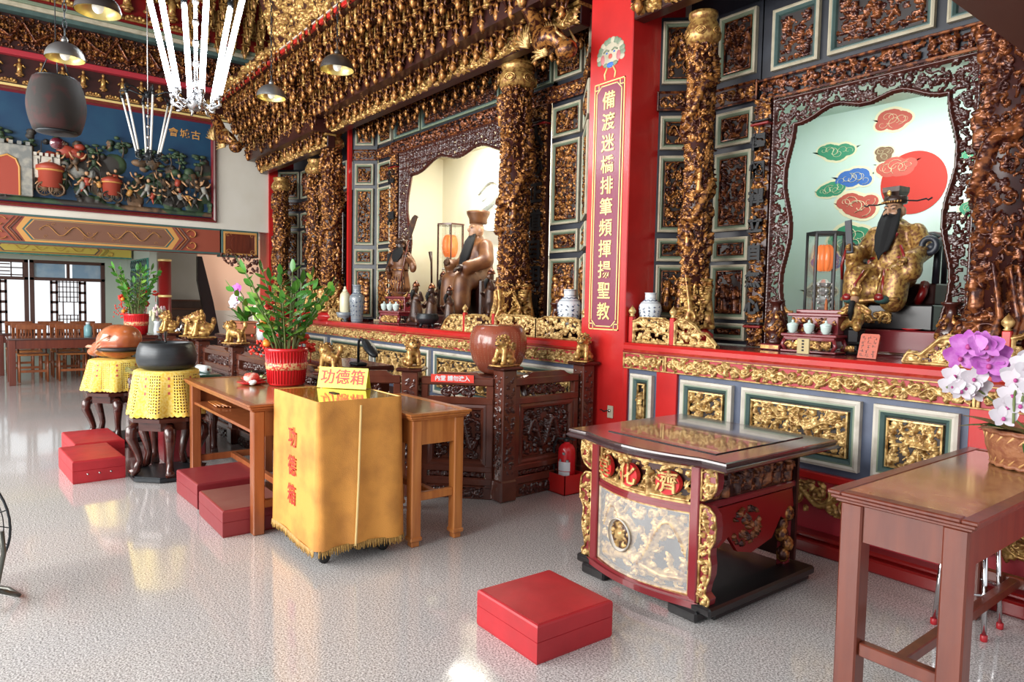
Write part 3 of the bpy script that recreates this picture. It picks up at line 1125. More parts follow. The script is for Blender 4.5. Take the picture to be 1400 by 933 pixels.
def bay_small(ox, where, seed, full=True):
    Yp = 4.6
    screen('carved_screen', 'angled dark screen leaf with gilt insets, %s' % where[0], ox, 4.28, .47, R(45), ROWS_R, seed, gold_old, cream)
    screen('carved_screen', 'dark flat screen leaf with carved insets, %s' % where[1], ox + .30, Yp, .41, 0, ROWS_R, seed + 10, bronze, cream)
    post_board('couplet_board', 'carved board with black raised characters, %s' % where[2], ox + .77, Yp - .03, 1.165, 2.98, .13, '惺悃禪立自無心', seed + 20)
    lattice('openwork_valance', 'dark pierced wooden valance with wavy inner outline, %s' % where[3], ox + .84, ox + 2.16, Yp, 1.17, 2.96, .135, .25, seed + 25, rosewood)
    header('carved_header', 'dark header of framed carved panels over a red carved band, %s' % where[4], ox + .70, ox + 2.30, Yp, 2.985, 3.11, 3.17, 3.60,
           [(ox + .80, ox + 1.15), (ox + 1.22, ox + 1.88), (ox + 1.95, ox + 2.24)], seed + 30)
    if full:
        post_board('couplet_board', 'narrow carved board behind the thick dragon column at the far right', ox + 2.23, Yp - .03, 1.165, 2.98, .13, '煙中聖道現真', seed + 21)
        screen('carved_screen', 'dark flat screen leaf with carved insets, at the right end of the sun niche', ox + 2.29, Yp, .41, 0, ROWS_R, seed + 12, bronze, cream)
        screen('carved_screen', 'dark angled screen leaf at the far right of the sun niche', ox + 2.68, Yp, .452, R(-45), ROWS_R, seed + 14, gold_old, cream)


bay_small(-3.69, ('right beside the red pillar', 'between the slim dragon column and the sun niche', 'left edge of the sun niche', 'framing the red sun niche', 'over the red sun niche'), 400)
bay_small(-12.35, ('at the far end of the altar wall', 'behind the two far dragon columns', 'behind the far twin dragon columns', 'framing the farthest niche', 'over the farthest niche'), 500, False)
# the middle bay
screen('carved_screen', 'dark angled screen leaf with pale frames, left of the bearded warrior', -9.36, 4.34, .36, R(46), ROWS_M, 600, gold_old, cream)
screen('carved_screen', 'dark flat screen leaf directly behind the bearded warrior figure', -9.11, 4.6, .47, 0, ROWS_M, 610, gold_old, cream)
screen('carved_screen', 'pale-framed flat screen leaf left of the red pillar, above the big white vase', -5.33, 4.6, .49, 0, ROWS_M, 620, gold_old, cream)
screen('carved_screen', 'narrow angled screen leaf touching the red pillar on its left', -4.85, 4.61, .66, R(-40), ROWS_M, 630, gold_old, cream)
post_board('couplet_board', 'carved gilt board at the left edge of the dragon-painted niche', -8.52, 4.57, 1.14, 3.45, .20, '德澤群生', 640)
post_board('couplet_board', 'carved board with black raised characters beside the thick dragon column, near the red pillar', -5.45, 4.57, 1.14, 3.45, .24, '人心正道自明真', 650)
lattice('openwork_valance', 'dark brown fretwork valance framing the dragon-painted niche', -8.40, -5.56, 4.6, 1.15, 3.45, .24, .42, 660, rosewood, True)
header('carved_header', 'dark header with pale green edging over the dragon-painted niche', -8.66, -5.26, 4.6, 3.47, 3.60, 3.655, 3.95,
       [(-8.6, -7.9), (-7.86, -6.2), (-6.16, -5.32)], 670, green_p)
for i, (xa_, xb_, za_, lab) in enumerate(((-12.88, -9.40, 3.60, 'dark boards above the farthest altar'), (-9.33, -4.2, 3.62, 'dark boards above the middle altar'), (-3.68, -.71, 3.64, 'dark boards above the nearer altar'))):
    plane_box('wall_upper', xa_, xb_, 4.675, 4.72, za_, 5.0, slate, lab, 'wall')
# red return between the far and the middle bay
plane_box('trim_1', -9.42, -9.365, 4.29, 4.34, 1.14, 4.3, red, 'thin red edge post between the far and the middle altar', 'post')
plane_box('column_2', -12.86, -12.36, 4.16, 4.6, 0, 4.4, red, 'plain red square pillar where the side wall meets the altar wall', 'pillar')
plane_box('column_3', -.70, -.24, 4.0, 4.6, 0, 5.6, red, 'red square pillar closing the right end of the altar wall', 'pillar')
plane_box('trim_2', -.90, -.72, -3.2, 4.0, 2.42, 2.62, winframe, 'brown wooden tie beam at the upper right corner', 'beam')


# ------------------------------------------------------------------ niche interiors
def niche(name, label, x0, x1, z0, z1, mat):
    b = MB()
    b.box(x0, x1, YW - .03, YW - .001, z0, z1)
    b.box(x0 - .03, x0, 4.67, YW - .03, z0, z1)
    b.box(x1, x1 + .03, 4.67, YW - .03, z0, z1)
    b.box(x0 - .03, x1 + .03, 4.67, YW - .001, z1, z1 + .03)
    return struct(name, b, [mat], label, 'niche wall')


niche('wall_niche', 'pale mint niche wall painted with clouds and a red sun', -3.6, -.8, 1.165, 3.12, niche_m)
niche('wall_niche', 'ivory niche wall painted with a grey dragon', -9.3, -4.6, 1.14, 3.66, niche_w)
niche('wall_niche', 'dark niche wall of the farthest altar', -12.3, -9.5, 1.14, 3.12, lacq)
pe = root('wall_painting', 'big painted red sun with coloured clouds on the mint niche wall', 'wall painting', (0, YW - .03, 0))
part('sun', MB().prism([(-2.39 + .245 * math.cos(2 * PI * k / 48), 2.46 + .245 * math.sin(2 * PI * k / 48)) for k in range(48)][::-1], -.004, 0, 'xz'), [sunred], pe, 'large flat red sun disc')


def cloud(mb, x, z, L, h, mi, sd, e=1):
    r = random.Random(sd)
    n = 6
    pts = [(x + (k / (n - 1) - .5) * L * .8, z + r.uniform(-.3, .3) * h, (.30 + .25 * math.sin(PI * (k + .5) / n)) * h) for k in range(n)]
    for dy, gr, m in ((-.002, 1.30, e), (-.004, 1.0, mi)):
        for (a, b, q) in pts:
            mb.prism([(a + q * gr * 1.3 * math.cos(2 * PI * k / 14), b + q * gr * math.sin(2 * PI * k / 14)) for k in range(14)][::-1], dy - .0004 * r.random(), 0, 'xz', m)
        sg = r.choice((-1, 1))
        tl = [(x + sg * L * .35, z - h * .1), (x + sg * L * .55, z + h * .12), (x + sg * L * .78, z + h * .2), (x + sg * L * .55, z - h * .05), (x + sg * L * .35, z - h * .3)]
        mb.prism(tl, dy, 0, 'xz', m)
        mb.prism(tl[::-1], dy, 0, 'xz', m)
    for (a, b, q) in pts:
        c = []
        a0, sg = r.uniform(0, 6), r.choice((-1, 1))
        for k in range(11):
            t = k / 10
            rr = q * .75 * (1 - t * .75)
            c.append((a + rr * 1.25 * math.cos(a0 + sg * 5.5 * t), -.005, b + rr * math.sin(a0 + sg * 5.5 * t)))
        mb.tube(c, q * .09, 5, e, flat=.3)


CL = [(-3.02, 2.80, .34, .075, 2, 'green'), (-2.56, 2.98, .26, .08, 4, 'red'), (-2.62, 2.72, .12, .05, 5, 'brown'), (-2.86, 2.56, .30, .08, 3, 'blue'), (-2.52, 2.62, .30, .085, 4, 'red'),
      (-3.05, 2.46, .24, .07, 2, 'green'), (-2.82, 2.33, .32, .10, 4, 'red'), (-2.86, 2.06, .36, .11, 2, 'green'), (-3.05, 1.88, .30, .075, 3, 'blue'), (-2.58, 1.85, .26, .12, 4, 'red'),
      (-1.92, 2.22, .24, .08, 2, 'green'), (-3.1, 1.6, .3, .07, 5, 'brown'), (-1.95, 2.62, .22, .07, 2, 'green')]
for i, (x, z, L, h, mi, nm) in enumerate(CL):
    mb = MB()
    cloud(mb, x, z, L * .8, h * 1.55, mi, i)
    part('painted_cloud', mb, [sunred, cl_edge, cl_green, cl_blue, cl_red, cl_brown], pe, nm + ' painted cloud')
# grey dragon of the middle niche
dg_ = root('wall_painting', 'large pale grey dragon painted on the ivory niche wall', 'wall painting', (0, YW - .03, 0))
mb = MB()
path = [(-8.3, 3.0), (-8.0, 3.15), (-7.75, 3.05), (-7.9, 2.85), (-8.15, 2.72), (-8.05, 2.5), (-7.7, 2.45), (-7.45, 2.6), (-7.5, 2.85), (-7.3, 3.1), (-6.9, 3.05), (-6.8, 2.7), (-7.1, 2.4), (-6.9, 2.1), (-6.4, 2.1), (-6.1, 2.5), (-6.2, 2.9)]
sp = []
for i in range(len(path) - 1):
    p0, p1, p2, p3 = [Vector(path[max(0, min(len(path) - 1, i + k))]) for k in (-1, 0, 1, 2)]
    for k in range(6):
        t = k / 6
        sp.append(.5 * ((2 * p1) + (p2 - p0) * t + (2 * p0 - 5 * p1 + 4 * p2 - p3) * t * t + (3 * p1 - p0 - 3 * p2 + p3) * t ** 3))
mb.tube([(p.x, -.003, p.y) for p in sp], [.03 + .11 * math.sin(PI * i / len(sp)) for i in range(len(sp))], 8, 0, flat=.05)
part('body', mb, [dragon_gr], dg_)
mb = MB()
for i in range(4, len(sp) - 4, 3):
    d = (sp[i + 1] - sp[i]).normalized()
    q = sp[i] + Vector((-d.y, d.x)) * .09
    mb.tube([(sp[i].x, -.004, sp[i].y), (q.x, -.004, q.y)], [.02, .004], 5, 0, flat=.15)
for (x, z) in ((-8.2, 2.9), (-7.75, 2.4), (-7.0, 2.2), (-6.5, 2.9), (-8.45, 2.5), (-7.3, 2.75)):
    for k in range(4):
        a = 1.2 * k + x
        mb.tube([(x, -.003, z), (x + .12 * math.cos(a), -.003, z + .12 * math.sin(a)), (x + .26 * math.cos(a + .5), -.003, z + .22 * math.sin(a + .5))], [.022, .014, .004], 5, 0, flat=.15)
part('mane_and_claws', mb, [dragon_gr], dg_)


# ------------------------------------------------------------------ dragon columns
def dragon_column(label, x, y, z0, z1, core, depth, seed, mat, foot=True, px=.0062, group=None, lantern=False, spin=0.0):
    t = root('dragon_column', label, 'carved column', (x, y, z0), spin)
    Hh = z1 - z0
    b = MB()
    s = core / .1
    b.lathe([(core * 1.55, 0), (core * 1.6, .02), (core * 1.75, .05), (core * 1.7, .085), (core * 1.25, .115), (core * 1.2, .13)], (0, 0, 0), 28, 0)
    part('base', b, [red], t, 'round red lotus base')
    zc = .12
    part('core', MB().lathe([(core, zc), (core, Hh - .22)], (0, 0, 0), 24, 0), [lacq], t)
    w = 2 * PI * (core + depth * .5)
    hh = Hh - .22 - zc
    c = Carve(w, hh, px, True, seed)
    r = c.r
    c.fill(.062 * s ** .5, .62, .95, leafy=.35, thin=.8)
    c.fill(.045 * s ** .5, .5, .65, leafy=.5, thin=.8)
    # the coiling body
    n = 90
    turns = hh / (w * 1.35)
    pts = [((w * turns * i / n), hh * (.10 + .84 * i / n) + .05 * math.sin(i * .5)) for i in range(n + 1)]
    seg, cur = [], []
    for q in pts:
        xx = q[0] % w
        if cur and abs(xx - cur[-1][0]) > w / 2:
            cur.append((q[0] % w + w, q[1]))
            seg.append(cur)
            cur = []
        cur.append((xx, q[1]))
    seg.append(cur)
    for sg in seg:
        if len(sg) > 1:
            c.dragon(sg, .040 * s ** .6, 1.0)
    for k in range(int(hh / .3)):
        q = pts[r.randrange(8, n - 4)]
        x0 = q[0] % w
        a = r.uniform(0, 6)
        c.stroke([(x0, q[1]), (x0 + .07 * math.cos(a), q[1] + .07 * math.sin(a)), (x0 + .12 * math.cos(a + .9), q[1] + .12 * math.sin(a + .9))], .02, .01, .9)
        c.figure(r.uniform(0, w), r.uniform(.2, hh - .3), .17 * s ** .5, .95)
    # head, two-thirds up, and the swirling waves at the foot
    hx, hz = (pts[int(n * .72)][0]) % w, pts[int(n * .72)][1]
    c.dot(hx, hz, .075 * s ** .5, 1.25)
    for k in range(9):
        a = 2 * PI * k / 9
        c.stroke([(hx, hz), (hx + .10 * math.cos(a), hz + .10 * math.sin(a)), (hx + .14 * math.cos(a + .5), hz + .14 * math.sin(a + .5))], .014, .006, 1.0)
    for k in range(int(w / .09)):
        c.spiral((k + .5) * .09 + r.uniform(-.02, .02), .07 + r.uniform(-.02, .03), .055, 1.4, r.choice((-1, 1)), r.uniform(0, 6), .016, .9)
        xk = r.uniform(0, w)
        c.stroke([(xk, .02), (xk + .03, .15), (xk - .01, r.uniform(.25, .45))], .028, .012, .9)
    mb = MB()
    c.to_round(mb, core, depth, lambda z: 1 if (foot and z < .34 + .05 * math.sin(z * 90)) else 0, rad_fn=lambda z: .035 * s * max(0, 1 - z / .22))
    o = part('carving', mb, [mat, gold_mid], t, 'coiling dragons with a gilded wave foot')
    o.location = (0, 0, zc)
    cp = MB()
    zt = Hh - .24
    cp.lathe([(core * .95, zt), (core * 1.3, zt + .03), (core * 1.45, zt + .08), (core * 1.35, zt + .14), (core * 1.05, zt + .19), (core * 1.2, zt + .215), (core * 1.2, zt + .24)], (0, 0, 0), 24, 0)
    for k in range(6):
        a = 2 * PI * k / 6
        for q in range(2):
            rr = (.030 - .012 * q) * s
            cp.tube([((core * 1.46) * math.cos(a + rr * math.cos(u) / core), (core * 1.46) * math.sin(a + rr * math.cos(u) / core), zt + .085 + rr * math.sin(u)) for u in [2 * PI * i / 10 for i in range(10)]], .006 * s, 5, 0, True)
    part('capital', cp, [gold_mid], t, 'gilded cushion capital')
    if lantern:
        ln = MB()
        z = Hh
        ln.box(-core * 1.2, core * 1.2, -core * 1.2, core * 1.2, z, z + .03, 0, .006)
        for i in (-1, 0, 1):
            for j in (-1, 0, 1):
                if i or j:
                    ln.box(i * core - .012, i * core + .012, j * core - .012, j * core + .012, z + .03, z + .24, 0)
        ln.box(-core * .7, core * .7, -core * .7, core * .7, z + .03, z + .24, 1)
        ln.box(-core * 1.35, core * 1.35, -core * 1.35, core * 1.35, z + .24, z + .28, 0, .006)
        ln.lathe([(core * 1.3, z + .28), (core * .9, z + .36), (core * .2, z + .42)], (0, 0, 0), 8, 0, False)
        part('capital_lantern', ln, [gold_mid, lacq], t)
    return t


dragon_column('slim carved dragon column just right of the red pillar, with a gilt wave foot', -3.25, 4.27, 1.165, 3.60, .088, .05, 11, gold_old)
dragon_column('thick brown dragon column at the right edge of the sun niche, behind the orchids', -1.27, 4.25, 1.165, 3.60, .125, .065, 12, bronze, False)
dragon_column('thick gilded dragon column left of the red pillar, behind the clay urn', -5.46, 4.27, 1.14, 3.78, .13, .07, 13, gold_old, lantern=True)
dragon_column('gilded dragon column beside the ivory bottle, left edge of the middle altar', -9.62, 4.14, 1.14, 3.85, .12, .07, 14, gold_old, px=.0085, lantern=True)
dragon_column('far dragon column, left one of the twin pair behind the potted plant', -11.88, 4.2, 1.14, 3.50, .105, .06, 15, gold_old, px=.0085)
dragon_column('far dragon column, right one of the twin pair behind the potted plant', -10.35, 4.2, 1.14, 3.58, .105, .06, 16, gold_old, px=.0085)


# ------------------------------------------------------------------ gilded bracket canopies
def bracket_mesh(seed, mat2=None):
    """one hanging gilded bracket: open lantern frame, little figure, lotus bud; hangs down from z=0, leans to -y"""
    r = random.Random(seed)
    mb = MB()
    w = .048
    for z in (-.012, -.125):
        mb.box(-w, w, -w, w, z - .014, z, 0, .004)
    for sx in (-1, 1):
        for sy in (-1, 1):
            mb.box(sx * w * .8 - .008, sx * w * .8 + .008, sy * w * .8 - .008, sy * w * .8 + .008, -.125, -.02, 0)
    mb.box(-w * .35, w * .35, -w * .35, w * .35, -.125, -.02, 1)
    mb.ell((0, -w * .75, -.075), (.018, .012, .04), 0, 6, 5)
    mb.ell((0, -w * .8, -.035), (.013, .012, .013), 0, 6, 4)
    for k in range(5):
        a = 2 * PI * k / 5 + r.random()
        mb.tube([(.015 * math.cos(a), .015 * math.sin(a), -.14), (.045 * math.cos(a), .045 * math.sin(a), -.165), (.03 * math.cos(a), .03 * math.sin(a), -.215), (.048 * math.cos(a + .4), .048 * math.sin(a + .4), -.235)], [.013, .016, .011, .006], 5, 0)
    mb.lathe([(.006, -.30), (.024, -.27), (.032, -.24), (.02, -.2), (.03, -.15)], (0, 0, 0), 7, 0)
    # fore-arm with scroll
    mb.tube([(0, -.03, .0), (r.uniform(-.02, .02), -.09, .02), (0, -.135, -.02), (0, -.125, -.07), (0, -.095, -.075)], [.022, .022, .02, .014, .009], 6, 0)
    mb.ell((r.uniform(-.01, .01), -.13, .02), (.022, .018, .03), 0, 6, 5)
    return mb.mesh('bracket', [gold_mid, lacq])


BR = [bracket_mesh(k) for k in range(3)]
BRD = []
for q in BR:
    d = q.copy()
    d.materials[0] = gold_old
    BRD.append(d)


fig = MB()
fig.ell((.03, 0, .03), (.025, .05, .022), 0, 8, 5)
fig.lathe([(.030, .05), (.026, .1), (.032, .14), (.018, .17), (.010, .18)], (.03, 0, 0), 8, 0)
fig.ell((.03, 0, .20), (.02, .018, .024), 0, 8, 6)
for sy in (-1, 1):
    fig.tube([(.03, sy * .03, .155), (.05, sy * .055, .12), (.06, sy * .03, .14)], [.012, .010, .008], 5, 0)
fig.lathe([(.024, .0), (.03, .015)], (.03, 0, 0), 8, 0)
fm = fig.mesh('gilded_figure', [gold_mid])
ros = MB()
for k in range(5):
    ros.ell((.03, -.07 + .035 * k, .02 + .012 * (k % 2)), (.022, .022, .02), 0, 7, 5)
ros.box(0, .03, -.1, .1, -.01, .03, 0, .006)
rm = ros.mesh('gilded_rosette', [gold_mid])


def plant_part(me, name, par, loc, s=1, rz=0, rx=0):
    o = bpy.data.objects.new(name, me)
    COL.objects.link(o)
    o.parent = par
    o.location = loc
    o.scale = (s, s, s)
    o.rotation_euler = (rx, 0, rz)
    return o


def put_bracket(parent, meshes, x, y, z, s=1.0, rz=0.0):
    o = bpy.data.objects.new('bracket', meshes[rnd.randrange(3)])
    COL.objects.link(o)
    o.parent = parent
    o.location = (x, y, z)
    o.scale = (s, s, s)
    o.rotation_euler = (rnd.uniform(-.12, .12), 0, rz + rnd.uniform(-.2, .2))
    return o


def canopy(label, x0, x1, y, z, rows, step, tiers_dy, tiers_dz, meshes, seed, dark_row=True, s=1.0, top=5.6, light=gold):
    t = root('bracket_canopy', label, 'canopy', (x0, y, z))
    W = x1 - x0
    b = MB()
    b.box(0, W, 0, .12, 0, .16, 0, .01)
    b.box(0, W, -.03, .14, .16, .19, 1, .006)
    for k in range(rows):
        b.box(0, W, -tiers_dy * (k + 1), .12 - tiers_dy * k, .19 + tiers_dz * (k + .95), .19 + tiers_dz * (k + 1), 0)
    b.box(0, W, .12 - tiers_dy * rows * .5, .14, .19, .19 + tiers_dz * rows, 0)
    yt, zt = -tiers_dy * rows, .19 + tiers_dz * rows
    b.box(0, W, yt - .04, yt + .1, zt, zt + .05, 2, .008)
    b.box(0, W, yt - .05, yt + .1, zt + .05, zt + .065, 3)
    tl = top - z
    lean = .35 if top > 5 else .02
    b.add([(0, yt, zt + .06), (W, yt, zt + .06), (W, yt - lean, tl), (0, yt - lean, tl)], [(0, 1, 2, 3)], 0)
    part('beams', b, [lacq, gold_mid, red, white_p], t)
    carving(W, .16, 'vine', seed, .05, light, t, LT(0, -.002, 0), .009, 'beam_carving')
    sl = math.hypot(lean, tl - zt - .06)
    n = max(1, int(W / 2.6))
    for i in range(n):
        carving(W / n - .04, sl, 'foliage', seed + 1 + i, .06, light, t, LT(W / n * i + .02, yt - .005, zt + .06) @ Matrix.Rotation(math.atan2(lean, tl - zt - .06), 4, 'X'), .012, 'upper_carving', cell=.11)
    nx = int(W / step)
    for k in range(rows):
        for i in range(nx + (k % 2)):
            put_bracket(t, meshes, min(W - .05, max(.05, (i + .5 - .5 * (k % 2)) * W / nx)), -tiers_dy * (k + .45), .19 + tiers_dz * (k + 1) + .02, s * rnd.uniform(.95, 1.1))
        for i in range(nx - 1 + (k % 2)):
            plant_part(fm, 'gilded_figure', t, (min(W - .05, max(.05, (i + 1 - .5 * (k % 2)) * W / nx)), .02 - tiers_dy * (k + .5), .19 + tiers_dz * k - .02), 1.0, -PI / 2 + rnd.uniform(-.3, .3))
    return t, nx


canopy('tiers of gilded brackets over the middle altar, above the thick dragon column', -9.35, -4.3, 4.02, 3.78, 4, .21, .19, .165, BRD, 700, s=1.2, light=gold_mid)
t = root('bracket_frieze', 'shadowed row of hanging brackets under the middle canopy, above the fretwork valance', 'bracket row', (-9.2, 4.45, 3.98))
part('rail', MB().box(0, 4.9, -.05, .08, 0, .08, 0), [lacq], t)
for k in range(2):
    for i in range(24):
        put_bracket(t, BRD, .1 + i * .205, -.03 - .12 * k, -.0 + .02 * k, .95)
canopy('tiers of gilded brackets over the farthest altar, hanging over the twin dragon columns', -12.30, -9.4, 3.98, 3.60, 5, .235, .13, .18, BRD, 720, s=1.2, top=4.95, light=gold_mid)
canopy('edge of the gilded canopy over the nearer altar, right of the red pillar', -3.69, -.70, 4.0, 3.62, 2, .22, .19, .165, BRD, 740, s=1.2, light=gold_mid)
# a carved fish-dragon brace beside the red pillar
def brace(label, x, y, z, rz, mat, s=1.0, seed=0):
    t = root('dragon_brace', label, 'carved brace', (x, y, z), rz)
    mb = MB()
    pts = []
    for i in range(22):
        q = i / 21
        pts.append((-.62 * q * s, -.05 * math.sin(q * 7), (.52 * q ** 1.4 + .07 * math.sin(q * 9)) * s))
    mb.tube(pts, [(.035 + .06 * math.sin(PI * min(1, q / 21 * .9 + .12))) * s for q in range(22)], 10, 0)
    for i in range(1, 21):
        p = pts[i]
        mb.tube([(p[0], p[1], p[2] + .06 * s), (p[0] - .03 * s, p[1], p[2] + .125 * s)], [.018 * s, .004], 5, 1)
    mb.ell((.03 * s, -.03, -.02 * s), (.10 * s, .085 * s, .085 * s), 0, 12, 8)
    for sx in (-1, 1):
        mb.tube([(.05 * s, sx * .05 * s, .05 * s), (-.02 * s, sx * .09 * s, .12 * s), (-.06 * s, sx * .08 * s, .19 * s)], [.018, .012, .004], 6, 1)
        mb.ell((.08 * s, sx * .05 * s - .01, .02 * s), (.022 * s,) * 3, 2, 8, 6)
    part('body', mb, [mat, gold, pitch_dark], t)
    for (cx, cz, a0) in ((-.18, .0, 2.6), (-.42, .12, 2.2), (-.55, .5, 1.2)):
        fn = MB()
        for k in range(7):
            a = a0 + (k - 3) * .22
            fn.tube([(cx * s, -.05, cz * s), ((cx + .11 * math.cos(a)) * s, -.07, (cz + .11 * math.sin(a)) * s), ((cx + .2 * math.cos(a)) * s, -.05, (cz + .2 * math.sin(a)) * s)], [.018 * s, .014 * s, .006], 5, 0)
        part('fin', fn, [gold], t, 'pale gilded fan-shaped fin')
    return t


brace('carved fish-dragon brace with pale fins at the top of the red pillar', -4.22, 3.80, 3.50, 0, gold_old, 1.0)
brace('carved fish-dragon brace with pale scrolls under the far gilded beam', -11.0, 3.2, 3.75, R(20), gold_old, 1.1)
t = root('hanging_carving', 'dark red carved hanging bracket under the painted side beam, beside the far red pillar', 'carved bracket', (XW + .02, 3.32, 1.86))
c = Carve(.66, .34, .008, False, 61)
c.fill(.06, 1, 1, leafy=.3)
xs, zs = np.linspace(0, .66, c.nx + 1), np.linspace(0, .34, c.nz + 1)
c.H[(zs[:, None] < .34 - .34 * np.sqrt(np.clip(xs[None, :] / .5, 0, 1)))] = 0
mb = MB()
Rz = Matrix.Rotation(PI / 2, 4, 'Z')
c.to(mb, .04, 0, Rz)
c.to(mb, .03, 0, Rz @ Matrix.Scale(-1, 4, (0, 1, 0)))
part('openwork', mb, [rosewood_lt], t)

# ------------------------------------------------------------------ upper side wall: gilded cornice
FACE_X = Matrix.Rotation(PI / 2, 4, 'Z')      # a panel built facing -Y now faces +X (its local x runs along +Y)
co = root('side_cornice', 'tiered gilded cornice above the blue relief picture on the side wall', 'cornice', (XW, -.6, 4.40))
b = MB()
L_ = 4.5
b.box(0, .05, 0, L_, 0, .42, 0)
b.box(0, .07, 0, L_, 0, .035, 1, .006)
b.box(0, .16, 0, L_, .42, .50, 2, .01)
b.box(0, .14, 0, L_, .50, .98, 0)
b.box(0, .30, 0, L_, .98, 1.04, 3, .008)
b.box(0, .34, 0, L_, 1.04, 1.10, 4, .008)
b.box(0, .37, 0, L_, 1.10, 1.15, 5, .008)
b.box(0, .30, 0, L_, 1.15, 2.15, 6)
part('cornice_boards', b, [lacq, gold_line, crimson, teal, cream, green_p, red_dk], co)
carving(L_, .46, 'dragon', 801, .13, bronze, co, LT(.14, 0, .505) @ FACE_X, .011, 'dragon_carving', label='dark carved dragon frieze')
carving(L_, .30, 'people', 802, .09, gold_old, co, LT(.15, 0, .62) @ FACE_X, .011, 'figure_carving')
for i in range(17):
    plant_part(fm, 'gilded_figure', co, (.05, .15 + i * .26, .14), 1.15)
    plant_part(rm, 'gilded_rosette', co, (.05, .28 + i * .26, .06), 1.0)
for i in range(14):
    y = .35 + i * .31
    plant_part(fm, 'gilded_figure', co, (.31, y, 1.32), 2.0)
    plant_part(rm, 'gilded_rosette', co, (.31, y + .12, 1.22), 1.5)
    plant_part(fm, 'gilded_figure', co, (.31, y + .15, 1.72), 2.0)
carving(L_ - .1, .5, 'foliage', 803, .07, gold_mid, co, LT(.30, .05, 1.55) @ FACE_X, .014, 'upper_carving', cell=.14)
# gilded brackets in the corner between side wall and altar canopy
ck = root('bracket_canopy', 'gilded figures stepping out high in the corner above the far pendant lamp', 'canopy', (XW + .3, 3.3, 5.45))
part('beams', MB().box(0, .1, -.6, 1.2, .1, 1.0, 0), [red_dk], ck)
for k in range(4):
    for i in range(8):
        put_bracket(ck, BR, .12 + .15 * k, -.5 + i * .21, .35 + .22 * k, 1.35, PI / 2)

# ------------------------------------------------------------------ the big relief picture on the side wall
MY0, MY1, MZ0, MZ1 = -.55, 3.27, 2.70, 4.40
mu = root('relief_picture', 'huge framed blue relief picture of a battle before a walled city, on the side wall', 'wall relief', (XW, MY0, MZ0))
MW, MH = MY1 - MY0, MZ1 - MZ0
fr = MB()
fr.ring(0, MW, 0, MH, [(0, 0), (0, -.05), (.02, -.065), (.045, -.05), (.05, -.055), (.065, -.03), (.075, -.008)], [0, 0, 1, 0, 0, 0, 2], FACE_X)
part('frame', fr, [maroon, mahog_r, mural_bl], mu, 'dark red frame around a blue painted ground')
# rocky ground in layers
c = Carve(MW - .16, MH * .62, .012, False, 811)
r = c.r
for k in range(60):
    x, z = r.uniform(0, c.w), r.uniform(0, c.h * .75)
    c.dot(x, z, r.uniform(.06, .16), r.uniform(.35, .7) * (1 - .4 * z / c.h))
for k in range(110):
    x, z = r.uniform(0, c.w), r.uniform(0, c.h)
    c.dot(x, z, r.uniform(.02, .06), r.uniform(.4, .95))
c.stroke([(0, .03), (c.w, .03)], .05, .05, .7)
mb = MB()
c.to(mb, .09, 0, LT(.008, .08, .08) @ FACE_X)
for i in range(len(mb.mi)):
    v = mb.v[mb.f[i][0]]
    q = math.sin(v[1] * 5.1 + 2 * math.sin(v[2] * 4)) + math.sin(v[2] * 9 + v[1] * 2.3)
    mb.mi[i] = 0 if q > .5 else (1 if q > -.5 else 2)
part('terrain', mb, [mur_br, mur_gr, mur_dk], mu, 'brown and green rocks and trees')


def MPt(y, z):      # picture y measured in world metres
    return y - MY0, z - MZ0


gh = MB()
y, z = MPt(.42, 2.95)
gh.box(.0, .16, y - .5, y + .30, z - .1, z + .62, 0, .01)
for k in range(8):
    gh.box(.02, .17, y - .48 + k * .10, y - .43 + k * .10, z + .62, z + .67, 0)
gh.prism([(y - .14, z - .1), (y + .14, z - .1), (y + .14, z + .3), (y + .1, z + .41), (y, z + .46), (y - .1, z + .41), (y - .14, z + .3)], .161, .164, 'yz', 1)
gh.tube([(.165, y - .14, z - .1), (.165, y - .14, z + .3), (.165, y - .1, z + .41), (.165, y, z + .46), (.165, y + .1, z + .41), (.165, y + .14, z + .3), (.165, y + .14, z - .1)], .014, 6, 2)
gh.box(.0, .14, y + .30, y + .64, z + .18, z + .50, 3, .01)
for k in range(5):
    gh.box(.02, .15, y + .31 + k * .07, y + .35 + k * .07, z + .50, z + .545, 3)
part('city_gate', gh, [mur_gy, mur_rd, beam_gd, white_p], mu, 'grey crenellated city gate with a red arched door')


def cart(name, y, z, s, lab):
    y, z = MPt(y, z)
    b = MB()
    b.lathe([(.12 * s, .0), (.13 * s, .20 * s), (.15 * s, .21 * s), (.15 * s, .25 * s), (.05 * s, .30 * s)], (.09, y, z), 14, 0)
    b.lathe([(.135 * s, .19 * s), (.155 * s, .205 * s), (.135 * s, .22 * s)], (.09, y, z), 14, 1)
    for sy in (-1, 1):
        yy = y + sy * .06 * s
        b.tube([(.19, yy + .075 * s * math.cos(a), z - .02 * s + .075 * s * math.sin(a)) for a in [2 * PI * k / 16 for k in range(16)]], .012 * s, 5, 2, True)
        for k in range(6):
            a = PI * k / 6
            b.tube([(.19, yy - .07 * s * math.cos(a), z - .02 * s - .07 * s * math.sin(a)), (.19, yy + .07 * s * math.cos(a), z - .02 * s + .07 * s * math.sin(a))], .005 * s, 4, 2)
    part(name, b, [mur_rd, beam_gd, mur_br], mu, lab)


cart('covered_cart', .93, 3.0, 1.25, 'tall red covered cart beside the city gate')
cart('covered_cart', 1.72, 2.97, 1.0, 'small red covered cart with spoked wheels')


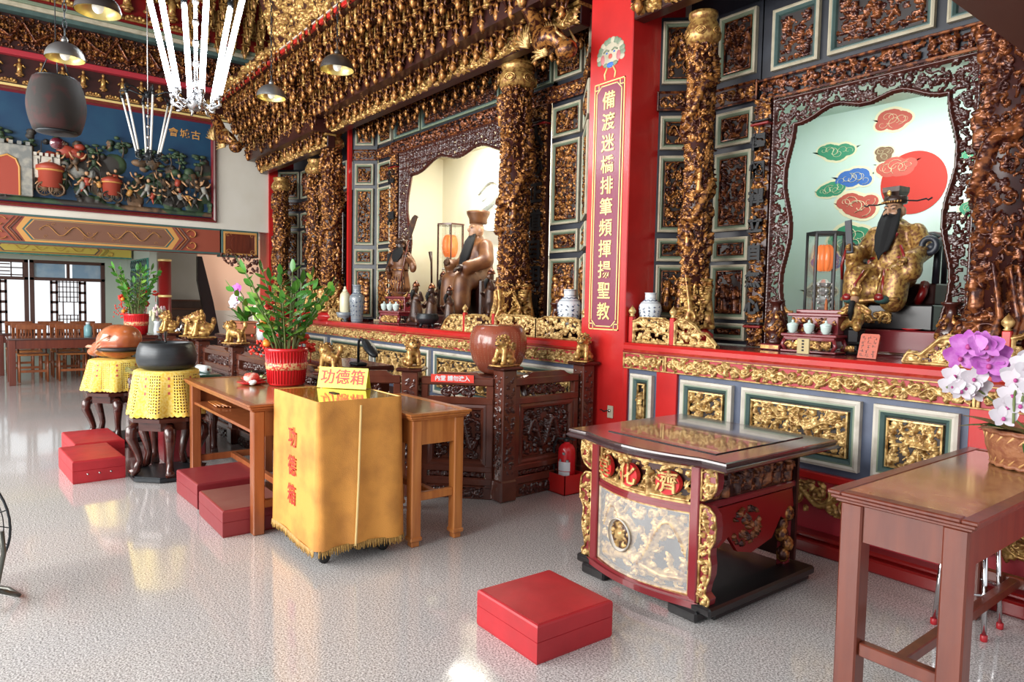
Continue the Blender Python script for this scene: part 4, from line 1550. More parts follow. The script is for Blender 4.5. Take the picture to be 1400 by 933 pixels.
def little_man(y, z, s, cm, sd):
    y, z = MPt(y, z)
    r = random.Random(sd)
    b = MB()
    lean = r.uniform(-.06, .06) * s
    b.tube([(.09, y, z + .09 * s), (.10, y + lean, z + .19 * s)], [.038 * s, .045 * s], 7, 0)
    b.ell((.105, y + lean * 1.3, z + .25 * s), (.026 * s, .026 * s, .032 * s), 1, 8, 6)
    b.ell((.10, y + lean * 1.3, z + .275 * s), (.028 * s, .03 * s, .02 * s), 2, 8, 5)
    for q in (-1, 1):
        k = r.uniform(.03, .09) * s * q
        b.tube([(.09, y + q * .015 * s, z + .1 * s), (.11, y + k * .7, z + .05 * s), (.10, y + k * 1.1, z)], [.022 * s, .018 * s, .012 * s], 6, 2 if r.random() < .5 else 0)
        a = r.uniform(-.5, 1.2)
        b.tube([(.10, y + lean + q * .035 * s, z + .18 * s), (.13, y + lean + q * .08 * s, z + (.15 + .05 * a) * s), (.14, y + lean + q * .11 * s, z + (.14 + .12 * a) * s)], [.016 * s, .014 * s, .010 * s], 6, 1)
    if r.random() < .55:
        q = r.choice((-1, 1))
        b.tube([(.14, y + lean + q * .11 * s, z + .05 * s), (.15, y + lean + q * .13 * s, z + .36 * s)], .006 * s, 5, 2)
    part('warrior', b, [cm, mur_fl, mur_dk], mu)


CM = [mur_rd, mur_gr, mur_br, mur_gy, beam_gd, mur_dk]
for i in range(34):
    q = i / 34
    little_man(.15 + 3.0 * ((i * .618) % 1), 2.86 + rnd.uniform(0, .30) + (.25 if i % 5 == 0 else 0), rnd.uniform(.85, 1.15), CM[i % 6], i)
for i in range(14):
    y, z = MPt(.05 + 3.1 * ((i * .37) % 1), 3.35 + rnd.uniform(0, .42))
    b = MB()
    b.tube([(.05, y, z - .16), (.06, y + .02, z - .05), (.06, y - .01, z + .1)], [.016, .013, .008], 6, 0)
    for k in range(9):
        b.ell((.06, y + rnd.uniform(-.10, .10), z + rnd.uniform(-.02, .16)), (.03, rnd.uniform(.03, .06), rnd.uniform(.015, .03)), 1, 8, 5)
    part('relief_tree', b, [mur_br, mur_gr], mu)
for i in range(10):
    y, z = MPt(.1 + 2.9 * ((i * .53 + .2) % 1), 3.15 + rnd.uniform(0, .45))
    b = MB()
    for k in range(4):
        b.ell((.05, y + rnd.uniform(-.12, .12), z + rnd.uniform(-.06, .08)), (.06, rnd.uniform(.06, .14), rnd.uniform(.05, .10)), 0, 9, 6)
    part('relief_rock', b, [[mur_gy, mur_br, mur_rd, mur_gr][i % 4]], mu)
for i, ch in enumerate('會城古'):
    y, z = MPt(2.62 + i * .17, 4.10)
    part('character', MB().text(ch, .15, .006, LT(.012, y, z) @ Matrix.Rotation(PI / 2, 4, 'Z') @ Matrix.Rotation(PI / 2, 4, 'X'), 0, .002), [beam_gd], mu)

# ------------------------------------------------------------------ painted beam under the picture
def painted_beam(label, x, y0, y1, z0, z1, thick, ground, cols, seed=0):
    t = root('painted_beam', label, 'beam', (x, y0, z0), 0, None, 'structure')
    W, Hh = y1 - y0, z1 - z0
    part('beam', MB().box(-thick, 0, 0, W, 0, Hh, 0, .01), [ground], t)
    m = MB()
    e = .05
    def pr(poly, d, mi):
        m.prism(poly, .0, d, 'yz', mi)
    m.box(0, .002, 0, W, Hh - .03, Hh, 2)
    m.box(0, .002, 0, W, 0, .03, 2)
    # central elongated hexagon, bordered
    n = Hh / .43
    for gi, (ins, mi, d) in enumerate(((0, 3, .003), (.045 * n, 1, .004), (.062 * n, 3, .005), (.07 * n, 4, .006))):
        a0, a1 = W * .30 + ins * 1.6, W * .84 - ins * 1.6
        zb, zt, zm = .035 + ins * .6, Hh - .035 - ins * .6, Hh / 2
        pr([(a0, zm), (a0 + .11 * n, zb), (a1 - .11 * n, zb), (a1, zm), (a1 - .11 * n, zt), (a0 + .11 * n, zt)], d, mi)
    # cloud heads at the ends
    for cxx, sg in ((W * .84 + .17 * n, 1), (W * .30 - .17 * n, -1), (W * .14, 1)):
        for q in (-1, 1):
            pts = []
            for k in range(20):
                u = k / 19
                rr = .085 * n * (1 - .62 * u)
                a = q * (2.7 - 5.2 * u)
                pts.append((.006, cxx + sg * (.02 + rr * math.cos(a)), Hh / 2 + q * .085 * n + rr * math.sin(a)))
            m.tube(pts, .030 * n, 6, 3, flat=.15)
            m.tube([(p[0] + .001, p[1], p[2]) for p in pts], .020 * n, 6, 5, flat=.2)
        for off, mi in ((-.10, 1), (-.15, 3), (-.19, 2)):
            m.tube([(.005, cxx + sg * (off * n - .05 * n), .04), (.005, cxx + sg * (off * n + .02 * n), Hh * .3), (.005, cxx + sg * (off * n + .09 * n), Hh / 2), (.005, cxx + sg * (off * n + .02 * n), Hh * .7), (.005, cxx + sg * (off * n - .05 * n), Hh - .04)], .018 * n, 6, mi, flat=.15)
    part('painted_bands', m, [ground, cols[0], cols[1], beam_gd, cols[2], beam_bl], t)
    sc = MB()
    a0, a1 = W * .30 + .28 * n, W * .84 - .28 * n
    for sgn, s0 in ((1, a0), (-1, a1)):
        pts = []
        for k in range(40):
            u = k / 39
            pts.append((.008, s0 + sgn * u * (a1 - a0) * .46, Hh / 2 + .07 * n * math.sin(u * 13)))
        sc.tube(pts, [.012 * n + .012 * n * math.sin(PI * k / 39) for k in range(40)], 6, 0, flat=.2)
        r = random.Random(seed)
        for k in range(12):
            u = r.random()
            yy, zz = s0 + sgn * u * (a1 - a0) * .46, Hh / 2 + r.uniform(-.10, .10) * n
            sc.tube([(.008, yy + .03 * n * (1 - i / 9) * math.cos(i * .8), zz + .03 * n * (1 - i / 9) * math.sin(i * .8)) for i in range(10)], .006 * n, 5, 0, flat=.25)
    part('painted_dragons', sc, [beam_gd], t)
    return t


painted_beam('painted brick-red beam with blue scroll heads under the relief picture', XW + .02, -.7, 3.34, 2.17, 2.60, .3, beam_rd, (beam_gn, beam_gn, beam_br), 1)
eb = root('painted_beam', 'square painted beam end with a brown round boss, right of the brick-red beam', 'beam end', (XW + .02, 3.36, 2.14), 0, None, 'structure')
b = MB()
b.box(-.3, 0, 0, .62, 0, .46, 0, .008)
b.ring(.03, .59, .03, .43, [(0, 0), (0, -.006), (.03, -.008), (.035, -.004)], [1, 1, 1, 3], FACE_X, True)
b.prism([(.31 + .16 * math.cos(2 * PI * k / 26), .23 + .16 * math.sin(2 * PI * k / 26)) for k in range(26)], .0, .012, 'yz', 3)
for sy in (-1, 1):
    for sz in (-1, 1):
        b.tube([(.006, .31 + sy * .2 + .05 * (1 - k / 9) * math.cos(k * .8), .23 + sz * .14 + .05 * (1 - k / 9) * math.sin(k * .8)) for k in range(10)], .009, 5, 1, flat=.3)
part('beam_end', b, [beam_gn, beam_gd, beam_bl, mahog_r], eb)

# ------------------------------------------------------------------ the room beyond the beam
XB = -16.0
plane_box('ceiling_2', XB - .2, XW - .3, -3.2, 6.2, 2.62, 2.75, plaster, 'white ceiling of the side room', 'ceiling')
painted_beam('painted yellow beam with green edges above the far windows', XB + .75, -.6, 2.46, 2.14, 2.42, .2, beam_yl, (beam_gn, tile_t, beam_yl), 3)
# window wall
wl = MB()
wl.box(XB - .16, XB, -3.2, 2.52, 0, .62, 0)
wl.box(XB - .16, XB, -3.2, 2.52, 2.08, 2.62, 0)
wl.box(XB - .16, XB, 2.10, 2.52, .62, 2.08, 0)
wl.box(XB - .16, XB, -3.2, -1.55, .62, 2.08, 0)
struct('wall_window_side', wl, [plaster_g], 'pale green plaster wall around the far windows', 'wall')
plane_box('wall_room', XB - .1, -13.75, 2.5, 2.62, 0, 2.62, plaster_g, 'pale green side wall at the end of the far windows', 'wall')


def win(name, y0, y1, label, lattice_top, lab2):
    t = root(name, label, 'window', (XB - .06, y0, .62), 0, None, 'structure')
    W, Hh = y1 - y0, 1.46
    f = MB()
    for yy in (0, W - .07):
        f.box(-.05, .07, yy, yy + .07, 0, Hh, 0, .006)
    for zz in (0, Hh - .06, Hh * .735):
        f.box(-.05, .07, 0, W, zz, zz + .06, 0, .006)
    f.box(-.04, .06, W / 2 - .025, W / 2 + .025, Hh * .76, Hh, 0)
    part('window_frame', f, [winframe], t)
    zt0, zt1 = Hh * .735 + .06, Hh - .06
    if lattice_top:
        l = MB()
        for k in range(7):
            yy = .08 + (W - .16) * k / 6
            l.box(0, .03, yy - .010, yy + .010, zt0, zt1)
        for k in range(4):
            zz = zt0 + (zt1 - zt0) * (k + .5) / 4
            l.box(0, .03, .08 + (.2 if k % 2 else 0), W - .08 - (.2 if k % 2 else 0), zz - .010, zz + .010)
        part('transom_lattice', l, [winframe], t)
    else:
        for k in range(2):
            part('transom_pane', MB().box(0, .008, .07 + k * W / 2, W / 2 * (k + 1) - .05, zt0, zt1, 0), [bluepane], t, 'blue tinted pane')
    # pierced shutter in the middle of the opening
    s = MB()
    sw = .60
    s0 = W / 2 - sw / 2
    zb = Hh * .735
    for yy in (s0, s0 + .09, s0 + sw - .13, s0 + sw - .04):
        s.box(0, .03, yy, yy + .04, .06, zb, 0)
    for k in range(6):
        zz = .06 + (zb - .12) * k / 5
        s.box(0, .03, s0, s0 + .13, zz, zz + .05, 0)
        s.box(0, .03, s0 + sw - .13, s0 + sw, zz, zz + .05, 0)
    for k in range(6):
        yy = s0 + .15 + (sw - .30) * k / 5
        s.box(.005, .025, yy - .008, yy + .008, .06, zb * .38, 0)
        s.box(.005, .025, yy - .008, yy + .008, zb * .62, zb, 0)
    for k in range(5):
        for (a, b_) in ((.08, zb * .38), (zb * .62, zb - .02)):
            zz = a + (b_ - a) * k / 4
            s.box(.005, .025, s0 + .13, s0 + sw - .13, zz - .008, zz + .008, 0)
    s.box(.005, .025, s0 + .2, s0 + .22, zb * .38, zb * .62, 0)
    s.box(.005, .025, s0 + sw - .22, s0 + sw - .2, zb * .38, zb * .62, 0)
    part('lattice_shutter', s, [winframe], t)
    return t


win('window_1', .86, 2.10, 'brown framed window with blue upper panes and a lattice shutter', False, '')
win('window_2', -.42, .84, 'brown framed window with a fretwork transom, at the left edge', True, '')
win('window_3', -1.55, -.44, 'brown framed window left of the fretwork one', True, '')
# tiled opening in the side wall + glazed relief tiles
tl = root('tile_panel', 'teal glazed tile grille high on the pale green side wall', 'tile panel', (-15.4, 2.497, 1.42))
b = MB()
b.box(0, 1.6, -.03, -.002, 0, .70, 0)
for i in range(8):
    for j in range(4):
        x, z = .1 + i * .2, .09 + j * .172
        b.tube([(x + .07 * math.cos(a), -.035, z + .065 * math.sin(a)) for a in [2 * PI * k / 12 for k in range(12)]], .010, 5, 1, True)
        b.ell((x, -.035, z), (.03, .015, .03), 1, 8, 5)
part('tiles', b, [tile_t, teal], tl)
lw = root('lattice_window', 'white-backed fretwork window below the teal tile grille', 'window', (-15.2, 2.497, .75))
b = MB()
b.box(0, 1.3, -.03, 0, 0, .60, 0)  # solid white-painted board behind the brown bars
for k in range(8):
    b.box(.04 + k * .17, .07 + k * .17, -.05, -.03, 0, .60, 1)
for k in range(5):
    b.box(0, 1.3, -.05, -.03, .02 + k * .14, .045 + k * .14, 1)
part('grille', b, [white_p, winframe], lw)
# round red column
rc = root('column_1', 'round dark red column with gold rings in front of the staircase', 'column', (-13.62, 2.72, 0), 0, None, 'structure')
part('shaft', MB().lathe([(.13, 0), (.13, .12), (.105, .16), (.105, 2.1)], (0, 0, 0), 24, 0), [red_dk], rc)
b = MB()
for z in (1.42, 2.06):
    b.lathe([(.108, z), (.114, z + .01), (.114, z + .03), (.108, z + .04)], (0, 0, 0), 24, 0)
part('gold_ring', b, [gold_line], rc)
# staircase and its walls
plane_box('wall_stair_back', -15.4, -15.25, 2.64, 5.6, 0, 2.62, plaster, 'white wall behind the brown stairs', 'wall')
st = root('staircase', 'brown stone steps rising to the right behind the round red column', 'staircase', (-15.0, 2.72, 0), 0, None, 'structure')
b = MB()
for k in range(8):
    b.box(-.22, 1.15 - k * .17, 0, .98, k * .172, (k + 1) * .172 - .03, 0, .006)
    b.box(-.22, 1.17 - k * .17, -.01, .98, (k + 1) * .172 - .03, (k + 1) * .172, 1, .006)
part('steps', b, [stairs_m, beam_br], st)
b = MB()
# dark stringer and the underside of the flight that returns above
b.prism([(3.66, .0), (3.86, .0), (3.62, 1.35), (3.42, 2.2), (3.34, 2.2), (3.34, 1.75)], -14.0, -13.9, 'yz', 0)
struct('stair_stringer', b, [ebony], 'black slanting side of the staircase', 'staircase side')
b = MB()
b.prism([(3.40, 2.61), (3.46, 1.85), (3.72, 1.15), (4.7, 1.15), (4.7, 2.61)], -14.34, -14.3, 'yz', 0)
struct('wall_peach', b, [peach], 'peach-coloured lit wall seen under the painted beam end', 'wall')
plane_box('wall_low', -14.3, -14.2, 3.72, 4.7, 0, 1.18, plaster, 'cream lower wall beneath the peach wall', 'wall')
area('stair_lamp', (-13.3, 4.1, 2.3), (-14.3, 4.1, 1.6), .4, .3, 5, (1, .8, .66))


# ------------------------------------------------------------------ tables
def plain_table(name, label, loc, L, W, H, top_m, wood, over=.04, leg=.075, apron=.15, shelf=None, h_stretch=.22, rz=0.0, long_axis='x', taper=False, group=None):
    """table with moulded top edge, square legs and an H stretcher; origin at the floor, corner (0,0)"""
    t = root(name, label, 'table', loc, rz, group)
    X, Y = (L, W) if long_axis == 'x' else (W, L)
    tp = MB()
    tp.box(.012, X - .012, .012, Y - .012, H - .012, H - .002, 0)
    tp.ring(0, X, 0, Y, [(.045, 0), (.03, .001)], [1], Matrix.Translation((0, 0, H)) @ Matrix.Rotation(-PI / 2, 4, 'X'), False)
    part('tabletop', tp, [top_m, wood], t, 'figured veneer top')
    ed = MB()
    for a, b in (((0, .05), (0, Y)), ((X - .05, X), (0, Y)), ((.05, X - .05), (0, .05)), ((.05, X - .05), (Y - .05, Y))):
        ed.box(*(a if isinstance(a, tuple) else a), *(b), H - .014, H + .001, 0, .004)
    ed.box(.008, X - .008, .008, Y - .008, H - .030, H - .013, 0, .005)
    ed.box(.022, X - .022, .022, Y - .022, H - .042, H - .030, 0, .003)
    part('moulded_edge', ed, [wood], t)
    o = over
    for i, (lx, ly) in enumerate(((o, o), (X - o - leg, o), (o, Y - o - leg), (X - o - leg, Y - o - leg))):
        lg = MB()
        lg.box(lx, lx + leg, ly, ly + leg, .0 if not taper else .05, H - .042, 0, .006)
        if taper:
            e = .006
            lg.box(lx - e, lx + leg + e, ly - e, ly + leg + e, .035, .062, 0, .006)
            lg.box(lx + e, lx + leg - e, ly + e, ly + leg - e, 0, .04, 0, .006)
        part('leg', lg, [wood], t)
    ap = MB()
    za = H - .042 - apron
    if shelf is None:
        ap.box(o + leg, X - o - leg, o + .012, o + .034, za, H - .042, 0)
    ap.box(o + leg, X - o - leg, Y - o - .034, Y - o - .012, za, H - .042, 0)
    ap.box(o + .012, o + .034, o + leg, Y - o - leg, za, H - .042, 0)
    ap.box(X - o - .034, X - o - .012, o + leg, Y - o - leg, za, H - .042, 0)
    part('apron', ap, [wood], t)
    if shelf:
        s = MB()
        s.box(o + .02, X - o - .02, o + .02, Y - o - .03, shelf - .02, shelf, 0, .004)
        part('shelf', s, [wood], t)
    sr = MB()
    hz = h_stretch
    if long_axis == 'x':
        for lx in (o + leg * .25, X - o - leg * .75):
            sr.box(lx, lx + leg * .5, o + leg, Y - o - leg, hz, hz + .05, 0, .004)
        sr.box(o + leg * .7, X - o - leg * .7, Y / 2 - .02, Y / 2 + .02, hz + .003, hz + .045, 0, .004)
    else:
        for ly in (o + leg * .25, Y - o - leg * .75):
            sr.box(o + leg, X - o - leg, ly, ly + leg * .5, hz, hz + .05, 0, .004)
        sr.box(X / 2 - .02, X / 2 + .02, o + leg * .7, Y - o - leg * .7, hz + .003, hz + .045, 0, .004)
    part('stretcher', sr, [wood], t)
    return t


plain_table('offering_table', 'red mahogany table with a burl top in the right foreground, carrying the orchid basket', (-1.245, 2.455, 0), 1.36, .485, .80, burl, mahog_r, leg=.078, over=.035, apron=.135, h_stretch=.20, long_axis='y')
plain_table('offering_table', 'long burl-topped table with an open shelf, carrying the ribbed red plant pot', (-5.80, 1.285, 0), 1.63, .70, .81, burl, mahog, leg=.07, over=.035, apron=.16, shelf=.635, h_stretch=.16)
plain_table('offering_table', 'small honey-coloured table standing right behind the orange-draped box', (-4.30, 1.965, 0), .86, .43, .80, burl, honey, leg=.066, over=.035, apron=.15, h_stretch=.27, taper=True)

# metal stool under the right table
t = root('stool', 'metal stool with thin chrome legs and red rubber feet under the right foreground table', 'stool', (-1.14, 3.60, 0))
part('seat', MB().lathe([(.005, .44), (.135, .44), (.145, .45), (.145, .47), (.13, .485), (.005, .49)], (0, 0, 0), 22, 0), [pot_red], t)
for sx in (-1, 1):
    for sy in (-1, 1):
        lg = MB()
        lg.tube([(sx * .08, sy * .08, .44), (sx * .10, sy * .10, .02)], .011, 8, 0)
        o = part('leg', lg, [chrome], t)
        ft = MB().lathe([(.012, 0), (.015, .004), (.015, .028), (.012, .03)], (sx * .101, sy * .101, 0), 10, 0)
        part('rubber_foot', ft, [kneel], o, 'red rubber foot')
part('ring', MB().tube([(.095 * math.cos(a) * 1.3, .095 * math.sin(a) * 1.3, .2) for a in [2 * PI * k / 24 for k in range(24)]], .006, 6, 0, True), [chrome], t)


# ------------------------------------------------------------------ kneelers
def kneeler(label, loc, rz, L, W, h0, h1, m_side, m_top, group=None):
    """low vinyl-covered kneeling box with a gently sloping top"""
    t = root('kneeler', label, 'kneeler', loc, rz)
    b = MB()
    e = .012
    def lp(z0, z1, ins):
        return [(-L / 2 + ins, -W / 2 + ins, z0), (L / 2 - ins, -W / 2 + ins, z0), (L / 2 - ins, W / 2 - ins, z1), (-L / 2 + ins, W / 2 - ins, z1)]
    loops = [lp(0, 0, .004), lp(.012, .012, 0), lp(h0 * .55, h0 * .55, 0), lp(h0 * .56, h0 * .56, .003), lp(h0 * .57, h0 * .57, 0), lp(h0 - e, h1 - e, 0), lp(h0 - e * .3, h1 - e * .3, e * .3), lp(h0, h1, e)]
    V = [p for q in loops for p in q]
    F = [(3, 2, 1, 0)]
    for j in range(len(loops) - 1):
        for k in range(4):
            k2 = (k + 1) % 4
            F.append((j * 4 + k, j * 4 + k2, j * 4 + 4 + k2, j * 4 + 4 + k))
    b.add(V, F, 0)
    part('box', b, [m_side], t)
    tp = MB()
    n = 8
    V, F = [], []
    for j in range(n + 1):
        for i in range(n + 1):
            u, v = i / n, j / n
            x, y = -L / 2 + e + (L - 2 * e) * u, -W / 2 + e + (W - 2 * e) * v
            V.append((x, y, h0 + (h1 - h0) * v + .0005 + .006 * math.sin(PI * u) * math.sin(PI * v)))
    for j in range(n):
        for i in range(n):
            a = j * (n + 1) + i
            F.append((a, a + 1, a + n + 2, a + n + 1))
    tp.add(V, F, 0, True)
    part('top_pad', tp, [m_top], t)
    if 'studs' in label:
        sd = MB()
        for k in range(3):
            sd.ell((-L * .22 + k * L * .22, -W / 2, h0 * .5 - .02), (.008, .006, .008), 0, 8, 5)
        part('stud', sd, [steel], t, 'row of small nail heads')
    return t


kneeler('bright red padded kneeler alone on the floor in front of the carved desk', (-2.255, 1.975, 0), R(-1), .43, .425, .165, .165, kneel, kneel)
kneeler('bright red kneeler with studs on its side, the nearer of the pair at the left', (-6.47, .735, 0), R(93), .36, .66, .175, .175, kneel, kneel)
kneeler('bright red kneeler behind the studded one at the left, before the altar table', (-7.2, .83, 0), R(93), .38, .68, .175, .175, kneel, kneel)
kneeler('dull maroon kneeler pushed half under the long table, left one of two', (-5.22, 1.40, 0), R(92), .46, .52, .175, .175, kneel_dk, kneel_dk)
kneeler('worn kneeler with a brownish top under the long table, against its near leg', (-4.55, 1.36, 0), R(90), .40, .55, .165, .165, kneel_dk, kneel_br)

# ------------------------------------------------------------------ donation box under its orange cloth
t = root('donation_box', 'donation box draped in stained orange cloth with red characters, on small black castors', 'donation box', (-4.15, 1.43, 0))
BX, BY, BZ = .66, .50, .905
b = MB().box(.02, BX - .02, .02, BY - .02, .075, BZ - .012, 0)
part('body', b, [darkwood], t)
for (x, y) in ((.07, .07), (BX - .07, .07), (.07, BY - .07), (BX - .07, BY - .07)):
    w = MB()
    w.lathe([(.012, -.014), (.03, -.014), (.033, -.01), (.033, .01), (.03, .014), (.012, .014)], (0, 0, 0), 16, 0, T=Matrix.Translation((x, y, .033)) @ Matrix.Rotation(PI / 2, 4, 'Y'))
    w.box(x - .02, x + .02, y - .02, y + .02, .06, .08, 0)
    w.box(x - .022, x - .016, y - .014, y + .014, .03, .07, 0)
    part('castor', w, [black], t, 'black castor wheel')
cl = MB()
n, V, F = 120, [], []
per = 2 * (BX + BY)
zl = [BZ + .003, BZ - .004, BZ - .03, .75, .6, .45, .3, .2, .13, .105]


def perim(s):
    s = s % per
    if s < BX:
        return s, 0.0, 0, -1
    s -= BX
    if s < BY:
        return BX, s, 1, 0
    s -= BY
    if s < BX:
        return BX - s, BY, 0, 1
    return 0.0, BY - (s - BX), -1, 0


for j, z in enumerate(zl):
    for i in range(n):
        s = per * i / n
        x, y, nx, ny = perim(s)
        d = (BZ - z)
        off = .0
        if d > .02:
            if nx == 1 or ny == 1:
                off = d * .03 + .011 * math.sin(s * 30) * d + .014 * math.exp(-((s - BX - BY * .5 + d * .06) / .03) ** 2) * min(1, d * 2)
            else:
                off = d * .012 + .004 * math.sin(s * 22) * d
        V.append((x + nx * off + (.003 * nx if j else 0), y + ny * off + (.003 * ny if j else 0), z + (.01 * math.sin(s * 9) if j > 7 else 0)))
for j in range(len(zl) - 1):
    for i in range(n):
        i2 = (i + 1) % n
        F.append((j * n + i, (j + 1) * n + i, (j + 1) * n + i2, j * n + i2))
cl.add(V, F, 0, True)
c_o = part('cloth', cl, [cloth_or], t, 'orange cloth hanging to the floor')
sm = MB()
pts = []
for j in range(2, len(zl)):
    z = zl[j]
    d = BZ - z
    s = BX + BY * .5 - d * .06
    x, y, nx, ny = perim(s)
    off = d * .03 + .011 * math.sin(s * 30) * d + .014 * min(1, d * 2)
    pts.append((x + off + .004, y, z))
sm.tube(pts, .007, 6, 0, flat=.5)
part('seam', sm, [cloth_lt], c_o, 'pale faded pleat')
fr = MB()
for i in range(420):
    s = per * (i + rnd.random() * .6) / 420
    x, y, nx, ny = perim(s)
    off = .8 * .03 if (nx == 1 or ny == 1) else .8 * .014
    x += nx * (off + .003)
    y += ny * (off + .003)
    z = .11 + .01 * math.sin(s * 9)
    L_ = rnd.uniform(.03, .05)
    fr.tube([(x, y, z), (x + rnd.uniform(-.004, .004) + nx * .003, y + rnd.uniform(-.004, .004) + ny * .003, z - L_)], [.0035, .002], 4, 0)
part('fringe', fr, [fringe_m], c_o, 'brown fringe along the hem')
tp = MB()
tp.box(.012, BX - .012, .012, BY - .012, BZ - .012, BZ, 0, .003)
tp.ring(0, BX, 0, BY, [(0, 0), (0, .004), (.018, .006), (.02, .0)], [1], Matrix.Translation((0, 0, BZ)) @ Matrix.Rotation(-PI / 2, 4, 'X'), False)
part('glass_top', tp, [glass_y, cloth_lt], t, 'amber glass top')
part('coin_slot', MB().box(.30, .39, .215, .245, BZ, BZ + .004, 0, .0015), [black], t)
for i, ch in enumerate('功德箱'):
    part('character', MB().text(ch, .125, .002, wall_text(.33, -.013 - .002 * i, .66 - i * .165, 0), 0, .001), [red_ink], t)
# folded yellow sign on the box
t = root('sign', 'small yellow card with three red characters propped on the draped box', 'sign', (-3.98, 1.80, .909), R(38))
b = MB()
a = R(14)
b.add([(-.165, -.035, 0), (.165, -.035, 0), (.165, 0, .125), (-.165, 0, .125), (.165, .035, 0), (-.165, .035, 0)], [(0, 1, 2, 3), (3, 2, 4, 5)], 0)
part('card', b, [yellow_pl], t)
Tt = Matrix.Translation((0, -.019, .0625)) @ Matrix.Rotation(PI / 2 - math.atan2(.035, .125), 4, 'X')
part('lettering', MB().text('功德箱', .098, .0015, Tt, 0, .001, spacing=1.05), [red_ink], t)

# ------------------------------------------------------------------ the gilded desk
DX, DY, DZ = 1.02, .985, .772
t = root('altar_desk', 'bow-fronted carved and gilded desk with red roundels, in front of the nearer altar', 'desk', (-2.775, 2.575, 0))
NS = 16


def bow(u):     # bow of the front, u across 0..1
    if u < .13 or u > .87:
        return 0.0
    return -.075 * math.sin(PI * (u - .13) / .74) ** 1.0


tp = MB()
V, F = [], []
us = [0, .05, .10, .13] + [.13 + .74 * k / NS for k in range(1, NS)] + [.87, .90, .95, 1]
prof = [(.02, DZ - .05), (.006, DZ - .046), (-.006, DZ - .036), (.0, DZ - .026), (.010, DZ - .02), (.004, DZ - .012), (.006, DZ - .003), (.016, DZ)]


def rim(ins):
    pts = []
    for u in us:
        pts.append((ins + (DX - 2 * ins) * u, bow(u) + ins))
    pts.append((DX - ins, DY - ins))
    pts.append((ins, DY - ins))
    return pts


m = len(us) + 2
for ins, z in prof:
    V += [(x, y, z) for x, y in rim(ins)]
for j in range(len(prof) - 1):
    for k in range(m):
        k2 = (k + 1) % m
        F.append((j * m + k, j * m + k2, (j + 1) * m + k2, (j + 1) * m + k))
F.append(tuple((len(prof) - 1) * m + k for k in range(m)))
F.append(tuple(range(m))[::-1])
tp.add(V, F, 0)
part('desk_top', tp, [M('plum_wood_top', (0.060, 0.032, 0.036), 0.16, 0, (0.042, 0.022, 0.024), 5, 0.35, 0.7, coat=0.7)], t)
gl = MB().box(.19, DX - .14, .12, DY - .10, DZ + .0005, DZ + .005, 0, .002)
part('glass_sheet', gl, [M('dark_glass_sheet', (0.05, 0.03, 0.03), 0.03, coat=1.0)], t, 'clear glass sheet over the dark top')
# body
x0, x1 = .155, DX - .165       # posts
fy = .055
bd = MB()
bd.box(x0, x0 + .05, fy - .02, fy + .03, .055, DZ - .05, 0, .005)
bd.box(x1 - .05, x1, fy - .02, fy + .03, .055, DZ - .05, 0, .005)


def bowstrip(mb, za, zb, xa, xb, out, thick, mi):
    n = 20
    V, F = [], []
    for k in range(n + 1):
        u = k / n
        x = xa + (xb - xa) * u
        y = fy - .075 * math.sin(PI * u) * .95 - out
        V += [(x, y, za), (x, y, zb), (x, y + thick, zb), (x, y + thick, za)]
    for k in range(n):
        a, b2 = k * 4, k * 4 + 4
        F += [(a, b2, b2 + 1, a + 1), (a + 1, b2 + 1, b2 + 2, a + 2), (a + 2, b2 + 2, b2 + 3, a + 3), (a + 3, b2 + 3, b2, a)]
    F += [(0, 1, 2, 3), (n * 4 + 3, n * 4 + 2, n * 4 + 1, n * 4)]
    mb.add(V, F, mi)


xa, xb = x0 + .05, x1 - .05
bowstrip(bd, .055, .085, x0 - .02, x1 + .02, .02, .07, 0)
bowstrip(bd, .085, .10, x0, x1, .008, .05, 0)
bowstrip(bd, .495, .515, xa, xb, .010, .04, 0)
bowstrip(bd, .515, .53, xa, xb, .004, .03, 0)
bowstrip(bd, DZ - .06, DZ - .045, xa, xb, .006, .04, 0)
part('front_frame', bd, [maroon], t)
ft = MB()
for x in (x0 - .03, x1 - .14):
    ft.box(x, x + .17, fy - .05, fy + .06, 0, .055, 0, .01)
ft.box(x0 - .06, x1 + .06, fy + .05, DY - .04, 0, .05, 0, .008)
ft.box(x1 - .05, x1 + .09, fy - .03, DY - .04, .04, .085, 0, .01)
ft.box(x0 - .09, x0 + .05, fy - .03, DY - .04, .04, .085, 0, .01)
part('plinth', ft, [ebony], t)


def bowmap(mb, xa, xb, out):
    """bend a flat panel built at y~0 onto the bow"""
    for i, p in enumerate(mb.v):
        u = min(1, max(0, (p[0] - xa) / (xb - xa)))
        mb.v[i] = (p[0], p[1] + fy - .075 * math.sin(PI * u) * .95 - out, p[2])
    return mb


# upper frieze with the three red roundels
zf0, zf1 = .53, DZ - .062
fb = MB()
bowstrip(fb, zf0, zf1, xa, xb, -.022, .01, 0)
bowstrip(fb, zf0, zf0 + .012, xa, xb, .002, .02, 1)
bowstrip(fb, zf1 - .012, zf1, xa, xb, .002, .02, 1)
fb.box(xa, xa + .012, fy - .002, fy + .02, zf0, zf1, 1)
fb.box(xb - .012, xb, fy - .002, fy + .02, zf0, zf1, 1)
part('frieze_board', fb, [lacq, gold], t)
c = Carve(xb - xa - .02, zf1 - zf0 - .02, .0045, False, 901)
c.fill(.042, .7, 1, leafy=.85)
for k in range(4):
    c.figure((.03, .215, .38, .60)[k], .006, .115, 1.3)
c.stroke([(0, .008), (c.w, .008)], .012, .012, .9)
for cx_ in (.085, .275, .49):
    c.H[((np.arange(c.nz + 1)[:, None] * c.px - c.h / 2) ** 2 + (np.arange(c.nx + 1)[None, :] * c.px - cx_) ** 2) < .058 ** 2] = 0
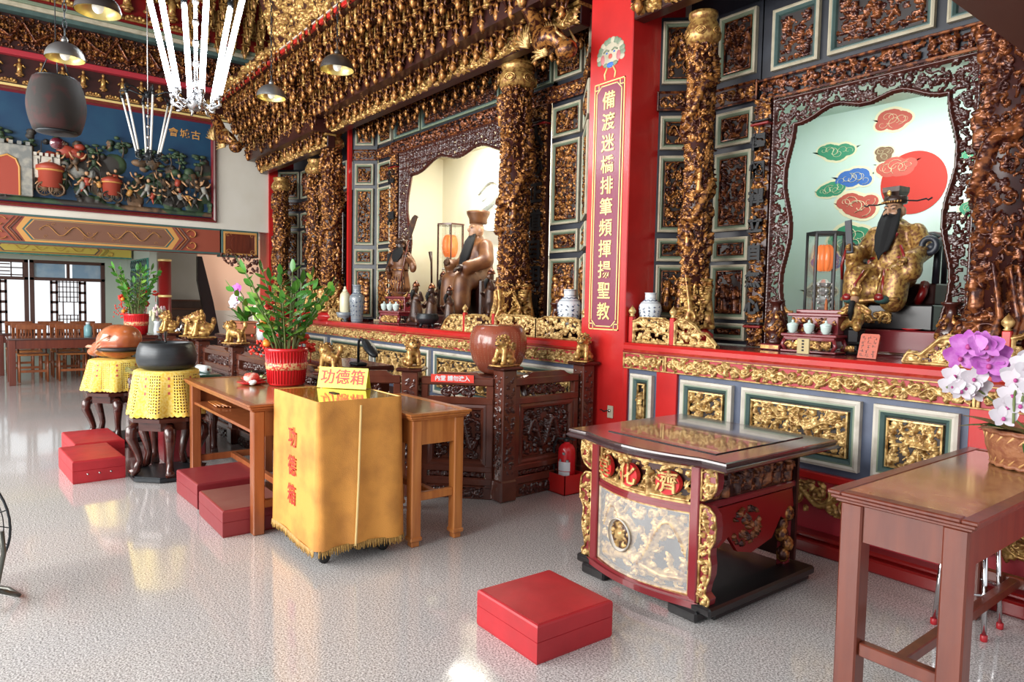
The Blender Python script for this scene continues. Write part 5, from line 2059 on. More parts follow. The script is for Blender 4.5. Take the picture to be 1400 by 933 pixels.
mb = MB()
c.to(mb, .034, 0, LT(xa + .01, 0, zf0 + .01))
bowmap(mb, xa, xb, -.02)
part('frieze_carving', mb, [gold], t)
for k, (cx, ch) in enumerate(((.095, '堂'), (.285, '化'), (.50, '濟'))):
    d = MB()
    d.prism([(xa + cx + .056 * math.cos(2 * PI * q / 28), (zf0 + zf1) / 2 + .056 * math.sin(2 * PI * q / 28)) for q in range(28)][::-1], -.028, .0, 'xz', 0)
    bowmap(d, xa, xb, .0)
    o = part('roundel', d, [M('roundel_red', (0.60, 0.02, 0.025), 0.4)] if k == 0 else [bpy.data.materials['roundel_red']], t, 'red roundel with a raised gold character')
    q = MB().text(ch, .112, .012, wall_text(xa + cx, -.027, (zf0 + zf1) / 2, 0), 0, .0012)
    bowmap(q, xa, xb, .0)
    part('character', q, [gold], o)
# lower panel behind its clear cover, with the glass lens
zp0, zp1 = .10, .495
pb = MB()
bowstrip(pb, zp0, zp1, xa, xb, -.024, .01, 0)
for za, zb in ((zp0, zp0 + .012), (zp1 - .012, zp1)):
    bowstrip(pb, za, zb, xa, xb, .002, .02, 1)
pb.box(xa, xa + .012, fy - .004, fy + .02, zp0, zp1, 1)
pb.box(xb - .012, xb, fy - .004, fy + .02, zp0, zp1, 1)
part('lower_panel', pb, [slate, gold], t)
c = Carve(xb - xa - .03, zp1 - zp0 - .03, .0055, False, 902)
c.fill(.05, .7, .9, leafy=.45)
c.dragon([(.05 + .55 * k / 24, .19 + .12 * math.sin(k * .42)) for k in range(25)], .022, 1.1)
c.stroke([(.05, .04), (.25, .09), (.45, .04), (c.w - .02, .05)], .03, .02, 1)
c.dot(.22, .2, .075, 1.1)
mb = MB()
c.to(mb, .030, 0, LT(xa + .015, 0, zp0 + .015))
bowmap(mb, xa, xb, -.022)
part('panel_carving', mb, [gold], t)
cv = MB()
bowstrip(cv, zp0 + .006, zp1 - .006, xa + .006, xb - .006, .012, .003, 0)
part('clear_cover', cv, [acrylic], t, 'hazy clear cover sheet')
ln = MB()
cx, cz = xa + .225, .30
ln.lathe([(.072, 0), (.080, .006), (.084, .014), (.080, .02)], (0, 0, 0), 32, 0, cap=False, T=wall_text(0, 0, 0))
ln.lathe([(.078, .012), (.066, .022), (.04, .029), (.001, .032)], (0, 0, 0), 32, 1, cap=False, T=wall_text(0, 0, 0))
for i, p in enumerate(ln.v):
    ln.v[i] = (p[0] + cx, p[1] - .012, p[2] + cz)
bowmap(ln, xa, xb, .0)
part('glass_lens', ln, [M('lens_rim', (0.75, 0.72, 0.66), 0.2), glass], t, 'round glass dome over the panel')
c = Carve(.14, .14, .0045, False, 903)
c.fill(.035, 1, 1, leafy=.6)
c.dot(.07, .07, .03, 1.2)
c.H[((np.arange(c.nz + 1)[:, None] * c.px - .07) ** 2 + (np.arange(c.nx + 1)[None, :] * c.px - .07) ** 2) > .067 ** 2] = 0
mb = MB()
mb.lathe([(.001, 0), (.07, 0)], (0, 0, 0), 24, 1, False, T=wall_text(.07, .001, .07))
c.to(mb, .016, 0)
for i, p in enumerate(mb.v):
    mb.v[i] = (p[0] + xa + .155, p[1] - .014, p[2] + .23)
bowmap(mb, xa, xb, .0)
part('lens_carving', mb, [gold, lacq], t, 'gilt carving seen clearly inside the dome')


# the wavy carved wings either side
def wing(sx, xbase, depth_y, name, seed, mat, rim_m, backm):
    zt = DZ - .055
    pts_hi = [(0, zt), (.075, zt), (.082, zt - .05), (.076, zt - .09), (.055, zt - .125), (.02, zt - .145), (0, zt - .15)]
    lo = [(0, zt - .17), (.045, zt - .175), (.075, zt - .205), (.085, zt - .26), (.08, zt - .32), (.055, zt - .365), (.055, zt - .40), (.062, zt - .44), (.06, zt - .49), (.042, zt - .54), (.035, zt - .58), (.06, zt - .60), (.055, zt - .63), (.02, zt - .645), (0, zt - .66)]
    k = 0
    for poly in (pts_hi, lo):
        k += 1
        P2 = [(xbase + sx * x, z) for x, z in poly]
        b = MB()
        pp = P2 if sx < 0 else P2[::-1]
        b.prism(pp, depth_y, depth_y + .05, 'xz', 0)
        for a, q in zip(P2, P2[1:] + P2[:1]):
            b.tube([(a[0], depth_y - .004, a[1]), (q[0], depth_y - .004, q[1])], .006, 6, 1)
        o = part('wing', b, [backm, rim_m], t, 'wavy carved wing with a gold edge')
        z0, z1 = min(z for _, z in poly), max(z for _, z in poly)
        c = Carve(.09, z1 - z0, .0045, False, seed + k)
        c.fill(.034, 1, .9, leafy=.8, thin=.85)
        c.fill(.026, .6, .4, leafy=.8, thin=.8)
        nx_, nz_ = c.nx + 1, c.nz + 1
        X, Z = np.linspace(0, .09, nx_), np.linspace(z0, z1, nz_)
        zz = [p[1] for p in poly][::-1]
        ww = [p[0] for p in poly][::-1]
        lim = np.interp(Z, zz, ww)
        c.H[X[None, :] > lim[:, None] - .006] = 0
        mb = MB()
        T = LT(xbase, depth_y, z0) if sx > 0 else LT(xbase, depth_y, z0) @ Matrix.Scale(-1, 4, (1, 0, 0))
        c.to(mb, .03, 0, T)
        if sx < 0:
            mb.f = [q[::-1] for q in mb.f]
        part('wing_carving', mb, [mat], o)


wing(1, x1 + .006, fy - .005, 'wing', 910, gold, gold, maroon)
wing(-1, x0 - .006, fy - .005, 'wing', 920, gold, gold, maroon)
# the right-hand side: frieze, drooping bracket legs and rear rail
sd = MB()
xs_ = x1 - .02
sd.box(xs_ - .02, xs_, fy + .03, DY - .08, .53, DZ - .05, 0)
sd.box(xs_ - .03, xs_ + .012, fy + .03, DY - .08, .50, .535, 1, .006)
sd.box(x0 + .02, x0 + .04, fy + .03, DY - .08, .53, DZ - .05, 0)
sd.box(x0, x1, DY - .10, DY - .08, .1, DZ - .05, 0)
sd.box(xs_ - .05, xs_, DY - .16, DY - .10, .05, DZ - .05, 1, .006)
sd.box(x0, x0 + .05, DY - .16, DY - .10, .05, DZ - .05, 1, .006)
part('side_boards', sd, [lacq, maroon], t)
SX = Matrix.Translation((xs_, 0, 0)) @ FACE_X
carving(DY - .26, .17, 'people', 930, .03, bronze, t, LT(xs_, fy + .07, .545) @ FACE_X, .006, 'side_carving')
b = MB()
poly = [(fy + .04, .495), (DY - .12, .495), (DY - .10, .40), (DY - .16, .33), (DY - .22, .36), (DY - .30, .26), (.50, .22), (.38, .25), (.30, .34), (.22, .30), (.14, .36), (fy + .02, .40)]
b.prism(poly, xs_ - .015, xs_ + .006, 'yz', 0)
part('side_apron', b, [red_dk], t, 'scalloped red side apron')
c = Carve(.24, .20, .006, False, 931)
c.fill(.05, 1, 1, leafy=.6)
c.H[((np.linspace(0, .24, c.nx + 1)[None, :] - .12) / .12) ** 2 + ((np.linspace(0, .2, c.nz + 1)[:, None] - .1) / .1) ** 2 > 1] = 0
mb = MB()
c.to(mb, .03, 0, LT(xs_ + .006, .32, .27) @ FACE_X)
part('side_medallion', mb, [bronze], t, 'oval carved medallion')
for yy in (fy + .07, DY - .16):
    lg = MB()
    for k in range(5):
        lg.ell((xs_ - .01 + .012 * math.sin(k * 1.7), yy + .02 * math.sin(k * 2), .14 + k * .055), (.035, .04, .045), 0, 9, 6)
    part('carved_foot', lg, [gold_old], t)

# ------------------------------------------------------------------ fire extinguisher and its box
t = root('extinguisher_box', 'low red steel box on the floor at the foot of the fence, holding the extinguisher', 'box', (-4.0, 3.50, 0), R(0))
b = MB()
for q in ((0, .21, 0, .006), (0, .21, .204, .21), (0, .006, 0, .21), (.204, .21, 0, .21)):
    b.box(q[0], q[1], q[2], q[3], 0, .15, 0)
b.box(0, .21, 0, .21, 0, .006, 0)
part('box', b, [red], t)
t = root('fire_extinguisher', 'red fire extinguisher with white labels and black hose, standing in the low red box', 'fire extinguisher', (-3.89, 3.605, .006))
part('cylinder', MB().lathe([(.06, 0), (.068, .008), (.068, .30), (.062, .335), (.045, .36), (.022, .372), (.022, .385)], (0, 0, 0), 24, 0), [pot_red], t)
lb = MB()
for (za, zb, am) in ((.165, .235, .75), (.13, .16, .7)):
    n = 10
    a0 = R(-62)
    V = []
    for k in range(n + 1):
        a = a0 + am * (k / n - .5) * 2
        V += [(.0688 * math.cos(a), .0688 * math.sin(a), za), (.0688 * math.cos(a), .0688 * math.sin(a), zb)]
    lb.add(V, [(2 * k, 2 * k + 2, 2 * k + 3, 2 * k + 1) for k in range(n)], 0, True)
part('label', lb, [porc], t, 'white printed label')
a0 = R(-62)
for q in range(3):
    d = MB()
    a = a0 + (q - 1) * .42
    d.lathe([(.001, .0), (.012, .0)], (0, 0, 0), 14, 0, T=Matrix.Translation((.0695 * math.cos(a), .0695 * math.sin(a), .265 + (.035 if q == 1 else -.02))) @ Matrix.Rotation(a, 4, 'Z') @ Matrix.Rotation(PI / 2, 4, 'Y'))
    part('gauge_disc', d, [porc], t, 'round white disc')
v = MB()
v.lathe([(.02, .38), (.024, .385), (.024, .405), (.016, .41)], (0, 0, 0), 12, 0)
v.box(-.012, .09, -.010, .010, .405, .416, 0, .003)
v.box(-.012, .08, -.010, .010, .430, .440, 0, .003)
part('valve', v, [black], t)
part('hose', MB().tube([(-.02, -.01, .40), (-.075, -.03, .40), (-.10, -.04, .35), (-.10, -.045, .22), (-.085, -.045, .10), (-.082, -.045, .03)], .009, 8, 0), [black], t)
t = root('wall_switch', 'small cream electrical switch with a cable on the foot of the red pillar', 'switch', (-3.81, 3.985, .55))
part('plate', MB().box(-.03, .03, 0, .014, 0, .1, 0, .004), [cream], t)
part('cable', MB().tube([(-.03, .004, .06), (-.07, 0, .045), (-.10, .006, .055), (-.12, .01, .05)], .004, 6, 0), [black], t)
part('knob', MB().lathe([(.012, 0), (.012, .012), (.001, .013)], (0, 0, 0), 12, 0, T=wall_text(0, 0, .06)), [steel], t)

# ------------------------------------------------------------------ floor fan at the left edge
t = root('floor_fan', 'black floor fan with a bent tube foot, cut off by the left edge', 'fan', (-4.085, -.08, 0), R(40))
t.scale = (.85, .85, .85)
b = MB()
for q in (-.06, .06):
    b.tube([(.29 * math.cos(a), q, .42 + .29 * math.sin(a)) for a in [2 * PI * k / 36 for k in range(36)]], .007, 6, 0, True)
for q in (-.07, .07):
    for rr in (.10, .17, .235):
        b.tube([(rr * math.cos(a), q, .42 + rr * math.sin(a)) for a in [2 * PI * k / 28 for k in range(28)]], .003, 5, 0, True)
    for k in range(18):
        a = 2 * PI * k / 18
        b.tube([(.04 * math.cos(a), q * 1.1, .42 + .04 * math.sin(a)), (.29 * math.cos(a), q * .86, .42 + .29 * math.sin(a))], .003, 4, 0)
part('guard', b, [ebony_m], t)
bl = MB()
for k in range(3):
    a0 = 2 * PI * k / 3
    V = [(r_ * math.cos(a0 + s_), .03 * s_ * 2 - .02, .42 + r_ * math.sin(a0 + s_)) for r_ in (.05, .15, .25) for s_ in (-.35, 0, .45)]
    bl.add(V, [(0, 1, 4, 3), (1, 2, 5, 4), (3, 4, 7, 6), (4, 5, 8, 7)], 0, True)
part('blade', bl, [steel], t)
part('motor', MB().lathe([(.02, -.06), (.055, -.05), (.06, .06), (.03, .10)], (0, 0, 0), 18, 0, T=Matrix.Translation((0, .02, .42)) @ Matrix.Rotation(-PI / 2, 4, 'X')), [ebony_m], t)
f = MB()
f.tube([(-.30, .0, .42), (-.31, .0, .30), (-.30, -.05, .06), (-.28, -.12, .015), (-.2, -.17, .015), (.2, -.17, .015), (.28, -.12, .015), (.30, -.05, .06), (.31, 0, .30), (.30, 0, .42)], .013, 8, 0)
f.tube([(-.30, -.02, .10), (-.27, .12, .015), (-.15, .17, .015), (.15, .17, .015), (.27, .12, .015), (.30, -.02, .10)], .013, 8, 0)
part('tube_foot', f, [M('olive_tube', (0.10, 0.10, 0.085), 0.35, 0.5)], t)


# ------------------------------------------------------------------ the carved fence round the middle altar
def fence_panel(label, x, y, L, rz, seed, sign=False):
    t = root('carved_fence', label, 'fence', (x, y, 0), rz)
    f = MB()
    H_ = .90
    for xx in (0, L - .055):
        f.box(xx, xx + .055, -.025, .025, .08, H_ - .06, 0, .006)
    for za, zb in ((.10, .16), (.20, .25), (.70, .755), (.84, .90)):
        f.box(0, L, -.028, .028, za, zb, 0, .008)
    f.box(0, L, -.02, .02, .0, .10, 0, .006)
    # shaped hump of the top rail
    f.prism([(L * .12, .895), (L * .2, .915), (L * .25, .935), (L * .75, .935), (L * .8, .915), (L * .88, .895)][::-1], -.022, .022, 'xz', 0)
    f.ring(.055, L - .055, .25, .70, [(0, -.022), (.018, -.028), (.035, -.022), (.045, -.004), (.046, .01)], [0], None, True)
    part('frame', f, [rosewood_lt], t)
    c = Carve(L - .20, .36, .0065, False, seed)
    c.fill(.05, .65, 1, leafy=.5)
    c.dragon([(c.w * (.1 + .8 * k / 24), .18 + .10 * math.sin(k * .5)) for k in range(25)], .026, 1.1)
    mb = MB()
    c.to(mb, .045, 0, LT(.10, .008, .295))
    part('dragon_carving', mb, [rosewood], t)
    for za, zb, q in ((.755, .84, 1), (.16, .20, 2), (.012, .09, 3)):
        c = Carve(L - .13 - (.16 if q == 1 else 0), zb - za, .006, False, seed + q)
        c.vine(.007, 1)
        mb = MB()
        xo = .065 + (.08 if q == 1 else 0)
        c.to(mb, .02, 0, LT(xo, .0 if q < 3 else -.02, za))
        if q < 3:
            c.to(mb, .02, 0, LT(xo, 0, za) @ Matrix.Scale(-1, 4, (0, 1, 0)))
        part('scroll_carving', mb, [rosewood], t)
    return t


def fence_post(label, x, y, rz, h=.965):
    t = root('fence_post', label, 'fence post', (x, y, 0), rz)
    b = MB()
    b.box(-.062, .062, -.062, .062, 0, h, 0, .006)
    b.box(-.075, .075, -.075, .075, 0, .16, 0, .012)
    part('shaft', b, [rosewood_lt], t)
    part('cap', MB().box(-.10, .10, -.10, .10, h, h + .028, 0, .012), [rosewood], t)
    for k in range(4):
        c = Carve(.085, h - .24, .006, False, 5)
        c.fill(.035, 1, 1, leafy=.3)
        mb = MB()
        c.to(mb, .012, 0, Matrix.Rotation(k * PI / 2, 4, 'Z') @ LT(-.0425, -.061, .20))
        part('scroll_strip', mb, [rosewood], t)
    return t


RT = [(-4.02, 3.89), (-3.97, 3.05), (-4.47, 2.56), (-4.82, 2.08)]
fence_post('carved fence post touching the red pillar, with a small gilt lion on it', RT[0][0], RT[0][1], 0)
fence_post('carved corner fence post in front of the clay urn, with a front-facing gilt lion', RT[1][0], RT[1][1], 0)
fence_post('carved fence post left of the red notice, with a side-facing gilt lion', RT[2][0], RT[2][1], R(45), .935)
fence_post('carved fence post behind the draped box, under the biggest gilt lion', RT[3][0], RT[3][1], R(30), .895)


def between(a, b, label, seed):
    dx, dy = b[0] - a[0], b[1] - a[1]
    L = math.hypot(dx, dy)
    an = math.atan2(dy, dx)
    q = .078
    return fence_panel(label, a[0] + dx / L * q, a[1] + dy / L * q, L - 2 * q, an, seed)


between(RT[1], RT[0], 'carved dragon fence length beside the fire extinguisher', 1001)
between(RT[2], RT[1], 'slanting carved fence length carrying the red notice, behind the honey-coloured table', 1010)
FL = [(-4.82, 2.08), (-5.93, 2.08), (-7.05, 2.05), (-8.12, 2.0), (-8.45, 1.97), (-9.4, 1.93)]
fence_post('carved fence post right behind the long table, next to the red pot', FL[1][0], FL[1][1], 0)
fence_post('carved fence post with a gilt lion, right of the black singing bowl', FL[2][0], FL[2][1], 0)
fence_post('carved gate post with a seated gilt lion, right one of the gate pair', FL[3][0], FL[3][1], 0)
fence_post('carved gate post with a gilt lion, left one of the gate pair', FL[4][0], FL[4][1], 0)
fence_post('carved fence post at the far left end, with a gilt lion beside the kettle', FL[5][0], FL[5][1], 0)
for a, b, lab, sd in ((1, 0, 'carved fence length behind the red plant pot', 1020), (2, 1, 'carved fence length behind the dishes on the long table', 1030), (3, 2, 'carved fence length behind the black singing bowl', 1040),
                      (5, 4, 'carved fence length left of the gate posts, by the kettle', 1050)):
    between(FL[a], FL[b], lab, sd)
between(RT[3], RT[2], 'short slanting carved fence length behind the orange-draped box', 1060)
an = math.atan2(RT[1][1] - RT[2][1], RT[1][0] - RT[2][0])
t = root('sign', 'small red notice with white characters on the fence top rail', 'sign', ((RT[1][0] * .45 + RT[2][0] * .55), (RT[1][1] * .45 + RT[2][1] * .55), .862), an)
part('plate', MB().box(-.16, .16, -.036, -.03, 0, .058, 0), [red_ink], t)
part('lettering', MB().text('內堂 請勿進入', .042, .001, wall_text(0, -.0365, .028), 0, .001), [porc], t)


# ------------------------------------------------------------------ gilded lions
def lion_mesh(pose):
    e = []
    if pose == 0:      # standing, head turned
        e = [('e', (0, 0, .085), (.070, .042, .042)), ('e', (.055, 0, .105), (.045, .046, .05)), ('e', (.09, -.01, .145), (.042, .042, .042)), ('e', (.125, -.015, .135), (.022, .024, .02)),
             ('e', (.06, 0, .14), (.045, .052, .05)), ('c', (-.065, 0, .10), (-.095, 0, .15), .014, .02), ('e', (-.095, .0, .165), (.022, .018, .028)),
             ('c', (.065, .028, .08), (.07, .03, .012), .02, .017), ('c', (.065, -.028, .08), (.085, -.034, .012), .02, .017), ('c', (-.05, .026, .08), (-.06, .03, .012), .022, .017), ('c', (-.05, -.026, .08), (-.06, -.032, .012), .022, .017),
             ('e', (.085, -.034, .012), (.026, .02, .014)), ('e', (-.055, -.032, .012), (.026, .02, .014)), ('e', (.08, .032, .012), (.026, .02, .014)), ('e', (-.055, .032, .012), (.026, .02, .014))]
    else:              # sitting, paw on a ball
        e = [('e', (-.02, 0, .065), (.058, .05, .058)), ('c', (-.02, 0, .07), (.03, 0, .125), .045, .042), ('e', (.045, 0, .165), (.045, .045, .043)), ('e', (.08, 0, .152), (.024, .028, .021)),
             ('e', (.02, 0, .16), (.045, .055, .055)), ('c', (.045, .032, .11), (.06, .034, .014), .02, .016), ('c', (.045, -.032, .11), (.07, -.034, .045), .02, .016), ('e', (.072, -.038, .025), (.027, .027, .027)),
             ('e', (.06, .034, .013), (.026, .02, .014)), ('e', (-.01, .05, .03), (.045, .024, .03)), ('e', (-.01, -.05, .03), (.045, .024, .03)), ('c', (-.07, 0, .06), (-.085, 0, .12), .016, .02), ('e', (-.083, 0, .135), (.02, .03, .028))]
    return blob_mb(e, .007, 3)


def lion_details(pose):
    d = MB()
    hx, hz, rr = (.09, .145, .05) if pose == 0 else (.045, .165, .052)
    hy = -.01 if pose == 0 else 0
    r = random.Random(3)
    for k in range(22):
        a = 2 * PI * k / 11 + (.3 if k > 10 else 0)
        q = rr * (1.0 if k > 10 else .86)
        x = hx - (.035 if k > 10 else .012)
        d.ell((x, hy + q * math.cos(a), hz - .004 + q * math.sin(a)), (.013, .013, .013), 0, 7, 5)
    for s in (-1, 1):
        d.ell((hx + .032, hy + s * .018, hz + .013), (.008, .009, .008), 1, 8, 6)
        d.tube([(hx + .034, hy + s * .006, hz + .027), (hx + .03, hy + s * .028, hz + .03)], .006, 5, 0)
        d.ell((hx - .006, hy + s * .034, hz + .035), (.010, .008, .016), 0, 7, 5)
    d.ell((hx + .052, hy, hz - .002), (.010, .014, .009), 0, 8, 5)
    d.ell((hx + .050, hy, hz - .022), (.010, .018, .005), 1, 8, 5)
    return d


LM = [(lion_mesh(k).mesh('body', [gold_mid]), lion_details(k).mesh('face_and_mane', [gold_mid, pitch_dark])) for k in (0, 1)]


def lion(label, x, y, z, rz, pose, s=1.0):
    t = root('lion_figure', label, 'lion statue', (x, y, z), rz, 'gilded lions on the fence posts')
    b = part('plinth', MB().box(-.1, .115, -.06, .06, 0, .012, 0, .004), [gold_mid], t)
    for me, n in zip(LM[pose], ('body', 'face_and_mane')):
        o = part(n, me, None, t)
        o.location = (0, 0, .010)
    t.scale = (s, s, s)
    return t


del_z = .993
lion('small gilded lion on the fence post against the red pillar', RT[0][0], RT[0][1], del_z, R(-60), 1, 1.0)
lion('gilded lion facing front on the corner fence post, in front of the clay urn', RT[1][0], RT[1][1], del_z, R(-80), 1, 1.0)
lion('gilded lion seen from the side on the post left of the red notice', RT[2][0], RT[2][1], .963, R(-15), 1, .98)
lion('largest gilded lion, standing behind the yellow card on the draped box', RT[3][0], RT[3][1], .923, R(200), 0, 1.0)
lion('gilded lion on the post right of the black singing bowl', FL[2][0], FL[2][1], del_z, R(215), 0, 1.1)
lion('taller gilded lion of the pair between kettle and staircase', FL[3][0], FL[3][1], del_z, R(-100), 1, 1.35)
lion('lower gilded lion of the pair between kettle and staircase', FL[4][0], FL[4][1], del_z, R(-120), 1, 1.1)
lion('gilded lion left of the steel kettle', FL[5][0], FL[5][1], del_z, R(-90), 1, 1.2)

# ------------------------------------------------------------------ inside the fence: urn, dark table, black lamp
t = root('urn_stand', 'dark carved stool carrying the big clay urn behind the fence', 'stand', (-4.66, 3.5, 0))
part('top', MB().lathe([(.26, .80), (.28, .81), (.28, .84), (.26, .85)], (0, 0, 0), 24, 0), [rosewood], t)
for k in range(4):
    a = PI / 4 + k * PI / 2
    part('leg', MB().tube([(.2 * math.cos(a), .2 * math.sin(a), .82), (.26 * math.cos(a), .26 * math.sin(a), .6), (.2 * math.cos(a), .2 * math.sin(a), .25), (.26 * math.cos(a), .26 * math.sin(a), 0)], [.04, .035, .03, .035], 8, 0), [rosewood], t)
t = root('clay_urn', 'big round red-brown glazed urn covered with columns of small incised writing', 'urn', (-4.66, 3.5, .85))
t.scale = (.67, .67, 1)
UP = [(.17, 0), (.24, .03), (.325, .12), (.365, .22), (.36, .31), (.32, .385), (.29, .41), (.275, .415), (.27, .405), (.26, .40)]
part('vessel', MB().lathe(UP, (0, 0, 0), 40, 0), [clay], t)
part('lid', MB().lathe([(.27, .402), (.24, .412), (.001, .416)], (0, 0, 0), 32, 0), [clay], t)
mk = MB()
r = random.Random(5)
for k in range(44):
    a = 2 * PI * k / 44
    for j in range(15):
        z = .10 + j * .018
        for q in range(3):
            za, zb = z + r.uniform(0, .012), z + r.uniform(0, .012)
            aa, ab = a + r.uniform(-.016, .016), a + r.uniform(-.016, .016)
            ra = np.interp(za, [p[1] for p in UP[:7]], [p[0] for p in UP[:7]]) + .0006
            rb = np.interp(zb, [p[1] for p in UP[:7]], [p[0] for p in UP[:7]]) + .0006
            mk.tube([(ra * math.cos(aa), ra * math.sin(aa), za), (rb * math.cos(ab), rb * math.sin(ab), zb)], .0013, 3, 0)
part('incised_writing', mk, [clay_mark], t, 'pale columns of incised writing')


def carved_table(label, x, y, L, W, H_, seed, top=None, topm=None, rz=0.0):
    t = root('altar_table', label, 'altar table', (x, y, 0), rz)
    part('tabletop', MB().box(0, L, 0, W, H_ - .05, H_, 0, .012), [topm or rosewood], t)
    b = MB()
    b.box(.04, L - .04, .03, W - .03, H_ - .24, H_ - .05, 0)
    part('frieze_box', b, [rosewood_lt], t)
    carving(L - .14, .15, 'dragon', seed, .03, rosewood, t, LT(.07, .03, H_ - .22), .006, 'frieze_carving')
    carving(W - .10, .15, 'foliage', seed + 1, .03, rosewood, t, LT(.04, W - .05, H_ - .22) @ Matrix.Rotation(-PI / 2, 4, 'Z'), .006, 'frieze_carving')
    for sx in (0, 1):
        for sy in (0, 1):
            xx, yy = (.07 if not sx else L - .07), (.06 if not sy else W - .06)
            dx = -.02 if not sx else .02
            lg = MB()
            lg.tube([(xx, yy, H_ - .22), (xx + dx, yy, H_ - .34), (xx - dx * .3, yy, H_ * .4), (xx, yy, .12), (xx + dx * 2, yy, .03), (xx + dx * 2.4, yy, .03)], [.045, .05, .032, .032, .036, .03], 10, 0)
            part('leg', lg, [rosewood], t)
    return t


carved_table('dark carved table inside the fence, carrying the black lamp', -5.75, 2.26, .8, .42, .93, 1100)
t = root('desk_lamp', 'black desk lamp with bent arm, behind the yellow card and the gilt lion', 'lamp', (-5.08, 2.42, .93))
part('base', MB().box(-.07, .07, -.05, .05, 0, .025, 0, .01), [ebony_m], t)
part('arm', MB().tube([(0, 0, .02), (0, 0, .17), (.01, 0, .20), (.05, 0, .215), (.10, 0, .205)], .011, 8, 0), [ebony_m], t)
hd = MB()
hd.ell((.20, 0, .150), (.12, .05, .032), 0, 16, 8, rot=Matrix.Rotation(R(32), 4, 'Y').to_quaternion())
part('head', hd, [ebony_m], t)
carved_table('dark carved sideboard behind the fence, carrying the white orchid and flowers', -9.75, 2.55, 1.95, .45, .96, 1110)

# ------------------------------------------------------------------ stands with crochet covers, singing bowl, wooden fish
def drum_stand(label, x, y, zc_, r0, seed, H_=.50):
    t = root('drum_stand', label, 'stand', (x, y, 0))
    b = MB()
    o8 = [(r0 * 1.22 * math.cos(2 * PI * (k + .5) / 8), r0 * 1.22 * math.sin(2 * PI * (k + .5) / 8)) for k in range(8)]
    b.prism(o8, 0.01, .035, 'xy', 0)
    b.prism([(p[0] * .96, p[1] * .96) for p in o8], .035, .045, 'xy', 0)
    part('foot_plate', b, [ebony_m], t)
    b = MB()
    b.prism([(p[0] * 1.0, p[1] * 1.0) for p in o8], H_ - .03, H_, 'xy', 0)
    b.prism([(p[0] * .84, p[1] * .84) for p in o8], H_ - .10, H_ - .03, 'xy', 0)
    part('top', b, [rosewood], t)
    part('round_block', MB().lathe([(r0 * .9, H_), (r0 * .93, H_ + .01), (r0 * .93, zc_ - .012), (r0 * .9, zc_ - .002)], (0, 0, 0), 24, 0), [maroon], t)
    for k in range(5):
        a = 2 * PI * (k + .5) / 5 + .5
        pr = [(r0 * .92, H_ - .06), (r0 * 1.15, H_ - .10), (r0 * 1.17, H_ - .16), (r0 * .98, H_ - .27), (r0 * .90, .16), (r0 * 1.0, .08), (r0 * 1.18, .058)]
        part('leg', MB().tube([(q * math.cos(a), q * math.sin(a), z) for q, z in pr], [.034, .046, .040, .030, .027, .030, .036], 9, 0), [rosewood], t)
    return t


def crochet_cover(label, x, y, z, r0, drop, seed):
    t = root('crochet_cover', label, 'table cover', (x, y, z))
    r = random.Random(seed)
    mb = MB()
    n, m = 180, 44
    V, F, mi = [], [], []
    ph = r.uniform(0, 6)
    for j in range(m + 1):
        q = j / m
        for i in range(n):
            a = 2 * PI * i / n
            if q < .31:
                rr, zz = r0 * q / .3, .003
            else:
                u = (q - .3) / .7
                wave = math.sin(a * 9 + ph) * .022 * u + math.sin(a * 4 + ph * 2) * .012 * u
                rr = r0 + .012 + .045 * u + wave * 1.1
                zz = -drop * u - .012 * u * abs(math.sin(a * 24)) + .003
            V.append((rr * math.cos(a), rr * math.sin(a), zz))
    for j in range(m):
        for i in range(n):
            i2 = (i + 1) % n
            # open mesh: bands of holes down the skirt
            if j > 15 and j < m - 2 and (j % 2 == 0) and (i % 2 == 0) and (i // 10) % 2 == 0:
                continue
            F.append((j * n + i, (j + 1) * n + i, (j + 1) * n + i2, j * n + i2))
            mi.append(1 if (j in (17, 18, 22, 23, 27, 28) and i % 20 in (15, 16)) else 0)
    o = len(mb.v)
    mb.v += V
    for q, k in zip(F, mi):
        mb.f.append(q)
        mb.mi.append(k)
        mb.sm.append(True)
    part('knit', mb, [crochet, cl_red], t)
    return t


BXY = (-6.06, 1.22)
drum_stand('dark curved-leg stand on an octagonal foot plate, under the black singing bowl', BXY[0], BXY[1], .86, .235, 1)
crochet_cover('yellow crochet cover hanging over the stand below the black bowl', BXY[0], BXY[1], .863, .225, .345, 2)
t = root('singing_bowl', 'large black singing bowl on the nearer yellow crochet cover', 'bowl', (BXY[0], BXY[1], .868))
t.scale = (.94, .94, .98)
part('bowl', MB().lathe([(.16, 0), (.215, .015), (.232, .06), (.236, .11), (.225, .175), (.205, .215), (.198, .22), (.190, .214), (.205, .17), (.214, .11), (.20, .05), (.001, .03)], (0, 0, 0), 44, 0), [M('blackened_bronze', (0.025, 0.027, 0.03), 0.36, 0.3, (0.035, 0.04, 0.045), 3, stretch=(1, 1, 12))], t)
t = solo('striker', MB().tube([(0, 0, 0), (-.12, .02, .02), (-.25, .05, .06)], [.008, .008, .014], 8, 0), [ebony], 'thin black striker lying across the singing bowl', 'striker', (BXY[0] + .12, BXY[1] - .03, 1.092))
MXY = (-7.82, 1.12)
drum_stand('dark curved-leg stand left of the altar table, under the wooden fish', MXY[0], MXY[1], .81, .24, 3)
crochet_cover('yellow crochet cover on the farther stand, below the wooden fish', MXY[0], MXY[1], .813, .23, .29, 5)
t = root('wooden_fish', 'red-brown lacquered wooden fish drum on the farther yellow cover', 'temple drum', (MXY[0], MXY[1], .818), R(35))
m_ = blob_mb([('e', (.03, 0, .17), (.22, .19, .175)), ('e', (-.14, 0, .10), (.14, .13, .09)), ('e', (-.27, 0, .06), (.06, .09, .05)), ('e', (.12, 0, .20), (.13, .16, .14))], .016, 5)
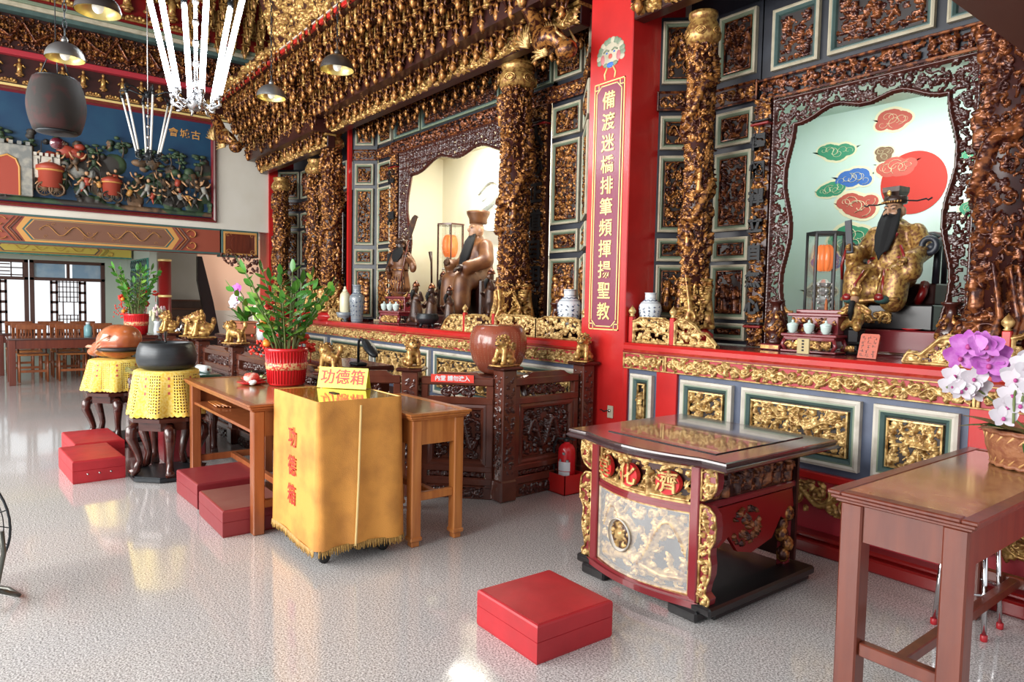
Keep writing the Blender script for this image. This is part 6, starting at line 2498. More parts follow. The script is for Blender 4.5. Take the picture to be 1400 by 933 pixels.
part('body', m_, [M('fish_lacquer', (0.46, 0.13, 0.04), 0.22, 0, (0.30, 0.06, 0.025), 5, 0.4, 0.65, coat=0.6)], t)
sl = MB()
sl.tube([(.255, .0, .10), (.20, -.13, .10), (.05, -.195, .10), (-.05, -.175, .10)], [.022, .024, .022, .012], 8, 0)
part('mouth_slot', sl, [pitch_dark], t, 'dark slit')
sc = MB()
for k in range(14):
    a = rnd.uniform(-.9, .9)
    sc.tube([(-.30 + .02 * math.cos(k), .08 * math.sin(k * 2.1), .05 + .03 * (k % 3)), (-.26 + .02 * (k % 4), .09 * math.sin(k * 2.1 + .5), .08 + .02 * (k % 3)), (-.2, .10 * math.sin(k * 2.1 + 1), .10)], [.012, .016, .008], 6, 0)
for s_ in (-1, 1):
    for k in range(3):
        sc.tube([(-.16 + .02 * k, s_ * (.11 + .008 * k), .06 + .03 * k), (-.05, s_ * (.165 + .004 * k), .10 + .035 * k), (.10, s_ * .175, .20 + .02 * k)], [.012, .014, .006], 6, 0)
part('carved_scales', sc, [M('fish_carving', (0.55, 0.25, 0.15), 0.3)], t)
carved_table('dark altar table with a green top, between the two yellow-covered stands', -7.50, 1.14, 1.10, .60, .765, 1120, topm=M('green_glass_top', (0.03, 0.10, 0.075), 0.12, coat=0.6))
b = MB()
b.box(.1, 1.02, .08, .42, 0, .30, 0, .01)
solo('red_chest', b, [maroon], 'low maroon chest under the green-topped altar table', 'chest', (-7.50, 1.20, 0.0))


# ------------------------------------------------------------------ balustrades on the counters
def balustrade(label, x, y, z, segs, mat=gold, finials=()):
    """little pierced gold railing; segs = list of (x0, x1, outline points (u, h))"""
    t = root('balustrade', label, 'railing', (x, y, z))
    for i, (x0, x1, out) in enumerate(segs):
        W = x1 - x0
        hm = max(h for _, h in out)
        c = Carve(W, hm, .006, False, int(abs(x0 * 100)) + i)
        c.fill(.055, 1, 1, leafy=.35)
        c.fill(.04, .7, .7, leafy=.3)
        X, Z = np.linspace(0, W, c.nx + 1), np.linspace(0, hm, c.nz + 1)
        top = np.interp(X, [u * W for u, _ in out], [h for _, h in out])
        c.H[Z[:, None] > top[None, :]] = 0
        P = [(u * W, h - .006) for u, h in out]
        c.stroke(P, .009, .009, 1.1)
        c.stroke([(0, .008), (W, .008)], .009, .009, 1.1)
        c.stroke([(.007, 0), (.007, P[0][1])], .008, .008, 1.1)
        c.stroke([(W - .007, 0), (W - .007, P[-1][1])], .008, .008, 1.1)
        mb = MB()
        c.to(mb, .02, 0, LT(x0, 0, 0))
        c.to(mb, .02, 0, LT(x0, .004, 0) @ Matrix.Scale(-1, 4, (0, 1, 0)))
        part('pierced_panel', mb, [mat], t)
    for fx in finials:
        b = MB()
        b.box(fx - .02, fx + .02, -.018, .022, 0, .20, 0, .004)
        b.lathe([(.012, .20), (.022, .206), (.012, .214), (.028, .232), (.030, .246), (.018, .265), (.004, .282), (.001, .29)], (fx, 0, 0), 14, 1)
        part('post', b, [red, gold], t, 'red post with a gold bud')
    return t


FLATB = [(0, .17), (.12, .18), (.2, .20), (.8, .20), (.88, .18), (1, .17)]
WAVE = [(0, .17), (.15, .2), (.3, .19), (.5, .15), (.62, .10), (.75, .10), (.88, .06), (1, .02)]
balustrade('pierced gold railing with red posts on the nearer altar, right of the red pillar', -3.66, 4.05, 1.165, [(.02, .38, FLATB), (.42, .79, WAVE)], gold, (0, .40))
balustrade('scrolled gold railing at the right end of the nearer altar, behind the orchids', -1.66, 4.05, 1.165, [(0, .46, [(0, .02), (.06, .07), (.2, .06), (.4, .15), (.6, .17), (1, .17)]), (.50, .85, FLATB)], gold, (.48,))
balustrade('pierced gold railing with red posts on the middle altar, behind the clay urn', -6.42, 4.05, 1.14, [(0, .42, WAVE[::-1] and [(0, .02), (.2, .12), (.4, .17), (1, .18)]), (.46, .92, [(0, .17), (.3, .19), (.7, .19), (1, .13)]), (.98, 1.6, FLATB), (1.62, 2.2, FLATB)], gold, (.44, .95, 2.23))
balustrade('short gold railing at the left end of the middle altar, beside the ivory bottle', -9.95, 4.05, 1.14, [(.0, .44, FLATB), (.48, .92, [(0, .17), (.4, .18), (.7, .13), (1, .03)])], gold, (.46,))


# ------------------------------------------------------------------ porcelain
def vase(label, x, y, z, prof, mat, ink, seed, s=1.0, lift=0):
    t = root('vase', label, 'vase', (x, y, z))
    if lift:
        part('foot_block', MB().lathe([(.085, -lift), (.09, -lift + .01), (.08, -.01), (.085, 0)], (0, 0, 0), 24, 0), [lacq], t)
    P = [(r_ * s, h * s) for r_, h in prof]
    inner = [(P[-1][0] * .82, P[-1][1] - .005), (P[-1][0] * .8, P[-1][1] * .85)]
    part('body', MB().lathe(P + inner, (0, 0, 0), 32, 0, cap=False), [mat], t)
    m = MB()
    r = random.Random(seed)

    def rad(h):
        return float(np.interp(h, [p[1] for p in P], [p[0] for p in P])) + .0008
    if ink:
        for k in range(13):
            a = 2 * PI * k / 13
            for j in range(4):
                for q in range(3):
                    h0 = P[-1][1] * (.16 + .12 * j) + r.uniform(0, .025) * s
                    h1 = h0 + r.uniform(-.014, .014) * s
                    a1, a2 = a + r.uniform(-.13, .13), a + r.uniform(-.13, .13)
                    m.tube([(rad(h0) * math.cos(a1), rad(h0) * math.sin(a1), h0), (rad((h0 + h1) / 2) * math.cos((a1 + a2) / 2), rad((h0 + h1) / 2) * math.sin((a1 + a2) / 2), (h0 + h1) / 2), (rad(h1) * math.cos(a2), rad(h1) * math.sin(a2), h1)], .0042 * s, 4, 0)
        for hh in (.06, .70, .77, .84, .97):
            h = P[-1][1] * hh
            amp = .006 if hh == .77 else 0
            m.tube([(rad(h + amp * math.sin(9 * a)) * math.cos(a), rad(h + amp * math.sin(9 * a)) * math.sin(a), h + amp * math.sin(9 * a)) for a in [2 * PI * k / 48 for k in range(48)]], .002 * s if hh != .77 else .004 * s, 4, 0, True)
        part('brushwork', m, [ink], t, 'dark blue brushed characters and bands')
    return t


VP = [(.075, 0), (.082, .01), (.105, .10), (.118, .18), (.115, .225), (.095, .255), (.068, .272), (.058, .285), (.058, .345), (.064, .355)]
vase('large white vase with dark blue characters, left of the red pillar', -4.54, 4.2, 1.245, VP, porc, cobalt, 1, .95, .105)
vase('white vase with dark blue characters, right of the red pillar', -3.575, 4.16, 1.29, VP, porc, cobalt, 2, .74, .125)
vase('tall grey patterned vase beside the ivory bottle, left on the middle altar', -8.92, 4.22, 1.14, [(.075, 0), (.08, .02), (.092, .2), (.104, .32), (.098, .36), (.066, .39), (.055, .41), (.058, .50), (.07, .515)], porc_gr, cobalt, 3, 1.0)
t = root('bottle', 'ivory glazed lidded bottle, left of the grey vase on the middle altar', 'bottle', (-9.20, 4.17, 1.14))
t.scale = (.56, .56, 1)
part('body', MB().lathe([(.09, 0), (.10, .02), (.13, .08), (.135, .30), (.12, .38), (.07, .42)], (0, 0, 0), 24, 0), [ivory], t)
part('stopper', MB().lathe([(.06, .42), (.06, .44), (.03, .46), (.035, .48), (.001, .50)], (0, 0, 0), 16, 0), [ivory], t)
t = root('incense_bowl', 'small grey bowl on a foot in front of the grey vase', 'bowl', (-9.08, 4.10, 1.14))
part('bowl', MB().lathe([(.05, 0), (.05, .02), (.03, .03), (.09, .07), (.11, .13), (.10, .13), (.001, .06)], (0, 0, 0), 22, 0), [porc_gr], t)


def carved_vase(label, x, y, z, s=1.0):
    t = root('carved_vase', label, 'vase', (x, y, z))
    part('body', MB().lathe([(.055 * s, 0), (.06 * s, .02 * s), (.035 * s, .035 * s), (.075 * s, .09 * s), (.08 * s, .13 * s), (.05 * s, .19 * s), (.028 * s, .24 * s), (.03 * s, .275 * s), (.055 * s, .29 * s), (.058 * s, .305 * s)], (0, 0, 0), 20, 0), [rosewood], t)
    c = Carve(2 * PI * .07 * s, .20 * s, .006, True, 77)
    c.fill(.05 * s, 1, 1, leafy=.2)
    mb = MB()
    c.to_round(mb, .0, .016, None, rad_fn=lambda h: float(np.interp(h, [0, .06 * s, .10 * s, .16 * s, .2 * s], [.036 * s, .075 * s, .08 * s, .05 * s, .028 * s])))
    o = part('scroll_relief', mb, [gold_old], t)
    o.location = (0, 0, .035 * s)
    return t


carved_vase('carved wooden vase at the left foot of the sun niche', -2.66, 4.42, 1.205, 1.0)
carved_vase('carved wooden vase at the right foot of the sun niche, beside the thick column', -1.57, 4.44, 1.205, 1.0)
for x, y, l in ((-2.66, 4.42, 'small gilt-edged plinth under the left carved vase'), (-1.57, 4.44, 'small gilt-edged plinth under the right carved vase')):
    b = MB()
    b.box(-.075, .075, -.07, .07, 0, .04, 0, .006)
    b.box(-.068, .068, -.0715, -.07, .008, .032, 1)
    solo('plinth', b, [maroon, gold_mid], l, 'plinth', (x, y, 1.165))
carved_vase('carved wooden vase behind the big white vase', -4.83, 4.30, 1.14, 1.05)


# ------------------------------------------------------------------ small altar stands with tea cups
def altar_stand(label, x, y, z, s, seed):
    t = root('altar_stand', label, 'altar stand', (x, y, z))
    def S(*a):
        return [q * s for q in a]
    lo = MB()
    lo.box(*S(-.24, .24, -.10, .10), *S(.13, .155), 0, .006 * s)
    lo.box(*S(-.22, .22, -.09, .09), *S(.10, .13), 0, .004 * s)
    lo.box(*S(-.24, .24, -.10, .10), *S(0, .018), 0, .005 * s)
    for sx in (-1, 1):
        for sy in (-1, 1):
            lo.tube([(sx * .21 * s, sy * .075 * s, .11 * s), (sx * .23 * s, sy * .085 * s, .06 * s), (sx * .20 * s, sy * .075 * s, .018 * s)], .018 * s, 7, 0)
    part('lower_tier', lo, [maroon], t)
    carving(.40 * s, .075 * s, 'vine', seed, .02, gold_mid, t, LT(-.20 * s, -.085 * s, .025 * s), .005, 'apron_carving')
    up = MB()
    up.box(*S(-.20, .20, 0, .20), *S(.155, .30), 0, .004 * s)
    up.box(*S(-.23, .23, -.02, .22), *S(.30, .325), 0, .005 * s)
    for sx in (-1, 1):
        up.tube([(sx * .20 * s, .0, .325 * s), (sx * .25 * s, .0, .335 * s), (sx * .27 * s, .0, .375 * s)], [.02 * s, .016 * s, .005], 6, 1)
    up.box(*S(-.2, .2, .06, .2), *S(.325, .355), 0, .004)
    part('upper_tier', up, [maroon, gold_mid], t)
    carving(.38 * s, .125 * s, 'foliage', seed + 1, .022, gold_old, t, LT(-.19 * s, .0, .165 * s), .005, 'front_carving', cell=.045)
    return t


altar_stand('low carved maroon stand with three pale cups, in front of the sun niche', -2.37, 4.40, 1.165, .80, 1200)
altar_stand('carved stand with three pale cups below the bearded warrior figure', -8.05, 4.36, 1.14, 1.12, 1210)


def cup(label, x, y, z, s):
    t = root('tea_cup', label, 'cup', (x, y, z), 0, 'pale lidded cups on the altar stands')
    part('bowl', MB().lathe([(.018 * s, 0), (.02 * s, .004 * s), (.032 * s, .022 * s), (.036 * s, .05 * s), (.038 * s, .056 * s)], (0, 0, 0), 18, 0), [celadon], t)
    part('lid', MB().lathe([(.040 * s, .056 * s), (.036 * s, .066 * s), (.012 * s, .076 * s), (.007 * s, .082 * s), (.010 * s, .09 * s), (.001, .096 * s)], (0, 0, 0), 18, 0), [celadon], t)


for k, w in enumerate(('left', 'middle', 'right')):
    cup('pale green lidded cup, %s of three in front of the sun niche' % w, -2.49 + k * .115, 4.345, 1.2905, .95)
    cup('pale green lidded cup, %s of three below the bearded warrior figure' % w, -8.21 + k * .16, 4.275, 1.3155, 1.25)
b = MB()
b.box(-.045, .045, 0, .012, 0, .10, 0, .003)
t = root('name_plate', 'small upright gilt plate with dark writing, before the three cups of the sun niche', 'plate', (-2.31, 4.16, 1.166), R(-8))
part('plate', b, [M('plate_gilt', (0.42, 0.34, 0.17), 0.35, 0.4)], t)
m = MB()
for k in range(4):
    m.box(-.008, .008, -.0015, 0, .018 + k * .02, .03 + k * .02, 0)
part('writing', m, [blackbd], t)
t = root('prayer_board', 'leaning orange-red board with rows of dark writing on the nearer altar', 'board', (-1.93, 4.20, 1.166), R(-6))
b = MB()
pl = [(-.058, 0), (.058, 0), (.058, .14), (.05, .15), (-.05, .15), (-.058, .14)]
T = Matrix.Rotation(R(-14), 4, 'X')
b.prism(pl[::-1], 0, .01, 'xz', 0, T)
part('board', b, [M('board_vermilion', (0.50, 0.095, 0.045), 0.4)], t)
m = MB()
r = random.Random(9)
for i in range(3):
    for j in range(5):
        for q in range(4):
            x, z = -.035 + i * .035 + r.uniform(-.009, .009), .02 + j * .026 + r.uniform(-.008, .008)
            if q % 2:
                m.box(x - .007, x + .007, -.001, 0, z - .001, z + .001, 0, 0, T)
            else:
                m.box(x - .001, x + .001, -.001, 0, z - .007, z + .007, 0, 0, T)
part('writing', m, [darkwood], t)

# ------------------------------------------------------------------ seated official in the sun niche
b = MB()
b.box(-.62, .62, -.24, .30, 0, .16, 0, .008)
solo('step', b, [maroon], 'wide maroon step inside the sun niche, carrying the black plinth', 'altar step', (-2.06, 5.02, 1.165))
pd = root('statue_plinth', 'black plinth with a gilt scroll, under the seated official of the sun niche', 'plinth', (-2.08, 5.0, 1.325))
part('block', MB().box(-.24, .26, -.16, .2, 0, .17, 0, .01), [ebony], pd)
carving(.22, .09, 'vine', 1301, .02, gold_mid, pd, LT(-.21, -.16, .04), .005, 'scroll')
t = root('dish', 'small red dish on the maroon step before the black plinth', 'dish', (-1.93, 4.81, 1.325))
part('dish', MB().lathe([(.03, 0), (.05, .008), (.06, .014), (.05, .012), (.001, .01)], (0, 0, 0), 20, 0), [pot_red], t)

st = root('seated_statue', 'seated gilded official with a long black beard and winged hat, before the red sun', 'statue', (-2.15, 5.0, 1.495), R(-8))
st.scale = (.95, .95, .96)
S_ = 1.0
body = blob_mb([
    ('e', (0, .03, .30), (.17, .12, .18)), ('c', (0, .03, .30), (0, .02, .50), .155, .12), ('e', (0, .03, .52), (.155, .09, .07)), ('c', (0, .02, .55), (0, .0, .60), .05, .045),
    ('c', (-.09, -.02, .20), (-.15, -.20, .20), .10, .085), ('c', (.09, -.02, .20), (.16, -.20, .20), .10, .085),
    ('c', (-.15, -.20, .19), (-.13, -.21, .03), .085, .09), ('c', (.16, -.20, .19), (.14, -.21, .03), .085, .09), ('e', (0, -.14, .10), (.14, .09, .10)),
    ('c', (-.15, .02, .51), (-.22, -.04, .36), .066, .062), ('c', (-.22, -.04, .36), (-.17, -.20, .36), .060, .066),
    ('c', (.15, .02, .51), (.24, -.02, .37), .066, .062), ('c', (.24, -.02, .37), (.24, -.19, .30), .060, .070), ('e', (.26, -.18, .24), (.05, .07, .08)), ('e', (-.19, -.18, .30), (.05, .06, .08))], .014, 4)
part('robe', body, [robe], st, 'gilded robe in folds')
fo = MB()
for sx in (-1, 1):
    for k in range(5):
        fo.tube([(sx * (.05 + .025 * k), -.20 - .02 * k, .24), (sx * (.07 + .035 * k), -.285 + .012 * k, .14), (sx * (.06 + .04 * k), -.29 + .014 * k, .02)], [.008, .012, .006], 6, k % 2)
    fo.tube([(sx * .08, -.09, .50), (sx * .03, -.115, .42), (sx * .0, -.12, .36)], .012, 6, 1)
    fo.tube([(sx * .20, -.25, .40), (sx * .24, -.24, .28), (sx * .26, -.2, .18)], .010, 6, 1)
fo.tube([(.17 * math.cos(a), .03 + .125 * math.sin(a), .33) for a in [2 * PI * k / 24 for k in range(24)]], .014, 6, 1, True)
fo.tube([(-.20, -.28, .035), (-.05, -.30, .02), (.08, -.29, .03), (.22, -.28, .035)], .016, 6, 0)
part('robe_folds', fo, [gold_mid, red_dk], st)
head = blob_mb([('e', (0, -.01, .665), (.062, .068, .082)), ('e', (0, -.045, .64), (.05, .04, .05)), ('e', (0, -.082, .66), (.013, .016, .022)), ('e', (-.026, -.066, .69), (.024, .012, .01)), ('e', (.026, -.066, .69), (.024, .012, .01)),
                ('e', (-.034, -.06, .645), (.022, .018, .02)), ('e', (.034, -.06, .645), (.022, .018, .02)), ('e', (-.066, .0, .66), (.012, .018, .032)), ('e', (.066, .0, .66), (.012, .018, .032)), ('c', (0, 0, .58), (0, 0, .63), .042, .045)], .007, 2)
h_o = part('head', head, [skin], st, 'painted face')
ey = MB()
for sx in (-1, 1):
    ey.ell((sx * .026, -.071, .675), (.013, .005, .005), 0, 8, 5)
    ey.tube([(sx * .010, -.076, .693), (sx * .028, -.074, .700), (sx * .046, -.062, .696)], [.004, .004, .002], 5, 0)
ey.tube([(-.018, -.080, .628), (0, -.085, .626), (.018, -.080, .628)], .005, 5, 1)
part('eyes_and_mouth', ey, [pitch_dark, mur_rd], h_o)
bt = MB()
for k in range(26):
    u = (k / 25 - .5)
    x = u * .10
    bt.tube([(x * 1.05, -.062 + abs(u) * .05, .655 - abs(u) * .04 * -1), (x * 1.25, -.105 + abs(u) * .06, .58), (x * 1.2, -.14 + abs(u) * .06, .48), (x * .75, -.165 + abs(u) * .04, .38), (x * .35, -.175, .31 + abs(u) * .10)], [.010, .016, .017, .013, .004], 6, 0)
for sx in (-1, 1):
    bt.tube([(sx * .006, -.088, .640), (sx * .03, -.085, .63), (sx * .052, -.06, .60)], [.006, .007, .004], 5, 0)
part('beard', bt, [beard_m], h_o, 'long black beard')
ht = MB()
ht.lathe([(.068, .715), (.078, .72), (.080, .765), (.070, .77)], (0, 0, 0), 8, 0)
ht.lathe([(.070, .765), (.088, .80), (.090, .835), (.001, .84)], (0, .01, 0), 4, 0, False, T=Matrix.Rotation(R(45), 4, 'Z'))
ht.ell((0, -.085, .785), (.018, .01, .022), 1, 10, 6)
for k in range(9):
    ht.ell(((k - 4) * .017, -.078 + .0015 * (k - 4) ** 2, .728), (.008, .006, .008), 1, 7, 5)
for sx in (-1, 1):
    ht.tube([(sx * .075, .01, .735), (sx * .15, .01, .725), (sx * .21, .01, .733), (sx * .225, .01, .722), (sx * .25, .01, .735)], .006, 6, 2)
part('winged_hat', ht, [darkwood, gold_mid, beard_m], h_o, 'stepped hat with two thin side rods')


def hand(mb, p, fwd, side, up, s=1.0, curl=.6, mi=0):
    """palm with four bent fingers and a thumb"""
    p, f, q, u = Vector(p), Vector(fwd).normalized(), Vector(side).normalized(), Vector(up).normalized()
    mb.tube([p - f * .02 * s, p + f * .012 * s, p + f * .034 * s], [.016 * s, .021 * s, .019 * s], 8, mi)
    for k in range(4):
        b0 = p + f * .034 * s + q * (k - 1.5) * .0095 * s
        l = (.028, .033, .031, .023)[k] * s
        m1 = b0 + f * l * .5 - u * l * .25 * curl
        m2 = m1 + f * l * .25 * (1 - curl) - u * l * .55
        mb.tube([b0, m1, m2, m2 - f * l * .35 * curl], [.0062 * s, .0058 * s, .0052 * s, .004 * s], 6, mi)
    th = p + q * .02 * s
    mb.tube([th, th + q * .012 * s + f * .014 * s, th + f * .032 * s + q * .004 * s - u * .008 * s], [.0075 * s, .0068 * s, .005 * s], 6, mi)


for a_ in (((-.165, -.235, .385), (.3, -.8, .3), (0, .3, 1), (1, 0, 0), 1.3, .8), ((.235, -.235, .30), (-.1, -1, -.35), (-1, 0, 0), (0, 0, 1), 1.3, .3)):
    hb = MB()
    hand(hb, *a_)
    part('hand', hb, [robe], st)
part('tablet', MB().box(-.028, .028, -.006, .006, 0, .24, 0, .005, T=Matrix.Translation((-.155, -.275, .36)) @ Matrix.Rotation(R(-6), 4, 'Y')), [slate], st, 'dark court tablet held upright')
sh = MB()
for sx in (-1, 1):
    sh.ell((sx * .12, -.29, .03), (.05, .07, .032), 0, 12, 7)
    sh.ell((sx * .12, -.34, .045), (.035, .025, .03), 1, 10, 6)
part('boots', sh, [beam_gn, red_dk], st, 'green boots')
ch = root('throne', 'dark curved-arm throne with red base around the seated gilded official', 'throne', (-2.14, 5.06, 1.495), R(-8))
ch.scale = (.95, .95, .96)
b = MB()
b.tube([(-.27, -.15, .36), (-.30, -.05, .42), (-.27, .12, .47), (-.14, .20, .50), (.14, .20, .50), (.27, .12, .47), (.30, -.05, .42), (.30, -.14, .38)], .028, 10, 0)
for sx in (-1, 1):
    b.tube([(sx * .30 + .05 * math.cos(a), -.15, .40 + .05 * math.sin(a)) for a in [2 * PI * k / 14 for k in range(14)]], .022, 8, 0, True)
    b.tube([(sx * .28, .0, .43), (sx * .26, .02, .15)], .024, 8, 0)
    b.tube([(sx * .22, .2, .49), (sx * .22, .2, .15)], .02, 8, 0)
part('arms_and_back', b, [slate], ch)
b = MB()
b.box(-.27, .27, .0, .24, .0, .15, 0, .01)
for sx in (-1, 1):
    b.tube([(sx * .2, .0, .15), (sx * .22, -.06, .08), (sx * .18, -.05, .01)], .03, 8, 1)
part('seat', b, [lacq, red_dk], ch)
# small gold attendant in front
at = root('small_statue', 'small gold figure with a black beard on a dark stand, before the seated official', 'statue', (-2.17, 4.53, 1.165))
at.scale = (.88, .88, .92)
part('stand', MB().lathe([(.085, 0), (.09, .01), (.07, .03), (.068, .06), (.085, .075), (.075, .09), (.08, .17), (.09, .18)], (0, 0, 0), 8, 0, False), [ebony], at)
carving(.10, .04, 'vine', 1302, .012, gold_mid, at, LT(-.05, -.075, .02), .005, 'gilt_band')
part('body', blob_mb([('e', (0, .01, .25), (.07, .06, .07)), ('c', (0, .01, .26), (0, 0, .33), .055, .042), ('c', (-.05, 0, .33), (-.10, -.03, .28), .026, .024), ('c', (.05, 0, .33), (.11, -.02, .30), .026, .024), ('c', (-.04, -.03, .22), (-.05, -.08, .19), .036, .03), ('c', (.04, -.03, .22), (.06, -.08, .19), .036, .03)], .009, 3), [gold_mid], at)
part('head', blob_mb([('e', (0, -.005, .39), (.03, .032, .038)), ('e', (0, -.036, .388), (.007, .008, .01)), ('c', (0, 0, .34), (0, 0, .37), .02, .02)], .006, 2), [skin], at)
b = MB()
b.tube([(0, -.034, .372), (0, -.056, .33), (0, -.065, .28), (0, -.06, .235)], [.018, .022, .018, .004], 8, 0)
part('beard', b, [beard_m], at)
b = MB()
b.lathe([(.032, .41), (.038, .42), (.03, .455), (.012, .475), (.001, .48)], (0, 0, 0), 10, 0)
for sx in (-1, 1):
    b.tube([(sx * .03, 0, .43), (sx * .045, 0, .46), (sx * .03, 0, .49)], .006, 5, 0)
part('helmet', b, [gold_mid], at)


# ------------------------------------------------------------------ glass cases with the lotus lamps
def lotus_case(label, x, y, z, w, h, fm, seed):
    t = root('lotus_lamp_case', label, 'lamp case', (x, y, z))
    b = MB()
    hx = [(w * .5 * math.cos(PI / 6 + k * PI / 3), w * .5 * math.sin(PI / 6 + k * PI / 3)) for k in range(6)]
    b.prism([(p[0] * 1.08, p[1] * 1.08) for p in hx], h - .02, h, 'xy', 0)
    b.prism([(p[0] * 1.06, p[1] * 1.06) for p in hx], 0, .02, 'xy', 0)
    for p in hx:
        b.box(p[0] - .007, p[0] + .007, p[1] - .007, p[1] + .007, .02, h - .02, 0)
    part('case_frame', b, [fm], t)
    for k in range(6):
        p, q = hx[k], hx[(k + 1) % 6]
        g = MB().add([(p[0], p[1], .02), (q[0], q[1], .02), (q[0], q[1], h - .02), (p[0], p[1], h - .02)], [(0, 1, 2, 3)], 0)
        part('glass_pane', g, [glass], t)
    c = MB()
    for k in range(8):
        zz = .04 + k * h * .07
        c.lathe([(w * (.10 + .07 * (k % 2)), zz), (w * (.16 + .06 * (k % 2)), zz + h * .03), (w * .08, zz + h * .06)], (0, 0, 0), 8, 0, False)
    for k in range(8):
        a = 2 * PI * k / 8
        for q in range(5):
            c.ell((w * .27 * math.cos(a), w * .27 * math.sin(a), h * (.35 + .05 * q)), (.010, .010, .016), 0, 6, 4)
    part('crystal_stem', c, [crystal], t, 'clear bead stem')
    ts = MB()
    for k in range(5):
        a = 2 * PI * k / 5 + .5
        ts.lathe([(.008, h * .22), (.014, h * .24), (.010, h * .40), (.004, h * .43)], (w * .3 * math.cos(a), w * .3 * math.sin(a), 0), 7, 0)
    part('tassel', ts, [tassel], t, 'orange tassels')
    bl = MB()
    for k in range(9):
        a = 2 * PI * k / 9
        bl.ell((w * .13 * math.cos(a), w * .13 * math.sin(a), h * .78), (w * .16, w * .11, h * .115), 0, 10, 7, rot=Matrix.Rotation(a, 4, 'Z').to_quaternion())
    part('lotus_globe', bl, [orange_l], t, 'glowing orange lotus globe')
    return t


lotus_case('dark-framed glass case with a glowing orange lotus lamp, left of the seated official', -2.55, 4.84, 1.165, .24, .84, black, 1)
lotus_case('red-framed glass case with an orange lotus lamp in the dragon-painted niche', -8.30, 5.35, 1.14, .40, 1.40, rosewood, 2)


